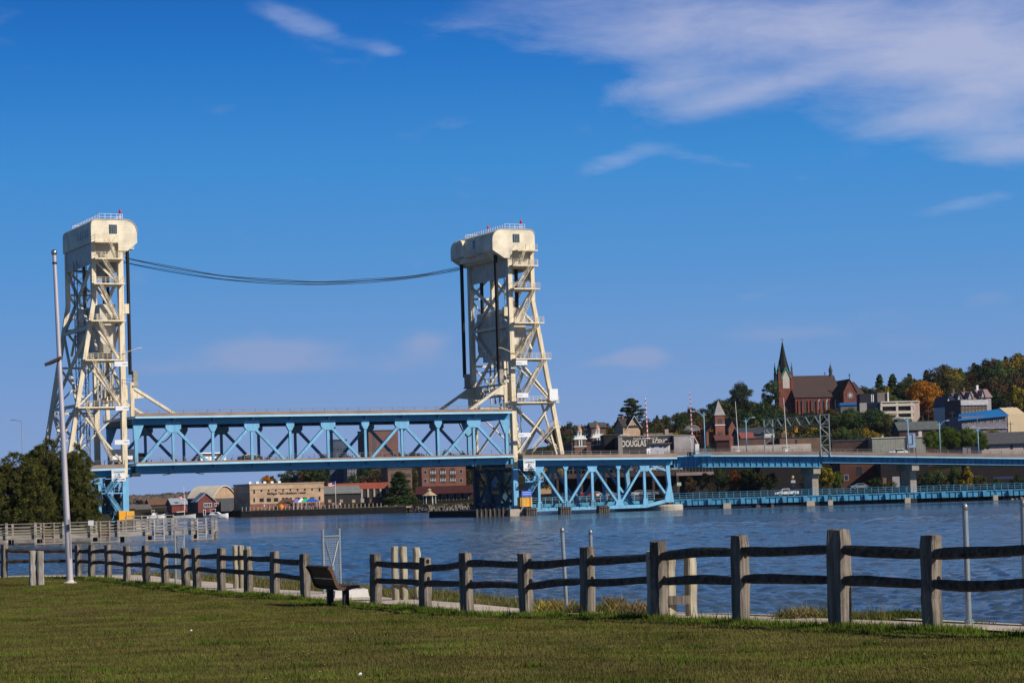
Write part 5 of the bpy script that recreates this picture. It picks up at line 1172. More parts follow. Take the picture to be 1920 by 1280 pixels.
NB = 2600; uu = RNG.uniform(2075, 3250, NB); DD = RNG.uniform(760, 1090, NB); hh = far_z((uu - 960) * DD / F, DD) + 2; rad = RNG.uniform(3.5, 6.5, NB)
BB_ = np.array([(0, 0, 1.5), (1, 0, .25), (.3, -.95, .25), (-.8, -.6, .25), (-.8, .6, .25), (.3, .95, .25), (.7, -.5, .95), (-.7, -.3, .9), (0, .7, .9)]); J = BB_[None] * (1 + RNG.uniform(-.3, .3, (NB, 9, 1)))
vv_ = J * rad[:, None, None] + np.column_stack([(uu - 960) * DD / F, DD, hh])[:, None, :]
tag(fast_mesh('hill_wood', vv_.reshape(-1, 3), (tri[None] + (np.arange(NB) * 9)[:, None, None]).reshape(-1, 3), LEAF['olive']), 'continuous wood on the hill beyond the right edge', 'forest', kind='stuff')
# ---- building helper ----------------------------------------------------------------------
BR_RED = brickmat('red_brick', (.25, .085, .055), (.19, .065, .045), (.22, .16, .13), .8)
BR_BROWN = brickmat('brown_brick', (.20, .11, .075), (.15, .085, .06), (.19, .15, .12), .8)
BR_TAN = brickmat('tan_block', (.48, .34, .23), (.44, .31, .21), (.38, .28, .20), .9, 1.2, .6)
SAND = brickmat('red_sandstone', (.20, .062, .046), (.155, .05, .038), (.12, .05, .04), .7, .9, .4)
class Bld:
    def __init__(s, name, label, u0, u1, vt, D, depth, wall, b=TH, cat='building', zb=None, group=None, side=True):
        P = at(u0, vt, D); s.P = P; s.b = b; s.e = np.array([math.cos(b), math.sin(b), 0]); s.n = np.array([-math.sin(b), math.cos(b), 0])
        Q = plane(u1, vt, P, s.n); s.L = float((Q - P) @ s.e); s.d = depth
        s.zt = float(P[2]); c = [P + s.e * i * s.L + s.n * j * depth for i in (0, 1) for j in (0, 1)]
        zg = min(float(far_z(q[0], q[1])) for q in c) - .5; s.zb = zg if zb is None else zb; s.zb = min(s.zb, s.zt - 1)
        s.o = thing(name, label, cat, (P[0], P[1], s.zb), b, group); s.h = s.zt - s.zb
        if wall: s.wall = MB().box(0, s.L, 0, depth, 0, s.h).build('wall', wall, s.o)
    def loc(s, u, v, y=0.0):
        Q = plane(u, v, s.P + s.n * y, s.n); q = Q - s.P; return float(q @ s.e), float(Q[2]) - s.zb
    def box(s, name, M_, x0, x1, y0, y1, z0, z1, parent=None): return MB().box(x0, x1, y0, y1, z0, z1).build(name, M_, parent or s.o)
    def win(s, u0, u1, v0, v1, frame=None, name='window', M_=None, bars=(0, 0), sill=False):
        (x0, z1), (x1, _), (_, z0) = s.loc(u0, v0), s.loc(u1, v0), s.loc((u0 + u1) / 2, v1); _, z1 = s.loc((u0 + u1) / 2, v0)
        w = MB().box(x0, x1, -.035, -.003, z0, z1).build(name, M_ or GLASS, s.o)
        if frame:
            t = .09; f = MB(); f.box(x0 - t, x1 + t, -.08, -.036, z0 - t, z0 + .02).box(x0 - t, x1 + t, -.08, -.036, z1 - .02, z1 + t).box(x0 - t, x0 + .02, -.08, -.036, z0 + .02, z1 - .02).box(x1 - .02, x1 + t, -.08, -.036, z0 + .02, z1 - .02)
            for i in range(bars[0]): xx = x0 + (x1 - x0) * (i + 1) / (bars[0] + 1); f.box(xx - .04, xx + .04, -.075, -.036, z0 + .021, z1 - .021)
            for i in range(bars[1]): zz = z0 + (z1 - z0) * (i + 1) / (bars[1] + 1); f.box(x0 + .021, x1 - .021, -.09, -.076, zz - .04, zz + .04)
            f.build('frame', frame, w)
        return w
    def side_win(s, y0, y1, z0, z1, left=True, M_=None):
        x = (-.035, -.003) if left else (s.L + .003, s.L + .035); return MB().box(x[0], x[1], y0, y1, z0, z1).build('window', M_ or GLASS, s.o)
    def flat(s, M_=None, over=.15, t=.35, M2=None): s.box('roof', M_ or ROOFD, -over, s.L + over, -over, s.d + over, s.h + .003, s.h + t); return s
    def gable_x(s, rise, M_, over=.4, gable=None):   # ridge parallel to the front
        r = MB(); h = s.h; o_ = over; k = rise * over / (s.d / 2)
        for a, b in (((-o_, h - k), (s.d / 2, h + rise)), ((s.d + o_, h - k), (s.d / 2, h + rise))):
            r.add([(-o_, a[0], a[1]), (s.L + o_, a[0], a[1]), (s.L + o_, b[0], b[1]), (-o_, b[0], b[1]), (-o_, a[0], a[1] + .22), (s.L + o_, a[0], a[1] + .22), (s.L + o_, b[0], b[1] + .22), (-o_, b[0], b[1] + .22)], [(0, 3, 2, 1), (4, 5, 6, 7), (0, 1, 5, 4), (1, 2, 6, 5), (2, 3, 7, 6), (3, 0, 4, 7)])
        r.build('roof', M_, s.o)
        MB().prism([(.02, h + .001), (s.d - .02, h + .001), (s.d / 2, h + rise - .02)], .02, s.L - .02, ax='x').build('gable', gable or s.wall.data.materials[0], s.o)
    def gable_y(s, rise, M_, over=.4, x0=0, x1=None, gable=None, y0=0, y1=None, h=None, trim=None):
        x1 = s.L if x1 is None else x1; y1 = s.d if y1 is None else y1; h = s.h if h is None else h; m_ = (x0 + x1) / 2; k = rise * over / ((x1 - x0) / 2); r = MB()
        for a in ((x0 - over, h - k), (x1 + over, h - k)):
            b = (m_, h + rise); r.add([(a[0], y0 - over, a[1]), (a[0], y1 + over, a[1]), (b[0], y1 + over, b[1]), (b[0], y0 - over, b[1]), (a[0], y0 - over, a[1] + .22), (a[0], y1 + over, a[1] + .22), (b[0], y1 + over, b[1] + .22), (b[0], y0 - over, b[1] + .22)], [(0, 1, 2, 3), (7, 6, 5, 4), (0, 4, 5, 1), (1, 5, 6, 2), (2, 6, 7, 3), (3, 7, 4, 0)])
        r.build('roof', M_, s.o); MB().prism([(x0 + .02, h + .001), (x1 - .02, h + .001), (m_, h + rise - .02)], y0 + .02, y1 - .02, ax='y').build('gable', gable or s.wall.data.materials[0], s.o)
        if trim:
            t = MB()
            for a in ((x0 - over, h - k), (x1 + over, h - k)): t.beam((a[0], y0 - over - .05, a[1] + .1), (m_, y0 - over - .05, h + rise + .1), .1, .28, (0, 1, 0))
            t.build('verge_board', trim, s.o)
WARM = mat('white_siding', (.62, .60, .60), .7, .08, .8)
GREYW = mat('grey_siding', (.34, .33, .36), .8, .1, .8)

# 1 --- tan three storey building on the quay
B = Bld('quay_building', 'tan three storey building with dark lettering on the far quay', 468, 607, 909, 643, 19, BR_TAN, b=.36, zb=1.5)
B.box('cornice', mat('tan_cornice', (.42, .31, .22), .8), -.15, B.L + .15, -.15, B.d + .15, B.h - 1.35, B.h - 1.15); B.flat(mat('tan_coping', (.36, .27, .2), .8)); B.box('plinth', BR_RED, -.02, B.L + .03, -.05, -.003, 0, 1.9)
for k in range(10):
    u = 490 + k * 13.6
    if k < 9: B.win(u - 1.6, u + 1.4, 916.5 - .32 * k, 921.5 - .32 * k)
for u, a, b in ((476.5, 917, 925), (599, 912.5, 921), (476.5, 933.5, 941), (599, 930, 937.5)): B.win(u - 1.6, u + 1.6, a, b)
for k, u in enumerate((490.5, 504, 517.5, 558, 571.5, 585)): B.win(u - 4, u + 4, 933.6 - .32 * (u - 490) / 13.6, 940.6 - .32 * (u - 490) / 13.6)
for u in (531, 538, 545): B.win(u - (2 if u != 538 else 3), u + (2 if u != 538 else 3), 932.3, 937.6)
for u in (477, 491, 504, 517): B.win(u - 4 + (2 if u == 477 else 0), u + 4, 950.5, 957.5)
x0, z0 = B.loc(519, 955); x1, _ = B.loc(556, 955); xm = (x0 + x1) / 2; R_ = (x1 - x0) / 2
pts = [(xm + R_ * math.cos(math.pi * k / 14), z0 - .8 + 3.4 * math.sin(math.pi * k / 14)) for k in range(15)]
m_ = MB()
for a, b in zip(pts, pts[1:]): m_.beam((a[0], -.4, a[1]), (b[0], -.4, b[1]), 1.0, .28, (0, 1, 0))
m_.build('entrance_arch', mat('arch_brown', (.10, .05, .035), .6), B.o)
B.win(530, 540, 947, 957, name='door'); B.win(542.5, 552, 946.6, 957, name='door')
xa, za = B.loc(501, 925.2); xb, zb_ = B.loc(573.5, 921.2); text('lettering', 'Michigan Tech Lakeshore Center', 1.0, BLACK, B.o, ((xa + xb) / 2, -.06, (za + zb_) / 2 - .12), width=xb - xa, ext=.03, bold=.012)
for k in range(12): B.side_win(.9 + k * 1.0, 1.3 + k * 1.0, 5.2, 7.0, M_=mat('dim_window', (.06, .06, .065), .3))
for k in range(12): B.side_win(.9 + k * 1.0, 1.3 + k * 1.0, 2.2, 3.9, M_=_mats['dim_window'])
for k in range(5): B.box('roof_vent', WHITE, 1.5 + k * 2.3, 2.3 + k * 2.3, 7 + k * .6, 7.8 + k * .6, B.h + .35, B.h + 1.0)
# 2 --- boathouse with arched roof
B = Bld('boathouse', 'large boathouse with pale arched roof left of the tan lettered building', 399, 441, 934, 668, 9.2, mat('dark_bluegrey_wall', (.07, .075, .09), .8, .2), b=1.05, zb=1.5)
n = 12; pf = [(-.3 + (B.L + .6) * k / n, B.h + 3.5 * math.sin(math.pi * k / n) ** .85) for k in range(n + 1)]
m_ = MB()
for a, b in zip(pf, pf[1:]): m_.add([(a[0], -.5, a[1]), (b[0], -.5, b[1]), (b[0], B.d, b[1]), (a[0], B.d, a[1]), (a[0], -.5, a[1] + .25), (b[0], -.5, b[1] + .25), (b[0], B.d, b[1] + .25), (a[0], B.d, a[1] + .25)], [(0, 3, 2, 1), (4, 5, 6, 7), (0, 1, 5, 4), (1, 2, 6, 5), (2, 3, 7, 6), (3, 0, 4, 7)])
m_.build('roof', mat('pale_roof', (.62, .56, .46), .7, .1, .5), B.o); MB().prism(pf, .0, B.d - .1).build('gable', mat('tan_gable', (.40, .28, .19), .8), B.o)
B = Bld('boat_shop', 'dark red waterside building with white framed windows in front of the boathouse', 371, 414, 939, 655, 9, brickmat('maroon_brick', (.20, .06, .06), (.16, .05, .05), (.14, .07, .06), .8), b=.30, zb=1.4)
B.gable_y(2.2, mat('white_metal_roof', (.42, .43, .46), .5), x0=-.2, x1=B.L * .75)
B.win(382.5, 396.5, 943, 949.5, WHITE, bars=(3, 0)); B.win(403, 409, 942.5, 948, WHITE, bars=(1, 0)); B.win(381.5, 385, 955.5, 965, WHITE, name='door')
B = Bld('annex', 'red gabled annex between the boathouse and the tan building', 402, 430, 938, 690, 8, mat('red_siding', (.18, .045, .035), .8, .1), b=.34, zb=1.5); B.gable_y(2.0, ROOFG)
B = Bld('boat_shed', 'small red shed with grey roof left of the boathouse', 322, 351, 945, 690, 8, _mats['red_siding'], b=.34, zb=1.5); B.gable_x(1.6, mat('grey_metal_roof', (.32, .36, .42), .5))
B = Bld('marina_shed', 'low brown roofed marina shed at left of the far shore', 281, 322, 946, 760, 10, mat('dark_siding', (.06, .05, .05), .8), b=.3, zb=1.4); B.gable_x(1.8, mat('brown_roof', (.16, .085, .055), .8))
B = Bld('marina_shed', 'long low grey roofed shed beside the left tower base on the far shore', 246, 283, 955, 740, 10, mat('drab_wall', (.10, .09, .085), .8), b=.3, zb=1.4); B.gable_x(1.4, mat('drab_roof', (.13, .12, .12), .8))

# people: a small standing figure grown from a skin skeleton
def skin_person(name, label, loc, rz, shirt, legs, group, hgt=1.72, arm=0.0, cat='person', hat=None):
    o = thing(name, label, cat, loc, rz, group); s = hgt / 1.72
    J = [(0, 0, .95), (0, 0, 1.18), (0, 0, 1.40), (0, 0, 1.50), (0, -.01, 1.60), (0, 0, 1.70), (.10, 0, .90), (.11, .02, .50), (.11, 0, .08), (.11, -.13, .04), (-.10, 0, .90), (-.11, -.06, .50), (-.11, .05, .08), (-.11, -.08, .04), (.19, 0, 1.40), (.24, .02, 1.14), (.24, -.10 - arm * .2, .92 + arm * .35), (.24, -.14 - arm * .25, .84 + arm * .42), (-.19, 0, 1.40), (-.24, .02, 1.14), (-.24, -.08, .92), (-.24, -.11, .84)]
    Ed = [(0, 1), (1, 2), (2, 3), (3, 4), (4, 5), (0, 6), (6, 7), (7, 8), (8, 9), (0, 10), (10, 11), (11, 12), (12, 13), (2, 14), (14, 15), (15, 16), (16, 17), (2, 18), (18, 19), (19, 20), (20, 21)]
    Rr = [.15, .135, .15, .055, .095, .075, .09, .062, .042, .04, .09, .062, .042, .04, .065, .045, .034, .035, .065, .045, .034, .035]
    me = bpy.data.meshes.new(name + '_body'); me.from_pydata([tuple(c * s for c in j) for j in J], Ed, []); t = link(bpy.data.objects.new('t', me)); md = t.modifiers.new('s', 'SKIN')
    for v, r_ in zip(me.skin_vertices[0].data, Rr): v.radius = (r_ * s, r_ * s * (.75 if r_ > .12 else 1))
    me.skin_vertices[0].data[0].use_root = True; t.modifiers.new('b', 'SUBSURF').levels = 1
    dg = bpy.context.evaluated_depsgraph_get(); m2 = bpy.data.meshes.new_from_object(t.evaluated_get(dg)); bpy.data.objects.remove(t)
    m2.materials.clear()
    for q in (legs, shirt, SKIN_, HAIR): m2.materials.append(q)
    for p in m2.polygons:
        c = p.center; z = c.z / s; p.material_index = 0 if z < .98 and abs(c.x) < .2 * s else (2 if z > 1.47 or (abs(c.x) > .2 * s and z < 1.08) else 1)
        if z > 1.62 or (z > 1.53 and c.y > .03 * s): p.material_index = 3
        p.use_smooth = True
    b = link(bpy.data.objects.new('body', m2)); b.parent = o
    if hat: MB().lathe([(.13, 1.66), (.125, 1.74), (.07, 1.79), (.01, 1.80)], (0, 0, 0), 10).build('helmet', hat, o)
    return o
SKIN_ = mat('skin', (.45, .27, .19), .7, .1, 3); HAIR = mat('hair', (.05, .03, .02), .9, .2, 5)
CL = [mat('cloth_%s' % n_, c, .9, .15, 4) for n_, c in (('white', (.7, .7, .7)), ('navy', (.02, .03, .09)), ('red', (.35, .03, .03)), ('black', (.02, .02, .02)), ('grey', (.2, .2, .22)), ('tan', (.4, .3, .2)), ('blue', (.05, .15, .4)))]
# quay deck with people, tents and railing posts
q0 = at(452, 960, 634); q1 = at(762, 957, 622)
o = thing('quay_deck', 'long timber boardwalk along the far quay in front of the tan building', 'boardwalk', (q0[0], q0[1], 0), math.atan2(q1[1] - q0[1], q1[0] - q0[0])); Lq = math.hypot(q1[0] - q0[0], q1[1] - q0[1])
MB().box(0, Lq, 0, 9, 1.25, 1.62).build('deck', mat('deck_tan', (.30, .24, .19), .9), o); MB().box(0, Lq, -.12, -.003, -1, 1.6).build('quay_face', mat('black_timber', (.03, .026, .024)), o)
m_ = MB()
for x in np.arange(.3, Lq * .86, 1.15): m_.box(x - .07, x + .07, .1, .24, 1.62, 2.7)
m_.build('railing_posts', mat('post_tan', (.50, .42, .34), .8), o)
def qp(u, y): P = plane(u, 957, q0 + np.array([-math.sin(o.rotation_euler.z), math.cos(o.rotation_euler.z), 0]) * y, np.array([-math.sin(o.rotation_euler.z), math.cos(o.rotation_euler.z), 0])); return (P[0], P[1], 1.63)
rp = random.Random(3); names = ['white', 'navy', 'red', 'black', 'grey', 'tan', 'blue']
for k in range(26):
    u = rp.uniform(488, 604) if k < 19 else rp.uniform(612, 645); i, j = rp.randrange(7), rp.choice([1, 3, 4, 5])
    skin_person('person', 'person in a %s top and %s trousers %s' % (names[i], names[j], 'before the tan building' if k < 19 else 'beyond the tents'), qp(u, rp.uniform(2.2, 5.5)), rp.uniform(0, 6.2), CL[i], CL[j], 'visitors on the far boardwalk', rp.uniform(1.6, 1.85))
def tent(u, c, label, w=3.0, stripe=None):
    P = qp(u, 3.4); t = thing('canopy_tent', label, 'tent', P, .3, 'pop up tents on the far boardwalk'); w2 = w / 2
    MB().add([(-w2, -w2, 2.1), (w2, -w2, 2.1), (w2, w2, 2.1), (-w2, w2, 2.1), (0, 0, 3.1), (-w2, -w2, 1.9), (w2, -w2, 1.9), (w2, w2, 1.9), (-w2, w2, 1.9)], [(0, 1, 4), (1, 2, 4), (2, 3, 4), (3, 0, 4), (0, 5, 6, 1), (1, 6, 7, 2), (2, 7, 8, 3), (3, 8, 5, 0)]).build('canopy', c, t)
    for a in (-1, 1):
        for b in (-1, 1): MB().box(a * w2 - .04, a * w2 + .04, b * w2 - .04, b * w2 + .04, 0, 2.1).build('leg', WHITE, t)
tent(557, mat('tent_violet', (.18, .17, .5), .8), 'violet blue pop up tent, leftmost of the row', 2.2); tent(566, mat('tent_white', (.75, .75, .78), .8), 'white pop up tent beside the green one', 2.6); tent(573, mat('tent_green', (.02, .42, .18), .8), 'green pop up tent on the boardwalk', 2.6); tent(585, mat('tent_blue', (.02, .10, .45), .8), 'wide blue pop up tent, rightmost of the row', 3.6)
P = qp(527, 3.2); t = thing('orange_balloon_figure', 'bright orange inflatable ball on the far boardwalk', 'inflatable', P); MB().lathe([(.2, 0), (.6, .25), (.8, .75), (.68, 1.2), (.32, 1.5), (.02, 1.55)], (0, 0, 0), 12).build('ball', mat('orange_vinyl', (.8, .22, .02), .5), t, smooth=True); MB().box(-.3, .3, -.3, .3, 0, .1).build('base', BLACK, t)
def flag(u, vt, vb, D, label, wd=1.9):
    P = at(u, vb, D); h = float(at(u, vt, D)[2] - P[2]); o = thing('flagpole', label, 'flagpole', P, .2); MB().tube((0, 0, 0), (0, 0, h), .06, 8).build('pole', WHITE, o); 
    m1, m2, m3 = MB(), MB(), MB(); H_ = wd * .55; n = 6
    for s_ in range(7):
        for k in range(n):
            xa, xb = -wd * k / n, -wd * (k + 1) / n; za = h - .1 - H_ * s_ / 7 - .35 * k / n; zb_ = h - .1 - H_ * s_ / 7 - .35 * (k + 1) / n; dz = H_ / 7; ya, yb = .12 * math.sin(k), .12 * math.sin(k + 1)
            tgt = m3 if (k < 3 and s_ < 4) else (m1 if s_ % 2 == 0 else m2)
            tgt.add([(xa, ya, za), (xb, yb, zb_), (xb, yb, zb_ - dz), (xa, ya, za - dz), (xa, ya + .02, za), (xb, yb + .02, zb_), (xb, yb + .02, zb_ - dz), (xa, ya + .02, za - dz)], [(0, 1, 2, 3), (7, 6, 5, 4)])
    c = m1.build('flag', mat('flag_red', (.5, .04, .05), .8), o); m2.build('flag_stripes', WHITE, c); m3.build('flag_canton', mat('flag_blue', (.03, .05, .25), .8), c)
flag(630, 902, 955, 634, 'tall flagpole with a striped flag right of the tan building', 2.0)
flag(347, 928, 955, 690, 'flagpole with a striped flag beside the small red shed', 1.7)

# 3 --- buildings seen under the bridge deck
B = Bld('apartment_tower', 'blue grey apartment slab rising behind the red parking ramp', 617, 650, 826, 760, 12, mat('slate_wall', (.075, .10, .15), .8, .15, .3), b=.1); B.flat()
for i in range(8):
    for j in range(5): B.win(620 + j * 6, 623 + j * 6, 840 + i * 8, 844 + i * 8, M_=_mats['dim_window'])
B = Bld('apartment_tower', 'grey apartment slab right of the blue grey one behind the parking ramp', 651, 668, 868, 755, 10, mat('grey_wall', (.17, .17, .19), .8, .1, .4), b=.3); B.flat()
for i in range(6):
    for j in range(3): B.win(653 + j * 5, 655.5 + j * 5, 873 + i * 6, 876 + i * 6, M_=_mats['dim_window'])
B = Bld('parking_ramp', 'two level parking ramp with rust red parapet behind the flagpole', 628, 728, 906, 688, 16, None, b=.16, zb=2.0)
for z in (0.2, B.h - 2.4 - 0): pass
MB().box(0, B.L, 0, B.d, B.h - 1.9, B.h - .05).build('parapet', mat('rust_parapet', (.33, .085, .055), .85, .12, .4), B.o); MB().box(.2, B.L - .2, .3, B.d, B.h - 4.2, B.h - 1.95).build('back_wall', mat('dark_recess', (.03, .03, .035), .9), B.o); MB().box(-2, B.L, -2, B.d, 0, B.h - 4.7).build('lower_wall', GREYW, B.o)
for x in np.linspace(.5, B.L - .5, 9): MB().box(x - .25, x + .25, 0, .28, B.h - 4.65, B.h - 1.95).build('column', CONC, B.o)
ex = B
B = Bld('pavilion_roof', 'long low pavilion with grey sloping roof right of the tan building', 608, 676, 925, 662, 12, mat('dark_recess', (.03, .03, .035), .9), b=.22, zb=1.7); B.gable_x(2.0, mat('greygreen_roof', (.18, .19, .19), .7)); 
for u in (615, 637, 660): B.win(u, u + 6, 936, 942, M_=mat('tan_panel', (.35, .25, .18), .8))
B = Bld('brick_block', 'low brown brick block between the boardwalk and the spruce', 693, 742, 934, 642, 10, BR_BROWN, b=.22, zb=1.7); B.flat(); B.win(704, 722, 943, 956); B.win(730, 738, 943, 956)
B = Bld('brick_hotel', 'brown brick block behind the tall spruce', 727, 772, 880, 700, 14, BR_BROWN, b=.2); B.flat(M_=ROOFG)
B.box('upper_storey', mat('mauve_wall', (.10, .085, .10), .8), .5, B.L, 1, B.d, B.h + .35, B.h + 3.0)
for i in range(4):
    for u in (733, 758): B.win(u, u + 12, 888 + i * 11, 894 + i * 11, M_=_mats['dim_window'])
B = Bld('brick_warehouse', 'red brick warehouse with three tall arched bays under the bridge deck', 790, 873, 862, 672, 14, BR_RED, b=.12); B.flat()
for k, u in enumerate((806, 824.5, 843)):
    x0, z0 = B.loc(u, 905); x1, _ = B.loc(u + 12, 905); _, zt_w = B.loc(u + 6, 882.5); xm = (x0 + x1) / 2; r_ = (x1 - x0) / 2
    f = MB().prism([(x0, z0), (x1, z0)] + [(xm + r_ * math.cos(math.pi * j / 8), zt_w + r_ * math.sin(math.pi * j / 8)) for j in range(9)], -.04, -.003).build('arched_recess', mat('recess_brown', (.07, .04, .035), .8), B.o)
    for v in (882, 896): 
        a, z1 = B.loc(u + 1.5, v); b, _ = B.loc(u + 10.5, v); w = MB().box(a, b, -.08, -.041, z1 - 1.1, z1).build('window', GLASS, B.o); g = MB()
        for j in range(4): xx = a + (b - a) * j / 3; g.box(xx - .05, xx + .05, -.11, -.081, z1 - 1.1, z1)
        g.box(a, b, -.115, -.111, z1 - .6, z1 - .5); g.build('frame', WHITE, w)
for u, v in ((795, 882), (862, 880), (795, 898), (862, 897)): B.win(u, u + 5, v, v + 6, GREYW)
for u in (798, 812, 832, 855): B.win(u, u + 8, 918, 932)
B = Bld('red_awning_building', 'long dark red awning roof over glass shop fronts in front of the brick warehouse', 781, 885, 912, 655, 8, mat('maroon_wall', (.045, .018, .02), .8), b=.08, zb=2.0)
B.box('awning', mat('maroon_roof', (.075, .02, .022), .7), -.4, B.L + .3, -1.6, -.003, B.h - 2.2, B.h)
for k in range(7): B.win(786 + k * 14, 794 + k * 14, 926, 940, GREYW, M_=GLASS)
B = Bld('tall_brown_block', 'tall windowless brown block seen through the lift span truss', 688, 746, 808, 900, 16, mat('brown_panel', (.16, .085, .075), .85, .1, .2), b=.3); B.flat(); B.box('edge_strip', mat('grey_strip', (.10, .08, .09), .8), 2.2, 3.6, -.06, -.003, 2, B.h - .5)
# gazebo, spruce, shrubs on the bank
def gazebo(u, vb, D):
    P = at(u, vb, D); z = float(far_z(P[0], P[1])); o = thing('gazebo', 'small gazebo with tan pagoda roof on the bank right of the spruce', 'gazebo', (P[0], P[1], z)); 
    MB().lathe([(2.2, 2.2), (1.9, 2.35), (.6, 3.2), (.55, 3.3), (.02, 3.32)], (0, 0, 0), 8).build('roof', mat('tan_shingle', (.42, .33, .22), .8), o); MB().lathe([(.45, 3.3), (.45, 3.7), (.7, 3.72), (.02, 4.2)], (0, 0, 0), 8).build('cupola', mat('tan_shingle', (.42, .33, .22), .8), o)
    for k in range(6): a = math.pi * k / 3; MB().box(1.7 * math.cos(a) - .07, 1.7 * math.cos(a) + .07, 1.7 * math.sin(a) - .07, 1.7 * math.sin(a) + .07, 0, 2.3).build('post', WHITE, o)
gazebo(806, 955, 632)
tree_px(748.5, 880, 956, 640, 'conifer', 'dark_green', 'tall dark spruce on the bank in front of the brown brick block', 1.9, name='spruce_tree', hi=True, seed=1)
for k, (u, vt, D, c, lab) in enumerate(((784, 943, 628, 'olive', 'olive shrub on the bank left of the gazebo'), (796, 944, 630, 'brown', 'brown shrub touching the gazebo on its left'), (822, 947, 630, 'green', 'green shrub right of the gazebo'), (838, 948, 626, 'yellow', 'yellow green shrub near the left end of the black fender'), (765, 925, 650, 'olive', 'olive tree just right of the tall spruce'))): tree_px(u, vt, 960 if k != 4 else 958, D, 'round', c, lab, 1.3, name='shrub' if k != 4 else 'tree')
def rocks(name, label, us_, Ds, n, zr, smin=.35, smax=.9):
    V = []; Fq = []; base = np.array([(-1, -1, -1), (1, -1, -1), (1, 1, -1), (-1, 1, -1), (-.8, -.8, .8), (.8, -.8, .7), (.8, .8, .8), (-.8, .7, .9)], float) * .5; fq = np.array([(0, 3, 2, 1), (4, 5, 6, 7), (0, 1, 5, 4), (1, 2, 6, 5), (2, 3, 7, 6), (3, 0, 4, 7)])
    for k in range(n):
        u = RNG.uniform(*us_); s = float(np.interp(u, SH_U, SH_D)); t = RNG.uniform(0, 1); D = s + Ds[0] + (Ds[1] - Ds[0]) * t; z = zr[0] + (zr[1] - zr[0]) * t; a = RNG.uniform(0, 3); sz = RNG.uniform(smin, smax); M3 = np.array(Matrix.Rotation(a, 3, Vector(RNG.normal(size=3))))
        v = (base * (1 + RNG.uniform(-.3, .3, base.shape))) @ M3.T * sz + np.array([(u - 960) * D / F, D, z]); V.append(v); Fq.append(fq + k * 8)
    return tag(fast_mesh(name, np.concatenate(V), np.concatenate(Fq), mat('rubble_stone', (.16, .14, .12), .95, .5, .5, world=True)), label, 'rubble', kind='stuff')
rocks('rubble_bank', 'pale rubble stones banked along the shore below the low trestle', (1545, 2150), (-6.5, .8), 2600, (-.2, 1.9))
rocks('shore_stones', 'small dark stones along the water under the lift span', (705, 900), (-1.5, .5), 500, (-.1, 1.6), .3, .7)

# 4 --- under the right truss and girder approach
TANB = mat('tan_wall', (.46, .31, .20), .85, .1, .3)
B = Bld('tan_warehouse', 'windowless tan building seen through the fixed truss', 1008, 1172, 878, 690, 10, TANB, b=.05); B.flat()
B = Bld('parking_deck', 'dark brown parking deck with parked cars seen through the fixed truss', 1030, 1292, 888, 574, 14, None, b=-.02, zb=2.0)
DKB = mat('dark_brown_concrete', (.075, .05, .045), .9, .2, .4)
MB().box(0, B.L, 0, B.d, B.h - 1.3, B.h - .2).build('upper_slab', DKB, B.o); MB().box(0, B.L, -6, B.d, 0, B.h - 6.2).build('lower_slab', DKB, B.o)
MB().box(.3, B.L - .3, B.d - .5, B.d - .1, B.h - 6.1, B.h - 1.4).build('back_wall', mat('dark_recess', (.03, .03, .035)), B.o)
m_ = MB()
for x in np.arange(0, B.L, 1.0): m_.box(x - .03, x + .03, .1, .16, B.h - .2, B.h + .8)
m_.box(0, B.L, .1, .16, B.h + .75, B.h + .82); m_.build('railing', GALV, B.o)
for x in np.arange(2, B.L, 6): MB().box(x - .3, x + .3, .2, .8, B.h - 6.15, B.h - 1.35).build('column', DKB, B.o)
PK = B
cc = [('silver', (.5, .5, .52)), ('darkred', (.25, .02, .02)), ('white', (.75, .76, .78)), ('black', (.02, .02, .025)), ('navy', (.03, .05, .12)), ('bluegrey', (.18, .22, .28))]
def on_b(B_, u, y, z): x, _ = B_.loc(u, 900); P = B_.P + B_.e * x + B_.n * y; return (P[0], P[1], B_.zb + z)
for k, (u, ci) in enumerate(((1190, 5), (1204, 3), (1222, 2), (1236, 2), (1249, 5), (1264, 0))): car(on_b(PK, u, 2.2, PK.h - .19), -.02 + (math.pi if k % 2 else 0), '%s car on the upper parking deck, %s' % (cc[ci][0], ['leftmost of the row', 'second from the left', 'third from the left', 'fourth, bright, from the left', 'fifth from the left', 'last at the right'][k]), carpaint(*cc[ci]), group='cars parked on the upper deck')
for k, (u, ci) in enumerate(((1050, 3), (1063, 4), (1083, 0), (1100, 1), (1117, 2), (1142, 5), (1196, 0), (1216, 5), (1236, 3))): car(on_b(PK, u, -3 - (k % 2) * .3, PK.h - 6.19), -.02 + (math.pi if k % 3 else 0), '%s car on the lower parking level, %s' % (cc[ci][0], ['at its left end', 'second from the left', 'beside the red one', 'behind the middle truss posts', 'right of the red one', 'behind the long diagonal', 'left of the pair by the truss end', 'in the pair by the truss end', 'farthest right'][k]), carpaint(*cc[ci]), group='cars parked on the lower level')
B = Bld('car_ramp', 'short concrete ramp end with a railing right of the parking deck', 1268, 1338, 884, 560, 5, None, b=0, zb=2.5)
MB().box(0, B.L, 0, B.d, B.h - 1.0, B.h - .2).build('slab', mat('pinkgrey_concrete', (.27, .21, .19), .9), B.o); m_ = MB()
for x in np.arange(0, B.L, .8): m_.box(x - .03, x + .03, .1, .16, B.h - .2, B.h + .9)
m_.box(0, B.L, .1, .16, B.h + .85, B.h + .92); m_.build('railing', GALV, B.o); MB().box(1, B.L - 1, 4, 5, 0, B.h - 1.0).build('support_wall', mat('dark_recess', (.03, .03, .035)), B.o)
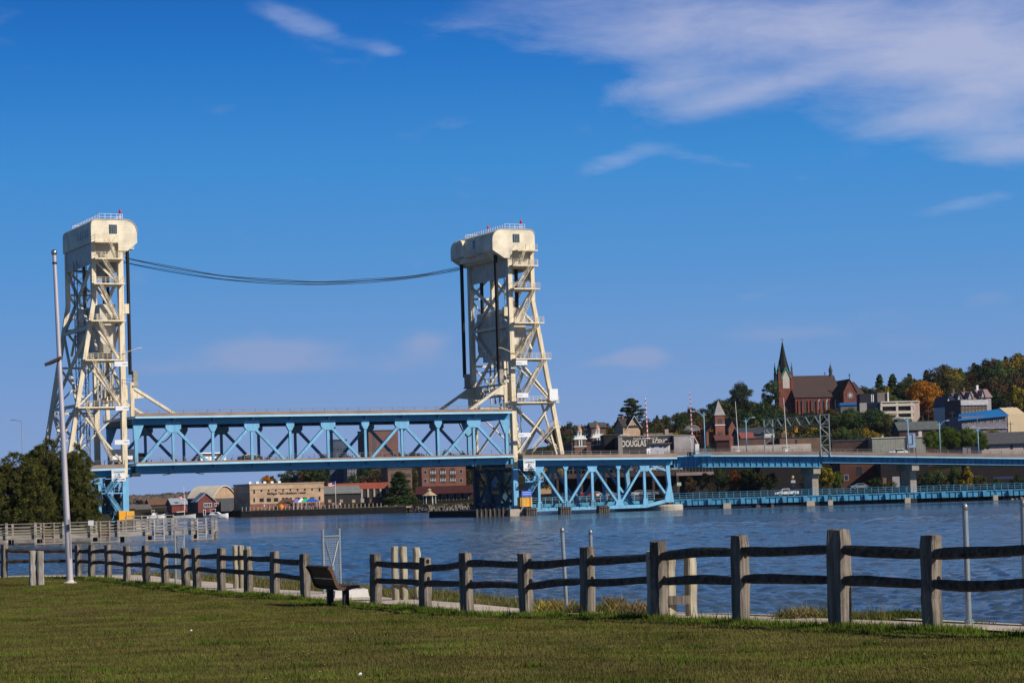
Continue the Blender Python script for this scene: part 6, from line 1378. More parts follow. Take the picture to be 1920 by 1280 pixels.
P = at(1274, 928, 548); o = thing('signpost', 'small pale sign on a post left of the bare bush', 'sign', (P[0], P[1], float(far_z(P[0], P[1])))); hh_ = float(at(1274, 904, 548)[2] - far_z(P[0], P[1])); MB().box(-.05, .05, -.05, .05, 0, hh_).build('post', GALV, o); MB().box(-.5, .5, -.08, -.055, hh_ - .8, hh_).build('board', mat('sign_green', (.45, .55, .45), .6), o)
tree_px(1293, 893, 932, 548, 'round', 'brown', 'bare brown bush right of the small sign below the road', .8, name='shrub')
for k, (u, vt, c, kd, w, lab) in enumerate(((1352, 876, 'dark_green', 'round', .8, 'dark green tree below the road, leftmost of four'), (1378, 880, 'rust', 'round', .7, 'rusty brown tree below the road between darker trees'), (1400, 874, 'dark_green', 'round', 1.0, 'dark tree below the road right of the rusty one'), (1424, 884, 'olive', 'round', .9, 'olive tree below the road left of the white truck'), (1548, 872, 'yellow', 'round', .85, 'yellow green tree right of the tall tan pier'), (1568, 880, 'lime', 'round', .7, 'bright green tree below the road beside the brick corner'), (1535, 884, 'olive', 'round', .7, 'olive tree touching the yellow green one below the road'), (1788, 872, 'green', 'oval', .8, 'narrow green tree beneath the road near the thin pole'), (1814, 872, 'yellow', 'oval', .7, 'narrow yellow shrub tree beneath the road'), (1806, 893, 'yellow', 'round', 1.2, 'low yellow shrub beneath the road'), (1770, 903, 'olive', 'round', 1.2, 'low olive shrub behind the trestle railing'))): tree_px(u, vt, 925, 524 if u < 1500 else 516, kd, c, lab, w)
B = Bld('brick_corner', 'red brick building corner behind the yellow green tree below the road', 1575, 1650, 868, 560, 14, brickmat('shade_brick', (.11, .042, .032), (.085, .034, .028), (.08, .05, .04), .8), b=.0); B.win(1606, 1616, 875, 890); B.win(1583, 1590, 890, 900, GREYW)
B = Bld('dark_garage', 'dark building with grey doors in the shade below the road', 1651, 1740, 868, 552, 12, mat('shade_wall', (.016, .014, .016), .9), b=0); B.win(1655, 1662, 895, 915, M_=BR_BROWN); B.win(1673, 1690, 893, 922, M_=GREYW, name='door')  # near-black wall colour stands for the shade below the road
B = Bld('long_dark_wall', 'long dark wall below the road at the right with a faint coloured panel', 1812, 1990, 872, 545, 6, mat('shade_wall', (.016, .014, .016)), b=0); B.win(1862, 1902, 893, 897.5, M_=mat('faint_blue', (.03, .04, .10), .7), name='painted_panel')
B = Bld('shade_block', 'added dark block painted as the shade left of the first concrete pier', 1425, 1530, 872, 560, 6, mat('shade_wall', (.016, .014, .016)), b=0)  # added dark block, shade below the road put into its colour
B = Bld('retaining_wall', 'long dark retaining wall in the shade behind the trees below the road', 1345, 1424, 868, 566, 4, mat('shade_wall2', (.012, .010, .010), .9, .3, .5), b=0, cat='wall')  # wall colour near black: shade from the deck overhead painted on
P = at(1763, 925, 500); o = thing('pole', 'thin tall pale pole beside the trestle railing', 'pole', (P[0], P[1], 1.5)); MB().tube((0, 0, 0), (0, 0, 5.2), .09, 8, .07).build('shaft', GALV, o); MB().tube((0, 0, 5.2), (0, 0, 5.3), .12, 8).build('cap', GALV, o)
# white work truck with a worker in its bucket
P = at(1474, 921, 515); car((P[0], P[1], float(far_z(P[0], P[1])) + .1), 0.1, 'white pickup truck parked below the road behind the low trestle', carpaint('white', (.75, .76, .78)), 'pickup')
P = at(1487, 905, 522); z = float(far_z(P[0], P[1])); lf = thing('bucket_lift', 'blue lift column carrying a worker beside the white pickup', 'lift', (P[0], P[1], z)); hb = float(at(1487, 905, 522)[2]) - z; MB().box(-.12, .12, -.1, .1, 0, hb).build('mast', mat('lift_blue', (.02, .08, .4), .5), lf); MB().box(-.5, .5, -.4, .4, hb, hb + .1).box(-.5, .5, -.42, -.4, hb + .1, hb + .6).build('basket', mat('lift_white', (.5, .5, .52), .5), lf); MB().box(-.9, .9, -.7, .7, -.1, .35).build('base', mat('lift_blue', (.02, .08, .4)), lf)
skin_person('person', 'worker in a yellow vest standing in the blue lift basket', (P[0], P[1], z + hb + .1), 0, mat('hivis', (.75, .62, .05), .8), CL[6], None, 1.75, .6)
P = at(1223, 935, 492); skin_person('person', 'worker in a bright green vest on the trestle walkway inside the truss', (P[0], P[1], ZR + .05), .3, mat('hivis_green', (.45, .75, .15), .8), CL[1], None, 1.75)
for k, u in enumerate((1520, 1800, 1612)):
    P = at(u, 915, 530); car((P[0], P[1], float(far_z(P[0], P[1]))), .1, ['dark blue car in the shade right of the tall pier', 'dark car parked among the shrubs below the road', 'blue grey car parked by the brick corner'][k], carpaint(*cc[(4, 3, 5)[k]]))

# 5 --- town above the road -------------------------------------------------------------------
# brick building with two copper domed turrets
B = Bld('brick_station', 'low brown brick hall between and behind the two domed turrets', 1072, 1112, 832, 640, 16, mat('maroon_brown_wall', (.10, .06, .065), .85, .2, .5), b=.12); B.flat(BR_BROWN)
COP = mat('copper_dome', (.45, .21, .09), .5, .15, 2)
for k, (u0, u1, vt, vd, lab) in enumerate(((1077, 1099, 824, 797, 'left of the two brick turrets with white lantern and copper dome, the shorter one'), (1111, 1132.5, 821, 793, 'right of the two brick turrets with white lantern and copper dome, the taller one'))):
    T_ = Bld('domed_turret', lab, u0, u1, vt, 628, 3.2, BR_BROWN, b=.12, cat='tower', group='copper domed turrets')
    o = T_.o; w = T_.L; h = T_.h; c = w / 2
    MB().box(-.2, w + .2, -.2, 3.4, h, h + .3).box(-.15, w + .15, -.15, 3.35, h - 2.0, h - 1.8).build('cornice', WHITE, o)
    m_ = MB()
    for x in (0, w - .5): m_.prism([(x, h + .3), (x + .5, h + .3), (x + .25, h + 1.3)], 0, .5); m_.prism([(x, h + .3), (x + .5, h + .3), (x + .25, h + 1.3)], 2.7, 3.2)
    m_.prism([(.5, h + .3), (w - .5, h + .3), (c + .9, h + 1.1), (c - .9, h + 1.1)], .1, 3.1); m_.build('pediment', WHITE, o)
    for x in (c - .75, c - .1, c + .55): T_.box('louvre_opening', _mats['dim_window'], x - .02, x + .32, -.035, -.003, h - 1.75, h - .2); 
    T_.box('pilaster', WHITE, c - .42, c - .14, -.08, -.003, h - 1.79, h - .002); T_.box('pilaster', WHITE, c + .24, c + .52, -.08, -.003, h - 1.79, h - .002)
    zl = h + 1.1; m_ = MB()
    for i in range(8): a = math.pi * i / 4 + .2; m_.tube((c + .62 * math.cos(a), 1.6 + .62 * math.sin(a), zl), (c + .62 * math.cos(a), 1.6 + .62 * math.sin(a), zl + 1.35), .09, 6)
    m_.lathe([(.85, -.05), (.85, .05)], (c, 1.6, zl), 12).lathe([(.8, 1.3), (.8, 1.45)], (c, 1.6, zl), 12); m_.build('lantern', WHITE, o)
    MB().lathe([(.75, 0), (.72, .3), (.5, .75), (.25, 1.0), (.1, 1.25), (.06, 1.7), (.02, 1.9)], (c, 1.6, zl + 1.45), 14).build('dome', COP, o, smooth=True)
B = Bld('slate_roof_house', 'house with grey slate roof behind the taller domed turret', 1109, 1136, 801, 700, 9, BR_BROWN, b=.1); B.gable_x(1.4, ROOFG)
B = Bld('dark_brick_block', 'dark brick block between the taller domed turret and the painted wall', 1133, 1160, 817, 615, 12, mat('very_dark_brick', (.022, .018, .022), .9, .3), b=.05); B.flat(ROOFD)
# painted wall
PW = brickmat('painted_black_brick', (.045, .045, .055), (.06, .055, .06), (.10, .10, .10), .9, .5, .2)
B = Bld('painted_wall', 'dark brick wall painted with large white lettering above the road', 1159, 1263, 819, 606, 14, PW, b=.06, zb=10.5); B.box('coping', mat('stone_coping', (.32, .29, .27), .9), -.1, B.L + .1, -.15, .4, B.h, B.h + .25)
B.box('stone_edge', mat('stone_coping', (.32, .29, .27)), -.02, 1.1, -.04, -.003, 0, B.h - .01)
PT = mat('faded_white_lettering', (.62, .58, .52), .9, .3, 1.5, contrast=(.3, .6))
xa, _ = B.loc(1165.5, 830); xm_, _ = B.loc(1216, 830); xb, zc = B.loc(1258, 829.5); text('lettering', 'DOUGLASS', 2.3, PT, B.o, ((xa + xm_) / 2, -.02, zc), width=xm_ - xa, ext=.015, bold=.05); text('lettering', 'AGENCY', 2.3, PT, B.o, ((xm_ + xb) / 2 + .3, -.02, zc + .1), width=xb - xm_ - 1.1, ext=.015, bold=.05)
x1_, z1_ = B.loc(1205, 820.5); text('lettering', 'INSURANCE', .75, PT, B.o, (x1_ + .8, -.02, z1_ - .2), width=6.5, ext=.012)
B = Bld('block_wall', 'pale grey block wall right of the painted lettering, with a dark triangular shade', 1263.5, 1301, 816.5, 604, 12, brickmat('pale_block', (.40, .37, .37), (.36, .34, .34), (.30, .28, .28), .8, .8, .4), b=.06, zb=10.5); B.flat(GREYW, t=.15)
B = Bld('white_office', 'small white office with dark window pairs in front of the painted wall', 1217, 1256, 832.5, 596, 4.5, mat('white_clapboard', (.55, .55, .60), .7), b=.03, zb=10.6); B.box('roof', mat('brown_roofedge', (.14, .09, .07)), -.4, B.L + .4, -.7, B.d + .3, B.h, B.h + .28)
for u in (1221.5, 1236, 1244): B.win(u, u + 2.4, 834.6, 839); B.win(u + 3, u + 5.2, 834.6, 839)
B.win(1251.5, 1255, 834, 842, M_=mat('cream_door', (.7, .66, .55)), name='door')
B = Bld('tan_fence_wall', 'tan boarded wall above the painted lettering with a stone post', 1206, 1262, 812.5, 640, .5, stripes('tan_boards', (.26, .20, .16), (.16, .12, .1), .8), b=.0); x_, _ = B.loc(1250, 812); B.box('stone_post', CONC, x_ - .5, x_ + .5, -.3, -.003, 0, B.h + 1.0)
B = Bld('tan_house', 'tan gabled house with white trim in front of the big pine', 1168, 1200, 799, 745, 9, BR_TAN, b=.25, cat='house')
x_, _ = B.loc(1177, 800); B.gable_x(2.6, ROOFD); B.gable_y(3.2, ROOFD, x0=x_, x1=B.L, y1=5, trim=WHITE, over=.5); B.win(1187.5, 1191.5, 795.5, 801, WHITE); B.box('porch_roof', WHITE, -1.5, x_, -1.3, -.1, B.h - 2.9, B.h - 2.7); B.box('chimney', BR_RED, 1.0, 1.7, 4, 4.7, B.h + 1, B.h + 3.4)
B = Bld('podium', 'added shade-dark terrace carrying the painted wall and the white office above the road', 1150, 1345, 853, 592, 30, mat('shade_wall2', (.012, .010, .010), .9, .3, .5), b=.0, cat='terrace')  # added block, with the darkness of shade put into its colour
# small church with square tower and grey pyramid spire
B = Bld('small_church', 'small red brick church with grey pyramid spire left of the plain barrier arm', 1366, 1384, 803, 700, 14, BR_RED, b=.12, cat='church'); B.gable_y(3.0, ROOFD, trim=None)
Tw = Bld('x', 'x', 1345, 1363, 777.5, 695, 3.3, None, b=.12); hT = Tw.zt - B.zb; px0 = float((Tw.P - B.P) @ B.e); bpy.data.objects.remove(Tw.o)
tw = MB().box(px0, px0 + Tw.L, -1.0, 2.2, 0, hT).build('tower', BR_RED, B.o); c = px0 + Tw.L / 2
MB().add([(px0 - .25, -1.25, hT), (px0 + Tw.L + .25, -1.25, hT), (px0 + Tw.L + .25, 2.45, hT), (px0 - .25, 2.45, hT), (c, .6, hT + 4.6)], [(0, 1, 4), (1, 2, 4), (2, 3, 4), (3, 0, 4), (3, 2, 1, 0)]).build('spire', mat('grey_spire', (.30, .29, .29), .7, .15, .8), tw)
for x in (c - .65, c + .15): MB().prism([(x, hT - 2.6), (x + .5, hT - 2.6), (x + .5, hT - 1.3), (x + .25, hT - .95), (x, hT - 1.3)], -1.04, -1.003).build('belfry_opening', _mats['dim_window'], tw); MB().box(x, x + .45, -1.04, -1.003, hT - 6.6, hT - 5.2).build('window', _mats['dim_window'], tw)
MB().box(px0 - .1, px0 + Tw.L + .1, -1.1, -1.003, hT - 3.1, hT - 2.85).build('string_course', WHITE, tw)
MB().box(px0 - 2.6, px0 - .003, .5, 9, 0, hT - 5.0).build('nave', BR_RED, B.o); MB().add([(px0 - 3.2, -.2, hT - 5.4), (px0 - .01, -.2, hT - 2.6), (px0 - .01, 9, hT - 2.6), (px0 - 3.2, 9, hT - 5.4), (px0 - 3.2, -.2, hT - 5.2), (px0 - .01, -.2, hT - 2.4), (px0 - .01, 9, hT - 2.4), (px0 - 3.2, 9, hT - 5.2)], [(0, 3, 2, 1), (4, 5, 6, 7), (0, 1, 5, 4), (1, 2, 6, 5), (2, 3, 7, 6), (3, 0, 4, 7)]).build('nave_roof', ROOFD, B.o)
# rows of low roofs behind the road
B = Bld('dark_roof_store', 'store with long dark blue roof behind the small blue street lamp', 1386, 1452, 814, 650, 12, mat('storewall', (.08, .07, .07), .8), b=.05); B.gable_x(1.7, mat('bluegrey_roof', (.045, .055, .075), .8))
B = Bld('red_roof_shed', 'small shed with a dull red roof right of the small church', 1391, 1412, 821, 630, 6, mat('storewall', (.08, .07, .07)), b=.05); B.gable_x(1.4, mat('dullred_roof', (.24, .07, .06), .8))
B = Bld('white_shed', 'small white building seen through the far leg of the overhead frame', 1434, 1452, 812, 632, 5, WARM, b=.05); B.flat(ROOFG); B.win(1446, 1450, 815, 821)
B = Bld('brick_row', 'long low brown brick building behind the far road parapet', 1386, 1462, 823, 612, 10, mat('brownrow', (.12, .075, .07), .85, .15, .5), b=.02); B.flat(ROOFD, t=.15)
B = Bld('brick_row', 'reddish brown flat building behind the overhead frame', 1462, 1538, 821, 608, 10, BR_BROWN, b=.02); B.flat(ROOFD, t=.15); B.win(1491, 1494.5, 824, 831); B.box('chimney', BR_BROWN, .6, 2.0, 1, 2.2, B.h + .15, B.h + 1.4); B.box('chimney', BR_BROWN, 3.4, 4.0, 1, 1.6, B.h + .15, B.h + 1.0)
B = Bld('low_maroon_roof', 'low maroon roof below the small church tower', 1343, 1368, 825, 640, 6, mat('maroon_wall', (.045, .018, .02)), b=.03); B.gable_x(1.2, mat('maroon_roof2', (.13, .05, .045), .8))
MBp = Bld('parapet_wall', 'pale concrete parapet on the far side of the road left of the overhead frame', 1371, 1521, 835.5, 515, .4, mat('pale_concrete', (.46, .40, .36), .9, .12, .5), b=A2, zb=10.2, cat='wall')
# grey green hall, banner
B = Bld('metal_hall', 'long grey green metal hall above the road left of the white car lamp', 1635, 1735, 822, 615, 12, stripes('greygreen_sheet', (.27, .28, .25), (.18, .19, .18), .7, width=.12), b=.04); B.box('fascia', mat('pale_fascia', (.5, .48, .44)), -.2, B.L + .2, -.25, B.d + .1, B.h, B.h + .25); x_, _ = B.loc(1724, 815); B.box('roof_turret', mat('pale_fascia', (.5, .48, .44)), x_, x_ + .9, 1, 2, B.h + .25, B.h + 1.6)
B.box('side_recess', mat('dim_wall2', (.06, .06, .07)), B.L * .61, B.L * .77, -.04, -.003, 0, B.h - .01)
B = Bld('dark_hall', 'dark low hall left of the grey green metal hall', 1560, 1634, 828, 622, 10, mat('umber_wall', (.09, .055, .05), .85, .2, .6), b=-.12); B.flat(mat('slate_dark', (.055, .06, .075), .8), t=.5)
o_P = at(1708, 812, 600); o = thing('banner_sign', 'tall light blue banner sign with a dark letter frame behind the blue lamp', 'sign', (o_P[0], o_P[1], float(far_z(o_P[0], o_P[1])))); zt_b = float(o_P[2] - far_z(o_P[0], o_P[1])); zb_b = float(at(1708, 839, 600)[2] - far_z(o_P[0], o_P[1]))
MB().box(-1.35, -1.15, 0, .2, 0, zt_b).box(.95, 1.15, 0, .2, 0, zt_b).build('posts', DARKST, o); MB().box(-1.1, 1.1, -.1, -.003, zb_b, zt_b).build('panel', mat('pale_blue_panel', (.30, .42, .62), .6, .15, 1.2), o)
MB().box(-.95, -.8, -.16, -.101, zb_b + .8, zt_b - .2).box(.25, .4, -.16, -.101, zb_b + .8, zt_b - .2).box(-.8, .25, -.16, -.101, zb_b + .8, zb_b + .95).box(-.8, .25, -.16, -.101, zt_b - .35, zt_b - .2).build('letter_frame', mat('navy_paint', (.01, .02, .07)), o)
# green roofed lodge
B = Bld('green_roof_lodge', 'lodge with dark green hipped roof and grey lower roof behind the metal hall', 1686, 1762, 806, 660, 10, mat('maroon_brick2', (.07, .035, .035), .85, .2, .6), b=.02); B.gable_x(2.2, mat('greygreen_dark', (.10, .115, .12), .8))
hx0, _ = B.loc(1684, 796); hx1, hz1 = B.loc(1722, 785)
MB().add([(hx0, 4, B.h), (hx1, 4, B.h), (hx1, 12, B.h), (hx0, 12, B.h), (hx0 + 1, 5.5, B.h + 3.4), (hx1 - 1, 5.5, B.h + 3.4), (hx1 - 1, 10, B.h + 3.4), (hx0 + 1, 10, B.h + 3.4)], [(0, 1, 5, 4), (1, 2, 6, 5), (2, 3, 7, 6), (3, 0, 4, 7), (4, 5, 6, 7)]).build('hip_roof', mat('dark_green_roof', (.035, .055, .05), .8), B.o)
# white apartment block with open galleries
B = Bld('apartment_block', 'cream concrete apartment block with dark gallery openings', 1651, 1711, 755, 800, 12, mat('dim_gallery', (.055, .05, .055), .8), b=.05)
CW = mat('cream_concrete', (.60, .54, .46), .8, .06, .5); f = MB(); hh_ = B.h
for v in (756.5, 770.5, 782.5, 796): z = B.loc(1680, v)[1]; f.box(-.1, B.L + .1, -1.2, -.003, z - .9, z + .02)
for u in (1652, 1681.5, 1709): x = B.loc(u, 780)[0]; f.box(x - .35, x + .35, -1.1, -.01, 0, hh_ + .0)
f.box(-.15, B.L + 2.2, -1.3, B.d, hh_ + .003, hh_ + .4); f.build('gallery_frame', CW, B.o); B.box('end_wall', mat('pinkish_wall', (.50, .38, .33), .8), B.L + .003, B.L + 2.2, -.9, B.d, 0, hh_)
m_ = MB()
for v in (761, 774, 787):
    z = B.loc(1680, v)[1]
    for k in range(4): a = B.loc(1656 + k * 13.5, v)[0]; m_.box(a, a + 1.2, -.03, -.003, z - .9, z + .2)
m_.build('window_band', _mats['dim_window'], B.o); z = B.loc(1670, 776)[1]; x = B.loc(1666, 776)[0]; B.box('balcony_panel', mat('tan_panel', (.35, .25, .18)), x, x + 2.6, -1.25, -1.21, z - .5, z + .3)
x0, z0 = B.loc(1648, 735); x1, _ = B.loc(1668, 735); B.box('roof_house', mat('taupe_wall', (.16, .14, .13), .8), x0, x1, 3, 9, B.h + .4, z0); B.box('chimney', mat('mast_white', (.6, .6, .6)), x1 - .3, x1 + .2, 2.4, 2.9, B.h + .4, z0)
W2 = Bld('apartment_wing', 'shaded lower wing with white parapet left of the cream apartment block', 1613, 1651, 757, 806, 10, mat('mauve_wall2', (.24, .21, .22), .8, .1, .5), b=-.25); W2.box('parapet', CW, -.2, W2.L * .32, -.3, 3, W2.h - 3, W2.h + .3)
W3 = Bld('dark_rooftop_block', 'dark block with white stripes on the roof line left of the apartment roof house', 1612, 1646, 738, 815, 8, mat('navy_dark_wall', (.02, .022, .035), .8), b=.0)
for k in range(4): W3.box('vent_strip', WHITE, W3.L - 2.4 + k * .6, W3.L - 2.1 + k * .6, -.05, -.003, W3.h - 3, W3.h - .4)
B = Bld('blue_roof_shed', 'narrow bright blue roof below the right gable of the big church', 1576, 1611, 760, 860, 5, mat('shed_wall', (.14, .14, .17), .8), b=.0); B.box('roof', mat('bright_blue_roof', (.015, .15, .42), .5, .05, .5), -.3, B.L + .3, -.4, B.d, B.h, B.h + 1.0)
# white gabled houses, corner building, motel, low grey roof
B = Bld('white_house', 'white gabled house with grey roof at the foot of the wooded hill', 1773, 1796, 758, 770, 8, WARM, b=.35, cat='house'); B.gable_y(2.6, mat('house_roof', (.09, .09, .11), .8), x1=B.L * .55); B.box('lit_extension', WHITE, B.L * .55, B.L, -.6, 5, 0, B.h); B.win(1777, 1779, 760, 766); B.win(1781, 1783.5, 767, 771); B.box('roof_slope', mat('house_roof', (.09, .09, .11)), B.L * .5, B.L + .2, -.8, 5.4, B.h, B.h + .9)
for k, (u0, u1, vt, c, lab) in enumerate(((1793, 1815, 750, (.11, .12, .14), 'grey gabled house left of the two pink roofed ones'), (1813, 1838, 748, (.24, .17, .17), 'house with dull pink roof between the grey and the far right gable'), (1838, 1858, 744, (.27, .19, .19), 'house with pink roof and white chimney, rightmost of the gables'))):
    B = Bld('gabled_house', lab, u0, u1, vt, 790, 8, GREYW, b=.2, cat='house', group='gabled houses on the hill street'); B.gable_x(2.6, mat('house_roof_%d' % k, c, .8, .12, .8)); B.gable_y(2.4, _mats['house_roof_%d' % k], x0=.2, x1=B.L * .4, y0=-.5, y1=4, over=.25)
    B.box('chimney', WHITE if k == 2 else BR_RED, .2, .9, 3.4, 4.1, B.h + 1, B.h + 4.2)
B = Bld('corner_building', 'brick commercial building with long pale sign band above shop windows', 1801, 1850, 750, 745, 11, mat('plum_brick', (.10, .075, .075), .85, .15, .8), b=.30); B.box('sign_band', mat('sign_band_grey', (.42, .42, .46), .6), -.2, B.L + .2, -.5, -.003, B.h - 1.7, B.h); B.flat(ROOFG, t=.2)
for i in range(3):
    for u in range(7): B.win(1804 + u * 6.4, 1807 + u * 6.4, 760 + i * 10 - u * .6, 766 + i * 10 - u * .6, M_=mat('dim_pane', (.16, .15, .14), .5))
B = Bld('motel', 'two storey motel with bright blue roof and tan end wall', 1803, 1889, 786, 665, 11, mat('motel_grey', (.17, .16, .20), .8, .1, .5), b=.20, cat='motel')
for i in range(2):
    for k in range(7): u = 1808 + k * 11.8; B.win(u, u + 6.4, 788 + i * 15 - k * .7, 795 + i * 15 - k * .7, mat('motel_frame', (.33, .33, .38), .7), M_=_mats['dim_window'], bars=(1, 0))
zb_ = B.loc(1845, 803)[1]; B.box('walkway_band', mat('motel_frame', (.33, .33, .38)), .0, B.L, -.6, -.1, zb_ - .1, zb_ + .12)
rf = MB(); o_ = .5; L_ = B.L
rf.add([(-o_ - 1, -1.0, B.h - .15), (L_, -1.0, B.h + .9), (L_, 5.5, B.h + 3.0), (1.5, 5.5, B.h + 1.7), (-o_ - 1, -1.0, B.h - .4), (L_, -1.0, B.h + .65), (L_, 5.5, B.h + 2.7), (1.5, 5.5, B.h + 1.4)], [(0, 1, 2, 3), (7, 6, 5, 4), (0, 4, 5, 1), (1, 5, 6, 2), (2, 6, 7, 3), (3, 7, 4, 0)]); rf.build('roof', mat('bright_blue_roof', (.015, .15, .42)), B.o)
MB().box(0, L_, .003, B.d, B.h + .003, B.h + .85).build('attic', _mats['motel_grey'], B.o)
En = MB().prism([(-.2, 0), (B.d + 4, 0), (B.d + 4, B.h + 1.2), (5.6, B.h + 3.3), (-.2, B.h + 1.2)], L_ + .01, L_ + 5.5, ax='x').build('end_wall', mat('tan_stucco', (.58, .46, .31), .85, .05, .3), B.o)
B = Bld('grey_roof_block', 'long low building with dark grey roof and pale wall at the right edge', 1840, 1990, 831, 600, 14, mat('pale_pink_wall', (.44, .38, .36), .85, .08, .4), b=.0); B.gable_x(2.7, mat('charcoal_roof', (.075, .075, .085), .85), over=.9)
for u in (1837.5, 1847, 1892, 1917, 1950): B.win(u + 2, u + 7, 833, 842, M_=_mats['dim_window'])
# signs on masts, utility poles
for k, (u, vt, vb, D, lab) in enumerate(((1741, 765, 797, 700, 'wooden utility pole right of the orange tree'), (1786, 770, 800, 690, 'thin utility pole in front of the white house'), (1833, 775, 812, 640, 'utility pole in front of the motel roof'), (1895, 790, 812, 640, 'short utility pole before the tan motel wall'), (1894, 752, 770, 690, 'mast with two white signs above the motel roof'))):
    P = at(u, vb, D); z = float(P[2]); h = float(at(u, vt, D)[2]) - z; o = thing('utility_pole', lab, 'utility pole', (P[0], P[1], z - 2)); MB().tube((0, 0, 0), (0, 0, h + 2), .12, 7, .09).build('pole', BARK if k != 2 else GALV, o); MB().box(-.9, .9, -.05, .05, h + 1.3, h + 1.42).build('crossarm', BARK, o)
    if k == 4: MB().box(-.9, -.2, -.1, -.04, h - 1.2, h + .2).box(.2, .9, -.1, -.04, h - 1.2, h + .2).build('sign_boards', WHITE, o)
P = at(1700, 812, 640)
# big church on the hill
B = Bld('stone_church', 'large red sandstone church on the hill with dark roof and slender green trimmed steeple', 1491, 1575, 743.5, 950, 17, SAND, b=.18, cat='church')
rise = 8.8; DR = mat('church_roof', (.058, .038, .035), .85, .1, .3); B.gable_x(rise, DR, over=.5)
for k, u in enumerate((1500, 1507, 1518, 1524, 1534.5, 1541, 1549.5, 1556.5, 1565)):
    x0, z1 = B.loc(u, 750); x1, _ = B.loc(u + 3.4, 750); m_ = (x0 + x1) / 2; r_ = (x1 - x0) / 2
    w = MB().prism([(x0, z1 - 4.2), (x1, z1 - 4.2), (x1, z1), (m_, z1 + r_ * 1.3), (x0, z1)], -.06, -.003).build('window', _mats['dim_window'], B.o)
    if k in (4, 6, 8): MB().prism([(x0, z1 - 4.0), (x0 + .16, z1 - 4.0), (x0 + .16, z1), (x0, z1)], -.1, -.061).prism([(m_ - .08, z1 - 4.0), (m_ + .08, z1 - 4.0), (m_ + .08, z1 + .4), (m_ - .08, z1 + .4)], -.1, -.061).box(x0, x1, -.105, -.101, z1 - 2.2, z1 - 2.0).build('tracery', WHITE, w)
    MB().prism([(x0 - 1.0, 0), (x0 - .5, 0), (x0 - .5, z1 + .3), (x0 - 1.0, z1 - .2)], -.5, -.003).build('buttress', SAND, B.o)
# transept gable at the right
xt0, _ = B.loc(1576, 760); xt1, _ = B.loc(1600, 760); zt_ = B.loc(1588, 735)[1]
MB().box(xt0, xt1, -4.5, 14, 0, zt_).build('transept', SAND, B.o); B.gable_y(float(B.loc(1586, 712)[1]) - zt_, DR, x0=xt0, x1=xt1, y0=-4.5, y1=14, h=zt_, over=.3, gable=SAND)
xm = (xt0 + xt1) / 2; zr_ = B.loc(1588, 742)[1]
MB().prism([(xm + 1.5 * math.cos(math.pi * k / 8), zr_ + 1.5 * math.sin(math.pi * k / 8)) for k in range(16)], -4.56, -4.503).build('rose_window', _mats['dim_window'], B.o)
m_ = MB()
for k in range(5): a = math.pi * k / 5; m_.beam((xm - 1.4 * math.cos(a), -4.6, zr_ - 1.4 * math.sin(a)), (xm + 1.4 * math.cos(a), -4.6, zr_ + 1.4 * math.sin(a)), .12, .2, (0, 1, 0))
m_.build('rose_tracery', WHITE, B.o); MB().prism([(xm - .25, zr_ + 4.5), (xm + .25, zr_ + 4.5), (xm, zr_ + 8)], -4.56, -4.503).build('slit_window', _mats['dim_window'], B.o)
def cross(x, y, z, h, nm='cross'): MB().box(x - .12, x + .12, y - .12, y + .12, z, z + h).box(x - h * .25, x + h * .25, y - .1, y + .1, z + h * .62, z + h * .72).build(nm, mat('dark_finial', (.03, .03, .04), .6), B.o)
zg = B.loc(1586, 712)[1]; cross(xm, -4.5, zg, 2.4); xc1, zc1 = B.loc(1559, 713.5); cross(xc1, 8.5, B.h + rise, 1.6); 
xq, _ = B.loc(1601, 745); MB().box(xt1 + .003, xt1 + 5.5, -1, 13, 0, zt_ - 2.5).build('side_chapel', SAND, B.o); MB().add([(xt1, -1.6, zt_ - 2.5), (xt1 + 5.9, -1.6, zt_ - 2.5), (xt1 + 5.9, 13.4, zt_ - 2.5), (xt1, 13.4, zt_ - 2.5), (xt1, 5.5, zt_ + 4.5), (xt1 + 2.6, 5.5, zt_ + 4.5)], [(0, 1, 5, 4), (1, 2, 5), (2, 3, 4, 5), (3, 0, 4)]).build('chapel_roof', DR, B.o)
MB().box(xt1 + 3.2, xt1 + 4.0, -1.04, -1.003, zt_ - 6.6, zt_ - 4.2).build('window', WHITE, B.o)
# small ridge turret
xr, zr2 = B.loc(1570, 712); m_ = MB().lathe([(.9, 0), (.75, .5), (.75, 2.6), (1.0, 2.7), (.7, 3.6), (.3, 4.6), (.08, 5.4), (.02, 6.6)], (xr, 8.5, B.h + rise - .6), 8); m_.build('ridge_turret', mat('dark_copper', (.045, .06, .065), .6), B.o)
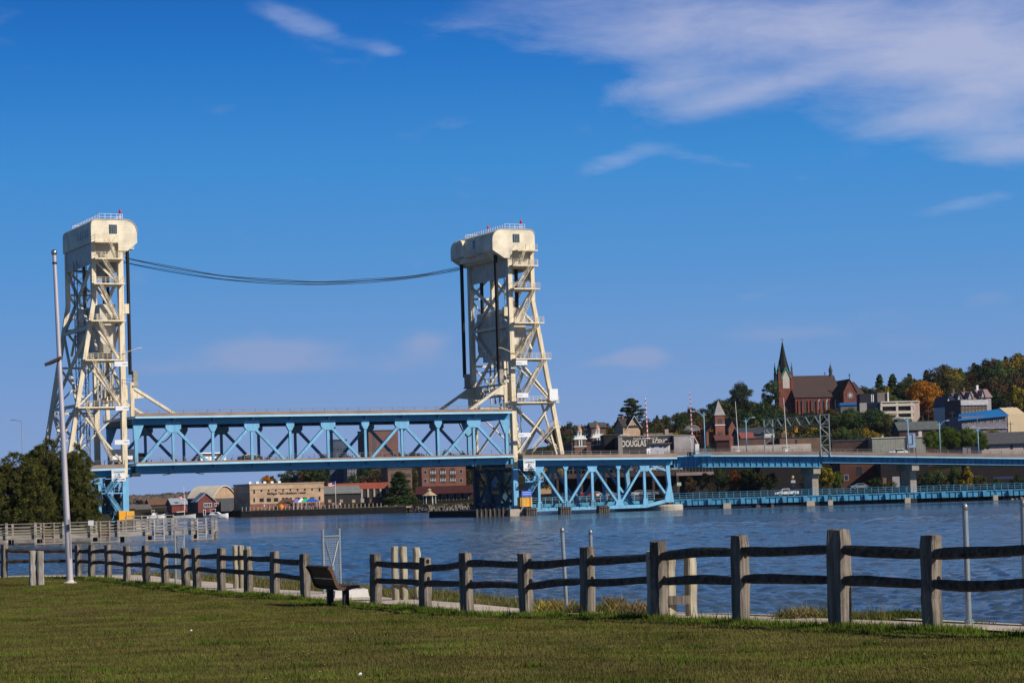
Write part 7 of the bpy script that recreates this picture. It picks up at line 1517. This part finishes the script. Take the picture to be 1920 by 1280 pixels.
# steeple
S0, _ = B.loc(1465.5, 760); S1, _ = B.loc(1492.5, 760); sw = S1 - S0; cx = (S0 + S1) / 2; zs = B.loc(1478, 699)[1]
MB().box(S0, S1, 3, 3 + sw, 0, zs).build('steeple_shaft', SAND, B.o)
for x in (S0, S1 - .9):
    for y in (3, 2.1 + sw): MB().box(x - .12, x + 1.02, y - .12, y + 1.02, 0, zs + .6).build('corner_buttress', SAND, B.o)
LV = mat('pale_louvre', (.46, .42, .38), .7, .1, 1); zl1 = B.loc(1480, 699)[1]; zl0 = B.loc(1480, 727)[1]
for nm, args in (('louvre', None),):
    MB().prism([(cx - 1.35, zl0), (cx + 1.55, zl0), (cx + 1.55, zl1 - 1.5), (cx + .1, zl1 + 1.4), (cx - 1.35, zl1 - 1.5)], 2.9, 2.99).build('belfry_louvre', LV, B.o); MB().prism([(3 + sw / 2 - 1.3, zl0), (3 + sw / 2 + 1.3, zl0), (3 + sw / 2 + 1.3, zl1 - 1.5), (3 + sw / 2, zl1 + 1.2), (3 + sw / 2 - 1.3, zl1 - 1.5)], S0 - .1, S0 - .01, ax='x').build('belfry_louvre', LV, B.o)
GC = mat('green_copper', (.045, .19, .15), .6, .2, 1); m_ = MB()
for a, b in (((cx - 2.2, zs - 2.2), (cx + .1, zs + 2.6)), ((cx + .1, zs + 2.6), (cx + 2.4, zs - 2.2))): m_.beam((a[0], 2.8, a[1]), (b[0], 2.8, b[1]), .5, .38, (0, 1, 0))
ym_ = 3 + sw / 2
for a, b in (((ym_ - 2.2, zs - 2.2), (ym_, zs + 2.4)), ((ym_, zs + 2.4), (ym_ + 2.2, zs - 2.2))): m_.beam((S0 - .2, a[0], a[1]), (S0 - .2, b[0], b[1]), .5, .38, (1, 0, 0))
m_.build('copper_gable', GC, B.o)
za_ = B.loc(1476.5, 631)[1] ; sp = MB(); y_ = 3 + sw / 2
sp.lathe([(sw * .5, 0), (sw * .40, 2.6), (sw * .23, (za_ - zs) * .45), (.22, za_ - zs - 2.0), (.06, za_ - zs - 1.4), (.04, za_ - zs)], (cx, y_, zs), 8); sp.build('spire', mat('spire_slate', (.006, .010, .011), .75, .3, .6), B.o); MB().box(cx - .55, cx + .55, y_ - .08, y_ + .08, za_ - .9, za_ - .7).build('spire_cross', DARKST, B.o)
for x in (S0 + .3, S1 - .3):
    for y in (3.3, 2.7 + sw): MB().lathe([(.4, 0), (.34, 1.2), (.52, 1.3), (.28, 2.3), (.1, 3.3), (.16, 3.5), (.03, 4.3)], (x, y, zs + .5), 6).build('pinnacle', mat('dark_green_copper', (.03, .10, .09), .6), B.o)

# ---- boats ---------------------------------------------------------------------------------
def boat(u, v, D, L_, label, rz, hull, cab=True, mast=0):
    P = at(u, v, D); o = thing('motor_boat' if not mast else 'sailboat', label, 'boat', (P[0], P[1], 0), rz, None); h = L_ / 2; w = L_ * .16
    secs = [(-h, .9, 1.0, .75), (-h * .3, 1.0, 1.0, .8), (h * .35, .95, 1.15, .9), (h * .8, .5, 1.35, 1.1), (h, .03, 1.5, 1.3)]; v_ = []
    for x, k, zt, zz in secs: v_ += [(x, -w * k, zt * .8), (x, -w * k * .7, .0), (x, 0, -.3), (x, w * k * .7, .0), (x, w * k, zt * .8)]
    f = [(i * 5 + j, i * 5 + j + 1, (i + 1) * 5 + j + 1, (i + 1) * 5 + j) for i in range(4) for j in range(4)] + [(i * 5 + 4, i * 5, (i + 1) * 5, (i + 1) * 5 + 4) for i in range(4)] + [(0, 1, 2, 3, 4)]
    MB().add(v_, f).build('hull', hull, o)
    if cab: MB().prism([(-h * .55, .8), (h * .45, .8), (h * .1, 1.55), (-h * .35, 1.6)], -w * .7, w * .7).build('cabin', WHITE, o); MB().prism([(h * .05, 1.0), (h * .36, 1.0), (h * .12, 1.45), (-h * .15, 1.45)], -w * .72, w * .72).build('windscreen', GLASS, o); MB().box(-h * .5, -h * .1, -w * .6, w * .6, 2.3, 2.4).tube((-h * .45, -w * .5, 1.5), (-h * .45, -w * .5, 2.3), .04, 5).tube((-h * .15, w * .5, 1.5), (-h * .15, w * .5, 2.3), .04, 5).build('canopy', WHITE, o)
    if mast: MB().tube((0, 0, .8), (0, 0, mast), .06, 6).build('mast', WHITE, o); MB().beam((0, 0, 1.9), (-h * .7, 0, 1.8), .15, .15).build('boom', WHITE, o)
boat(406, 969, 632, 7.0, 'white cabin cruiser moving on the water beside the dark red boat shop', -.25, WHITE)
boat(346, 967, 650, 6.5, 'pale sailboat with bare mast moored before the boathouse', .4, mat('hull_grey', (.4, .42, .45)), cab=False, mast=9)
for k, u in enumerate((292, 304, 316, 330)): boat(u, 962.5, 690 + k * 3, 5.5, ['white moored motor boat, leftmost of four behind the wooden pier', 'red hulled moored boat, second of four behind the wooden pier', 'white moored motor boat, third of four, left of the red shed', 'dark hulled moored boat, nearest the sailboat'][k], .3 + k * .4, (WHITE, mat('hull_red', (.4, .05, .05)), WHITE, mat('hull_dark', (.03, .04, .08)))[k], cab=k != 1)
# park lamp and hut at the far left, behind the pines
P = at(42, 850, 380); o = thing('street_lamp', 'thin pale lamp post showing above the left pine tree', 'street lamp', (P[0], P[1], 1.5)); h = float(at(42, 790, 380)[2]) - 1.5; MB().tube((0, 0, 0), (0, 0, h), .07, 6).build('pole', GALV, o); MB().tube((0, 0, h), (-1.1, 0, h + .3), .05, 6).build('arm', GALV, o); MB().box(-1.8, -1.1, -.12, .12, h + .22, h + .36).build('lamp_head', GALV, o)
B = Bld('park_hut', 'small hut with red roof edge at the left edge below the pine', -60, 12, 945, 320, 6, mat('hut_wall', (.12, .09, .07), .9), b=0, zb=1.6); B.box('roof', mat('hut_roof', (.35, .10, .06), .7), -.3, B.L + .5, -.8, B.d + .5, B.h, B.h + .22)
# pines at left
NEED = mat('pine_needles', (.034, .050, .014), .9, .35, .9, col2=(.165, .165, .04), trans=.25, spec=.1)
def big_pine(u, vt, D, wpx, label, seed):
    P = at(u, vt, D); z = 1.5; h = float(P[2]) - z; r = np.random.default_rng(seed); R_ = wpx / 2 * D / F; C_ = []
    tops = [(0, 0, h, 1.0)] + [(r.uniform(-.55, .55) * R_, r.uniform(-.5, .5) * R_, h * r.uniform(.72, .95), .6) for _ in range(5)]
    for tx_, ty_, th_, k in tops:
        nb = int(330 * k)
        for _ in range(nb):
            q = r.uniform(0, 1) ** .8; z_ = th_ * (1 - q * .93); rr = R_ * k * (1.05 * q ** .46) * (1 - .25 * max(0, q - .85) / .15); a = r.uniform(0, 6.283); kk = r.uniform(.55, 1.05); C_.append((tx_ + rr * kk * math.cos(a), ty_ + rr * kk * math.sin(a), z_ + .25 * kk))
    C_ = np.array(C_); ok = C_[:, 2] > .4; C_ = C_[ok]; nl = 62; n = len(C_) * nl; ci = np.repeat(np.arange(len(C_)), nl)
    d = r.normal(size=(n, 3)); d[:, 2] += .5; d /= np.linalg.norm(d, axis=1)[:, None]; rad = r.uniform(.28, .5, len(C_))[ci][:, None]
    B_ = C_[ci] + d * rad * .25; ln = rad * r.uniform(.6, 1.2, (n, 1)); tip = B_ + d * ln; sd = np.cross(d, r.normal(size=(n, 3))); sd /= np.linalg.norm(sd, axis=1)[:, None]; wd = .035
    V = np.stack([B_ - sd * wd, B_ + sd * wd, tip + sd * wd * .5, tip - sd * wd * .5], 1).reshape(-1, 3)
    o = thing('pine_tree', label, 'tree', (P[0], D, z)); fast_mesh('crown', V, np.arange(n * 4).reshape(-1, 4), NEED, parent=o)
    tk = MB(); tk.tube((0, 0, -.5), (0, 0, h * .9), .22, 8, .04)
    for k in range(40): a = r.uniform(0, 6.28); zz = r.uniform(.08, .8) * h; tk.tube((0, 0, zz), (R_ * .8 * (1 - zz / h) * math.cos(a), R_ * .8 * (1 - zz / h) * math.sin(a), zz + .4), .04, 4, .01)
    tk.build('trunk', BARK, o)
big_pine(30, 852, 318, 150, 'broad dark pine at the left edge behind the wooden pier', 1)
big_pine(88, 828, 330, 120, 'tall pine behind the flagpole, left of the tower', 2)
big_pine(143, 838, 326, 98, 'pine just left of the blue legs of the left tower', 3)
V = []; us_ = np.linspace(-800, 195, 60); sh0 = [(( u - 960) * 296 / F) for u in us_]
A_ = np.column_stack([sh0, np.full(60, 296.0)]); Bq = np.column_stack([[(u - 960) * 345 / F for u in us_], np.full(60, 345.0)])
strip_mesh('park_shore', A_, Bq, lambda P: 0 * P[:, 0] + .9, lambda P: 0 * P[:, 0] + 1.75, GRASSG); strip_mesh('park_bank', A_, A_ - np.array([0, 2.5]), lambda P: 0 * P[:, 0] + .9, lambda P: 0 * P[:, 0] - 1.0, _mats['rubble_stone'])

# ---- woods on the hill, each tree its own ---------------------------------------------------
tree_px(1184, 749, 815, 800, 'pine', 'dark_green', 'big dark layered pine rising behind the tan gabled house', 1.2, name='pine_tree', hi=True, seed=2)
tree_px(1385, 716, 775, 900, 'round', 'dark_green', 'tall dark bushy tree rising above the small church spire', .85, hi=True, seed=1)
tree_px(1443, 711, 770, 940, 'oval', 'green', 'slim green tree standing alone left of the big steeple', .95, seed=2)
tree_px(1727, 713, 790, 830, 'round', 'orange', 'bright orange tree right of the cream apartment block', 1.15, hi=True, seed=3)
tree_px(1768, 700, 790, 880, 'round', 'olive', 'large olive tree behind the orange one', 1.0, hi=True, seed=0)
tree_px(1634, 764, 828, 762, 'round', 'dark_green', 'broad dark tree in front of the apartment block, largest of its clump', 1.25, hi=True, seed=2)
tree_px(1668, 776, 830, 756, 'round', 'olive', 'olive brown tree touching the lower corner of the apartment block', 1.0, hi=True, seed=1)
tree_px(1590, 764, 826, 770, 'round', 'green', 'green tree left of the broad dark tree below the blue roofed shed', 1.1, hi=True, seed=0)
tree_px(1552, 766, 822, 780, 'round', 'olive', 'olive tree behind the right leg of the overhead frame', 1.15, hi=True, seed=3)
tree_px(1582, 800, 838, 690, 'round', 'green', 'green tree just right of the right leg of the overhead frame', .9, hi=True, seed=1)
for k, (u, vt, w, lab) in enumerate(((1748, 806, 1.1, 'bright green round tree left of the second green crown above the road'), (1779, 798, 1.15, 'tallest bright green round tree right of the metal hall'), (1812, 800, 1.1, 'bright green tree left of the low grey roof'), (1838, 806, .8, 'small green tree against the left end of the low grey roof'))): tree_px(u, vt, 850, 590 + k * 3, 'round', 'lime', lab, w, hi=True, seed=k)
tree_px(1862, 803, 830, 640, 'round', 'yellow', 'yellow green shrub below the motel windows', 1.3, name='shrub')
tree_px(1270, 808, 850, 620, 'round', 'yellow', 'small yellow tree behind the pale block wall', 1.0)
tree_px(500, 890, 915, 780, 'round', 'orange', 'orange tree at the left foot of the slope above the tan building', 1.2)
for k, (u, vt, c, w, lab) in enumerate(((1322, 886, 'olive', 1.0, 'olive shrub tree left of the dark green ones below the road'), (1445, 886, 'dark_green', .9, 'dark tree behind the left end of the white pickup'), (1512, 890, 'olive', .8, 'low olive tree right behind the first concrete pier'), (1640, 893, 'dark_green', 1.1, 'dark shrub tree before the shaded garage below the road'), (1668, 900, 'olive', 1.2, 'low olive shrub left of the grey garage door'), (1735, 884, 'dark_green', 1.1, 'dark green tree right behind the second concrete pier'), (1757, 880, 'green', .9, 'green tree under the road left of the thin tall pole'), (1836, 888, 'olive', 1.1, 'olive tree right of the narrow yellow one under the road'), (1868, 896, 'dark_green', 1.2, 'dark shrub under the road near the right edge'), (1905, 890, 'dark_green', 1.0, 'dark tree under the road at the right edge'))): tree_px(u, vt, 925, 520, 'round', c, lab, w, seed=k % 4)
PAL = {'mid': [('round', 'olive', 5), ('round', 'dark_green', 5), ('round', 'brown', 3), ('round', 'rust', 1.2), ('oval', 'green', 2), ('round', 'yellow', .7), ('conifer', 'dark_green', 1.2)]}
def pick(w): 
    it = [(a, b) for a, b, _ in w]; return random.choices(it, [c for _, _, c in w])[0]
cn = {'olive': 'olive green', 'dark_green': 'dark green', 'brown': 'brown', 'rust': 'rust red', 'green': 'green', 'yellow': 'yellowing', 'lime': 'bright green', 'orange': 'orange'}
def wood(u0, u1, region, grp, skyline, n_rows, D0, D1, dens, pal, hmin=8, hmax=12, keep=None):
    for r_ in range(n_rows):
        t = r_ / max(1, n_rows - 1); D = D0 + (D1 - D0) * t; stepu = dens * F / D
        u = u0 + random.uniform(0, stepu)
        while u < u1:
            Dd = D + random.uniform(-14, 14); x = (u - 960) * Dd / F; kd, c = pick(pal); z = float(far_z(x, Dd)) - .5
            sk = np.interp(u, [a for a, _ in skyline], [b for _, b in skyline]); zmax = float(at(u, sk + random.uniform(-5, 9), Dd)[2]); h = random.uniform(hmin, hmax) * (1.15 if kd == 'conifer' else 1)
            if z + h > zmax: h = zmax - z
            if h > 3.5 and (keep is None or keep(u, Dd, z, h)):
                tree(x, Dd, h, kd, c, '%s %s %s' % (cn[c], {'conifer': 'conifer', 'round': 'spreading tree', 'oval': 'upright tree'}[kd], region), grp + ', ' + cn[c] + ' ' + kd, random.uniform(.85, 1.2), z=z)
            u += stepu * random.uniform(.75, 1.25)
SKY_ = [(1040, 800), (1075, 793), (1100, 783), (1125, 776), (1150, 792), (1180, 785), (1220, 778), (1260, 768), (1300, 758), (1330, 752), (1360, 738), (1400, 745), (1430, 748), (1465, 752), (1500, 755), (1560, 752), (1600, 722), (1615, 712), (1640, 698), (1660, 688), (1700, 682), (1740, 684), (1780, 674), (1820, 666), (1850, 668), (1880, 664), (1905, 658), (1940, 652), (2100, 640)]
pm = PAL['mid']; church = lambda u, D, z, h: not (1462 < u < 1622 and D < 985) and not (1462 < u < 1600 and D > 985)
wood(1035, 1170, 'on the slope behind the domed turrets', 'trees behind the turrets', SKY_, 7, 690, 1040, 5.5, [('round', 'dark_green', 4), ('round', 'rust', 2), ('round', 'olive', 4), ('round', 'brown', 2), ('round', 'yellow', 1)], 7, 11)
wood(1170, 1345, 'on the slope above the painted wall', 'trees above the painted wall', SKY_, 8, 700, 1050, 5.5, [('round', 'dark_green', 4), ('round', 'rust', 1.2), ('round', 'olive', 4), ('round', 'brown', 4), ('conifer', 'dark_green', 1)], 8, 12)
wood(1345, 1470, 'between the small church and the big steeple', 'trees left of the steeple', SKY_, 7, 750, 1045, 5.2, [('round', 'dark_green', 6), ('round', 'olive', 3), ('round', 'rust', .4), ('conifer', 'dark_green', 1)], 9, 13)
SK2 = [(1440, 755), (1480, 766), (1530, 764), (1550, 768), (1600, 768), (1650, 770)]
wood(1465, 1640, 'below the big church', 'trees below the big church', SK2, 7, 690, 925, 5.5, [('round', 'dark_green', 5), ('round', 'olive', 5), ('round', 'yellow', 1.2), ('round', 'green', 1)], 8, 11, keep=lambda u, D, z, h: True)
wood(1590, 2060, 'on the wooded ridge at right', 'trees on the right ridge', SKY_, 5, 955, 1085, 7.0, [('round', 'dark_green', 5), ('conifer', 'dark_green', 3), ('round', 'olive', 4), ('round', 'green', 2), ('round', 'rust', 1), ('round', 'yellow', .8), ('round', 'brown', 2)], 9, 14, keep=lambda u, D, z, h: u > 1606)
wood(1720, 2060, 'on the slope above the motel', 'trees above the motel', [(1700, 690), (2100, 690)], 3, 840, 930, 7.5, [('round', 'dark_green', 6), ('round', 'olive', 3), ('round', 'brown', 3), ('oval', 'yellow', .8), ('round', 'rust', .5)], 8, 12, keep=lambda u, D, z, h: not (1770 < u < 1860 and D < 860))
wood(1560, 1700, 'between the apartment block and the church', 'trees around the apartment block', [(1560, 762), (1612, 740), (1640, 715), (1700, 700)], 3, 840, 930, 7, [('round', 'dark_green', 5), ('round', 'olive', 4), ('round', 'green', 1)], 8, 12, keep=lambda u, D, z, h: u > 1608)
wood(1560, 1760, 'behind the long halls above the road', 'trees behind the halls', [(1560, 795), (1640, 810), (1800, 812)], 2, 660, 720, 6.5, [('round', 'dark_green', 5), ('round', 'olive', 4)], 7, 9, keep=lambda u, D, z, h: not (1680 < u < 1765))
SKL = [(480, 893), (500, 888), (520, 880), (555, 868), (565, 845), (585, 834), (600, 833), (640, 838), (700, 846), (780, 845), (880, 850), (1000, 850), (1050, 800)]
wood(490, 800, 'on the slope behind the far quay', 'trees behind the far quay', SKL, 5, 730, 960, 7.5, [('round', 'dark_green', 5), ('round', 'rust', 1.4), ('round', 'olive', 4), ('round', 'brown', 3)], 7, 11)
wood(800, 1040, 'seen through the right tower and truss', 'trees seen through the bridge', SKL, 3, 740, 900, 9, [('round', 'dark_green', 5), ('round', 'olive', 4), ('round', 'brown', 2)], 8, 11)
wood(245, 345, 'on the low far shore left of the boathouse', 'trees on the low far shore', [(240, 940), (350, 935)], 2, 800, 900, 11, [('round', 'brown', 4), ('round', 'olive', 3)], 5, 8)

# ---- lawn grass, weeds -----------------------------------------------------------------------
def blades(name, n, yr, xr, hr, wf, mats_, weight, zf, mi, lean=.5, curve=1.6, fixed=None):
    r = RNG; zf = zf or (lambda x, y: gz(x, y)); y = fixed if fixed is not None else yr[0] * (yr[1] / yr[0]) ** (r.uniform(0, 1, n) ** curve); x = xr(y, r.uniform(0, 1, n)); keep = weight(x, y); x, y = x[keep], y[keep]; n = len(x); z = zf(x, y)
    h = r.uniform(*hr, n) * (1 + 1.2 * (r.uniform(0, 1, n) > .96)); w = wf(y); a = r.uniform(0, math.pi, n); la = r.uniform(0, 6.283, n); ll = r.uniform(0, lean, n) * h
    ca, sa = np.cos(a) * w / 2, np.sin(a) * w / 2
    p0 = np.column_stack([x - ca, y - sa, z - .01]); p1 = np.column_stack([x + ca, y + sa, z - .01]); p2 = np.column_stack([x + ll * np.cos(la), y + ll * np.sin(la), z + h])
    V = np.stack([p0, p1, p2], 1).reshape(-1, 3); return fast_mesh(name, V, np.arange(len(V)).reshape(-1, 3), None, mats=mats_, idx=mi(x, y, r))
def pn(x, y, s, ph=0):
    return (np.sin(x * s * 1.3 + ph) * np.cos(y * s * .9 + 1.7 * ph) + np.sin(x * s * 2.9 + y * s * 1.1 + ph * 2) * .6 + np.sin(y * s * 2.3 - x * s * .7 + ph) * .5) / 2.1
GM = [mat('grass_%d' % i, c, .9, .3, .8, col2=c2, trans=.25, spec=.08, world=True) for i, (c, c2) in enumerate((((.092, .118, .018), (.17, .18, .034)), ((.125, .112, .034), (.205, .175, .055)), ((.078, .13, .015), (.14, .215, .026)), ((.115, .085, .036), (.18, .13, .055))))]
def xr_(y, t): lo = (-160 - 960) * y / F; hi = np.minimum((2090 - 960) * y / F, np.interp(y, LN[:, 1], LN[:, 0]) + .1); return lo + (hi - lo) * t
LN = line[np.argsort(line[:, 1])]
def lawn_mi(x, y, r):
    q = .5 * pn(x, y, .8) + .6 * pn(x + 1.3 * np.sin(y * 1.1), y + np.cos(x * 1.7), 2.3, 1.0) + .35 * pn(x, y * .5, .5, 2) + r.normal(size=len(x)) * .6; i = np.where(q > 1.15, 2, np.where(q > .2, 0, np.where(q > -.6, 1, 3))); 
    near = (np.interp(y, LN[:, 1], LN[:, 0]) - x) < .9 + .5 * pn(x, y, 1.2); return np.where(near & (r.uniform(0, 1, len(x)) < .7), 2, i)
tag(blades('grass', 640000, (16.5, 92), xr_, (.014, .034), lambda y: .005 + .00028 * y, GM, lambda x, y: np.ones(len(x), bool), lambda x, y: gz(x, y), lawn_mi, .8, 1.0), 'short mown grass of the lawn, olive green with brown patches', 'grass', kind='stuff')
NT = 150; ty_ = 17 * (80 / 17) ** RNG.uniform(0, 1, NT); tx_ = xr_(ty_, RNG.uniform(0, 1, NT)); tn_ = RNG.integers(60, 300, NT); ti = np.repeat(np.arange(NT), tn_); ts_ = RNG.uniform(.04, .22, NT)[ti]
gx_, gy_ = tx_[ti] + RNG.normal(size=len(ti)) * ts_ * 1.4, ty_[ti] + RNG.normal(size=len(ti)) * ts_ * 1.4
tag(blades('turf_tufts', len(ti), (17, 80), lambda y, t: gx_, (.02, .075), lambda y: .009 + .00025 * y, GM, lambda x, y: x < np.interp(gy_, LN[:, 1], LN[:, 0]), None, lambda x, y, r: np.where(r.uniform(0, 1, len(x)) < .8, 2, 1), .9, 1.0, fixed=gy_), 'brighter green tufts scattered through the lawn', 'grass', kind='stuff')
NLf = 260; ly_ = 17.5 * (75 / 17.5) ** RNG.uniform(0, 1, NLf); lx_ = xr_(ly_, RNG.uniform(0, 1, NLf)); la_ = RNG.uniform(0, 6.28, NLf); lz_ = gz(lx_, ly_) + .03; q_ = np.array([(-.03, 0, 0), (0, -.018, .012), (.035, 0, .004), (0, .02, .015)])
Vl = np.stack([np.column_stack([lx_ + q[0] * np.cos(la_) - q[1] * np.sin(la_), ly_ + q[0] * np.sin(la_) + q[1] * np.cos(la_), lz_ + q[2]]) for q in q_], 1).reshape(-1, 3)
tag(fast_mesh('fallen_leaves', Vl, np.arange(NLf * 4).reshape(-1, 4), mat('dry_leaf', (.22, .13, .05), .9, .4, 2, col2=(.42, .30, .12), world=True)), 'dry brown leaves scattered over the lawn', 'leaves', kind='stuff')
def xe_(y, t): a = np.interp(y, LN[:, 1], LN[:, 0]); return a - .30 + t * .42
tag(blades('fence_grass', 26000, (24, 91), xe_, (.05, .13), lambda y: .008 + .0002 * y, GM, lambda x, y: pn(x, y, 1.1) > -.5, lambda x, y: gz(x, y), lambda x, y, r: np.where(r.uniform(0, 1, len(x)) < .75, 2, 0), .6, 1.0), 'taller green grass along the foot of the fences', 'grass', kind='stuff')
WE = [mat('weed_%d' % i, c, .9, .3, 2, trans=.25, spec=.05) for i, c in enumerate(((.10, .11, .03), (.22, .17, .08), (.26, .20, .11), (.07, .10, .03), (.30, .25, .04)))]
P0_ = offset(PW_); P0_ = P0_[np.argsort(P0_[:, 1])]
def xw(y, t): return np.interp(y, P0_[:, 1], P0_[:, 0]) + t * (xedge(y) + .0 - np.interp(y, P0_[:, 1], P0_[:, 0]))
def wm_(x, y, r): q = pn(x, y, 1.3, .5) + r.normal(size=len(x)) * .6; return np.where(q > .9, 4 * (r.uniform(0, 1, len(x)) < .4), np.where(q > .2, 0, np.where(q > -.3, 3, np.where(q > -.9, 1, 2)))).astype(int)
dens_ = lambda x, y: (pn(x, y, .55, 3) + .35 * (y > 46) + .25 * ((y > 33) & (y < 37)) - .9 * ((y > 37.5) & (y < 42.5)) - .9 * (y < 31.5)) > -.25
tag(blades('weeds', 60000, (26, 90), xw, (.05, .17), lambda y: .007 + .00022 * y, WE, dens_, lambda x, y: gz(x, y), wm_, .7, 1.0), 'dry tan and green weeds between the path and the water', 'weeds', kind='stuff')
def clump(u, v, D, n, h, wd, mi, label, cat='bush'):
    P = at(u, v, D); r = RNG; x = P[0] + r.normal(size=n) * wd; y = D + r.normal(size=n) * wd; z = gz(x, y); hh = .8 * h * r.uniform(.3, 1.1, n); a = r.uniform(0, 3.14, n); la = r.uniform(0, 6.28, n); w = .011 + .0 * x
    base = np.column_stack([x, y, z + hh * r.uniform(0, .55, n)]); tip = base + np.column_stack([np.cos(la) * hh * .35, np.sin(la) * hh * .35, hh * .45]); s = np.column_stack([np.cos(a) * w, np.sin(a) * w, 0 * w])
    V = np.stack([base - s, base + s, tip], 1).reshape(-1, 3); tag(fast_mesh('weed_clump', V, np.arange(len(V)).reshape(-1, 3), None, mats=WE, idx=r.choice(mi, n)), label, cat, 'weed clumps at the water edge')
clump(1046, 1152, 45.2, 1500, .42, .17, [4, 4, 1, 2], 'yellow weed clump beside the galvanised pipe post')
clump(1082, 1154, 43.6, 900, .30, .15, [3, 0, 2], 'green weed clump right of the yellow one')
clump(1154, 1156, 41.6, 900, .50, .10, [0, 1, 4, 2], 'tall thin yellow green weed between two fence posts')
clump(1192, 1156, 40.6, 1100, .38, .18, [2, 1, 2], 'dry brown weed clump left of the tall middle fence post')
clump(1690, 1163, 34.6, 2600, .20, .20, [3, 0, 3], 'low dark green weed cushion right of the tallest fence post')
clump(1500, 1160, 36.0, 1600, .30, .17, [2, 1, 0], 'sparse tan stalks left of the tallest fence post')
for (u, v, D) in ((675, 1248, 22.2), (358, 1157, 38), (87, 1116, 58), (33, 1124, 54), (236, 1159, 36)):
    x = float(at(u, v, D)[0]); 
    if u in (675, 358): o = thing('litter', {675: 'white scrap of paper on the lawn near the bottom edge', 358: 'tiny pale scrap on the lawn left of the bench'}[u], 'litter', (x, D, float(gz(x, D)) + .03)); MB().add([(-.018, -.012, .01), (.018, -.01, .015), (.015, .02, .025), (-.012, .012, .03), (0, 0, .034)], [(0, 1, 4), (1, 2, 4), (2, 3, 4), (3, 0, 4)]).build('scrap', WHITE, o); MB().add([(-.022, -.012, .0), (.022, -.01, .005), (.015, .02, .006)], [(0, 1, 2)]).build('fold', WHITE, o)

# ---- labels: things alike in one group are told apart by their order from the left ---------------
ORD = ['first', 'second', 'third', 'fourth', 'fifth', 'sixth', 'seventh', 'eighth', 'ninth', 'tenth', 'eleventh', 'twelfth', 'thirteenth', 'fourteenth', 'fifteenth', 'sixteenth', 'seventeenth', 'eighteenth', 'nineteenth', 'twentieth']
by = {}
for o in SC.objects:
    if o.parent is None and o.get('label') and not o.get('kind'): by.setdefault(o['label'], []).append(o)
for lb, os_ in by.items():
    if len(os_) < 2 or len(os_) > 40: continue
    os_.sort(key=lambda q: q.location.x / q.location.y)
    for k, o in enumerate(os_): o['label'] = lb + ', ' + (ORD[k] if k < 20 else 'twenty ' + ORD[k - 20]) + ' from left'

# ---- the air over the far hills ---------------------------------------------------------------
hz_ = MB().box(-1500, 1500, -40, 3700, -1.5, 130).build('haze', bpy.data.materials.new('haze'))
hz_['kind'] = 'stuff'; hz_['label'] = 'thin blue haze in the air'; hm = hz_.data.materials[0]; hm.use_nodes = True; T = hm.node_tree
for n_ in list(T.nodes):
    if n_.type != 'OUTPUT_MATERIAL': T.nodes.remove(n_)
pv = T.nodes.new('ShaderNodeVolumePrincipled'); pv.inputs['Color'].default_value = (.62, .74, .95, 1); pv.inputs['Density'].default_value = .00003; pv.inputs['Anisotropy'].default_value = .3
T.links.new(pv.outputs[0], T.nodes['Material Output'].inputs['Volume'])
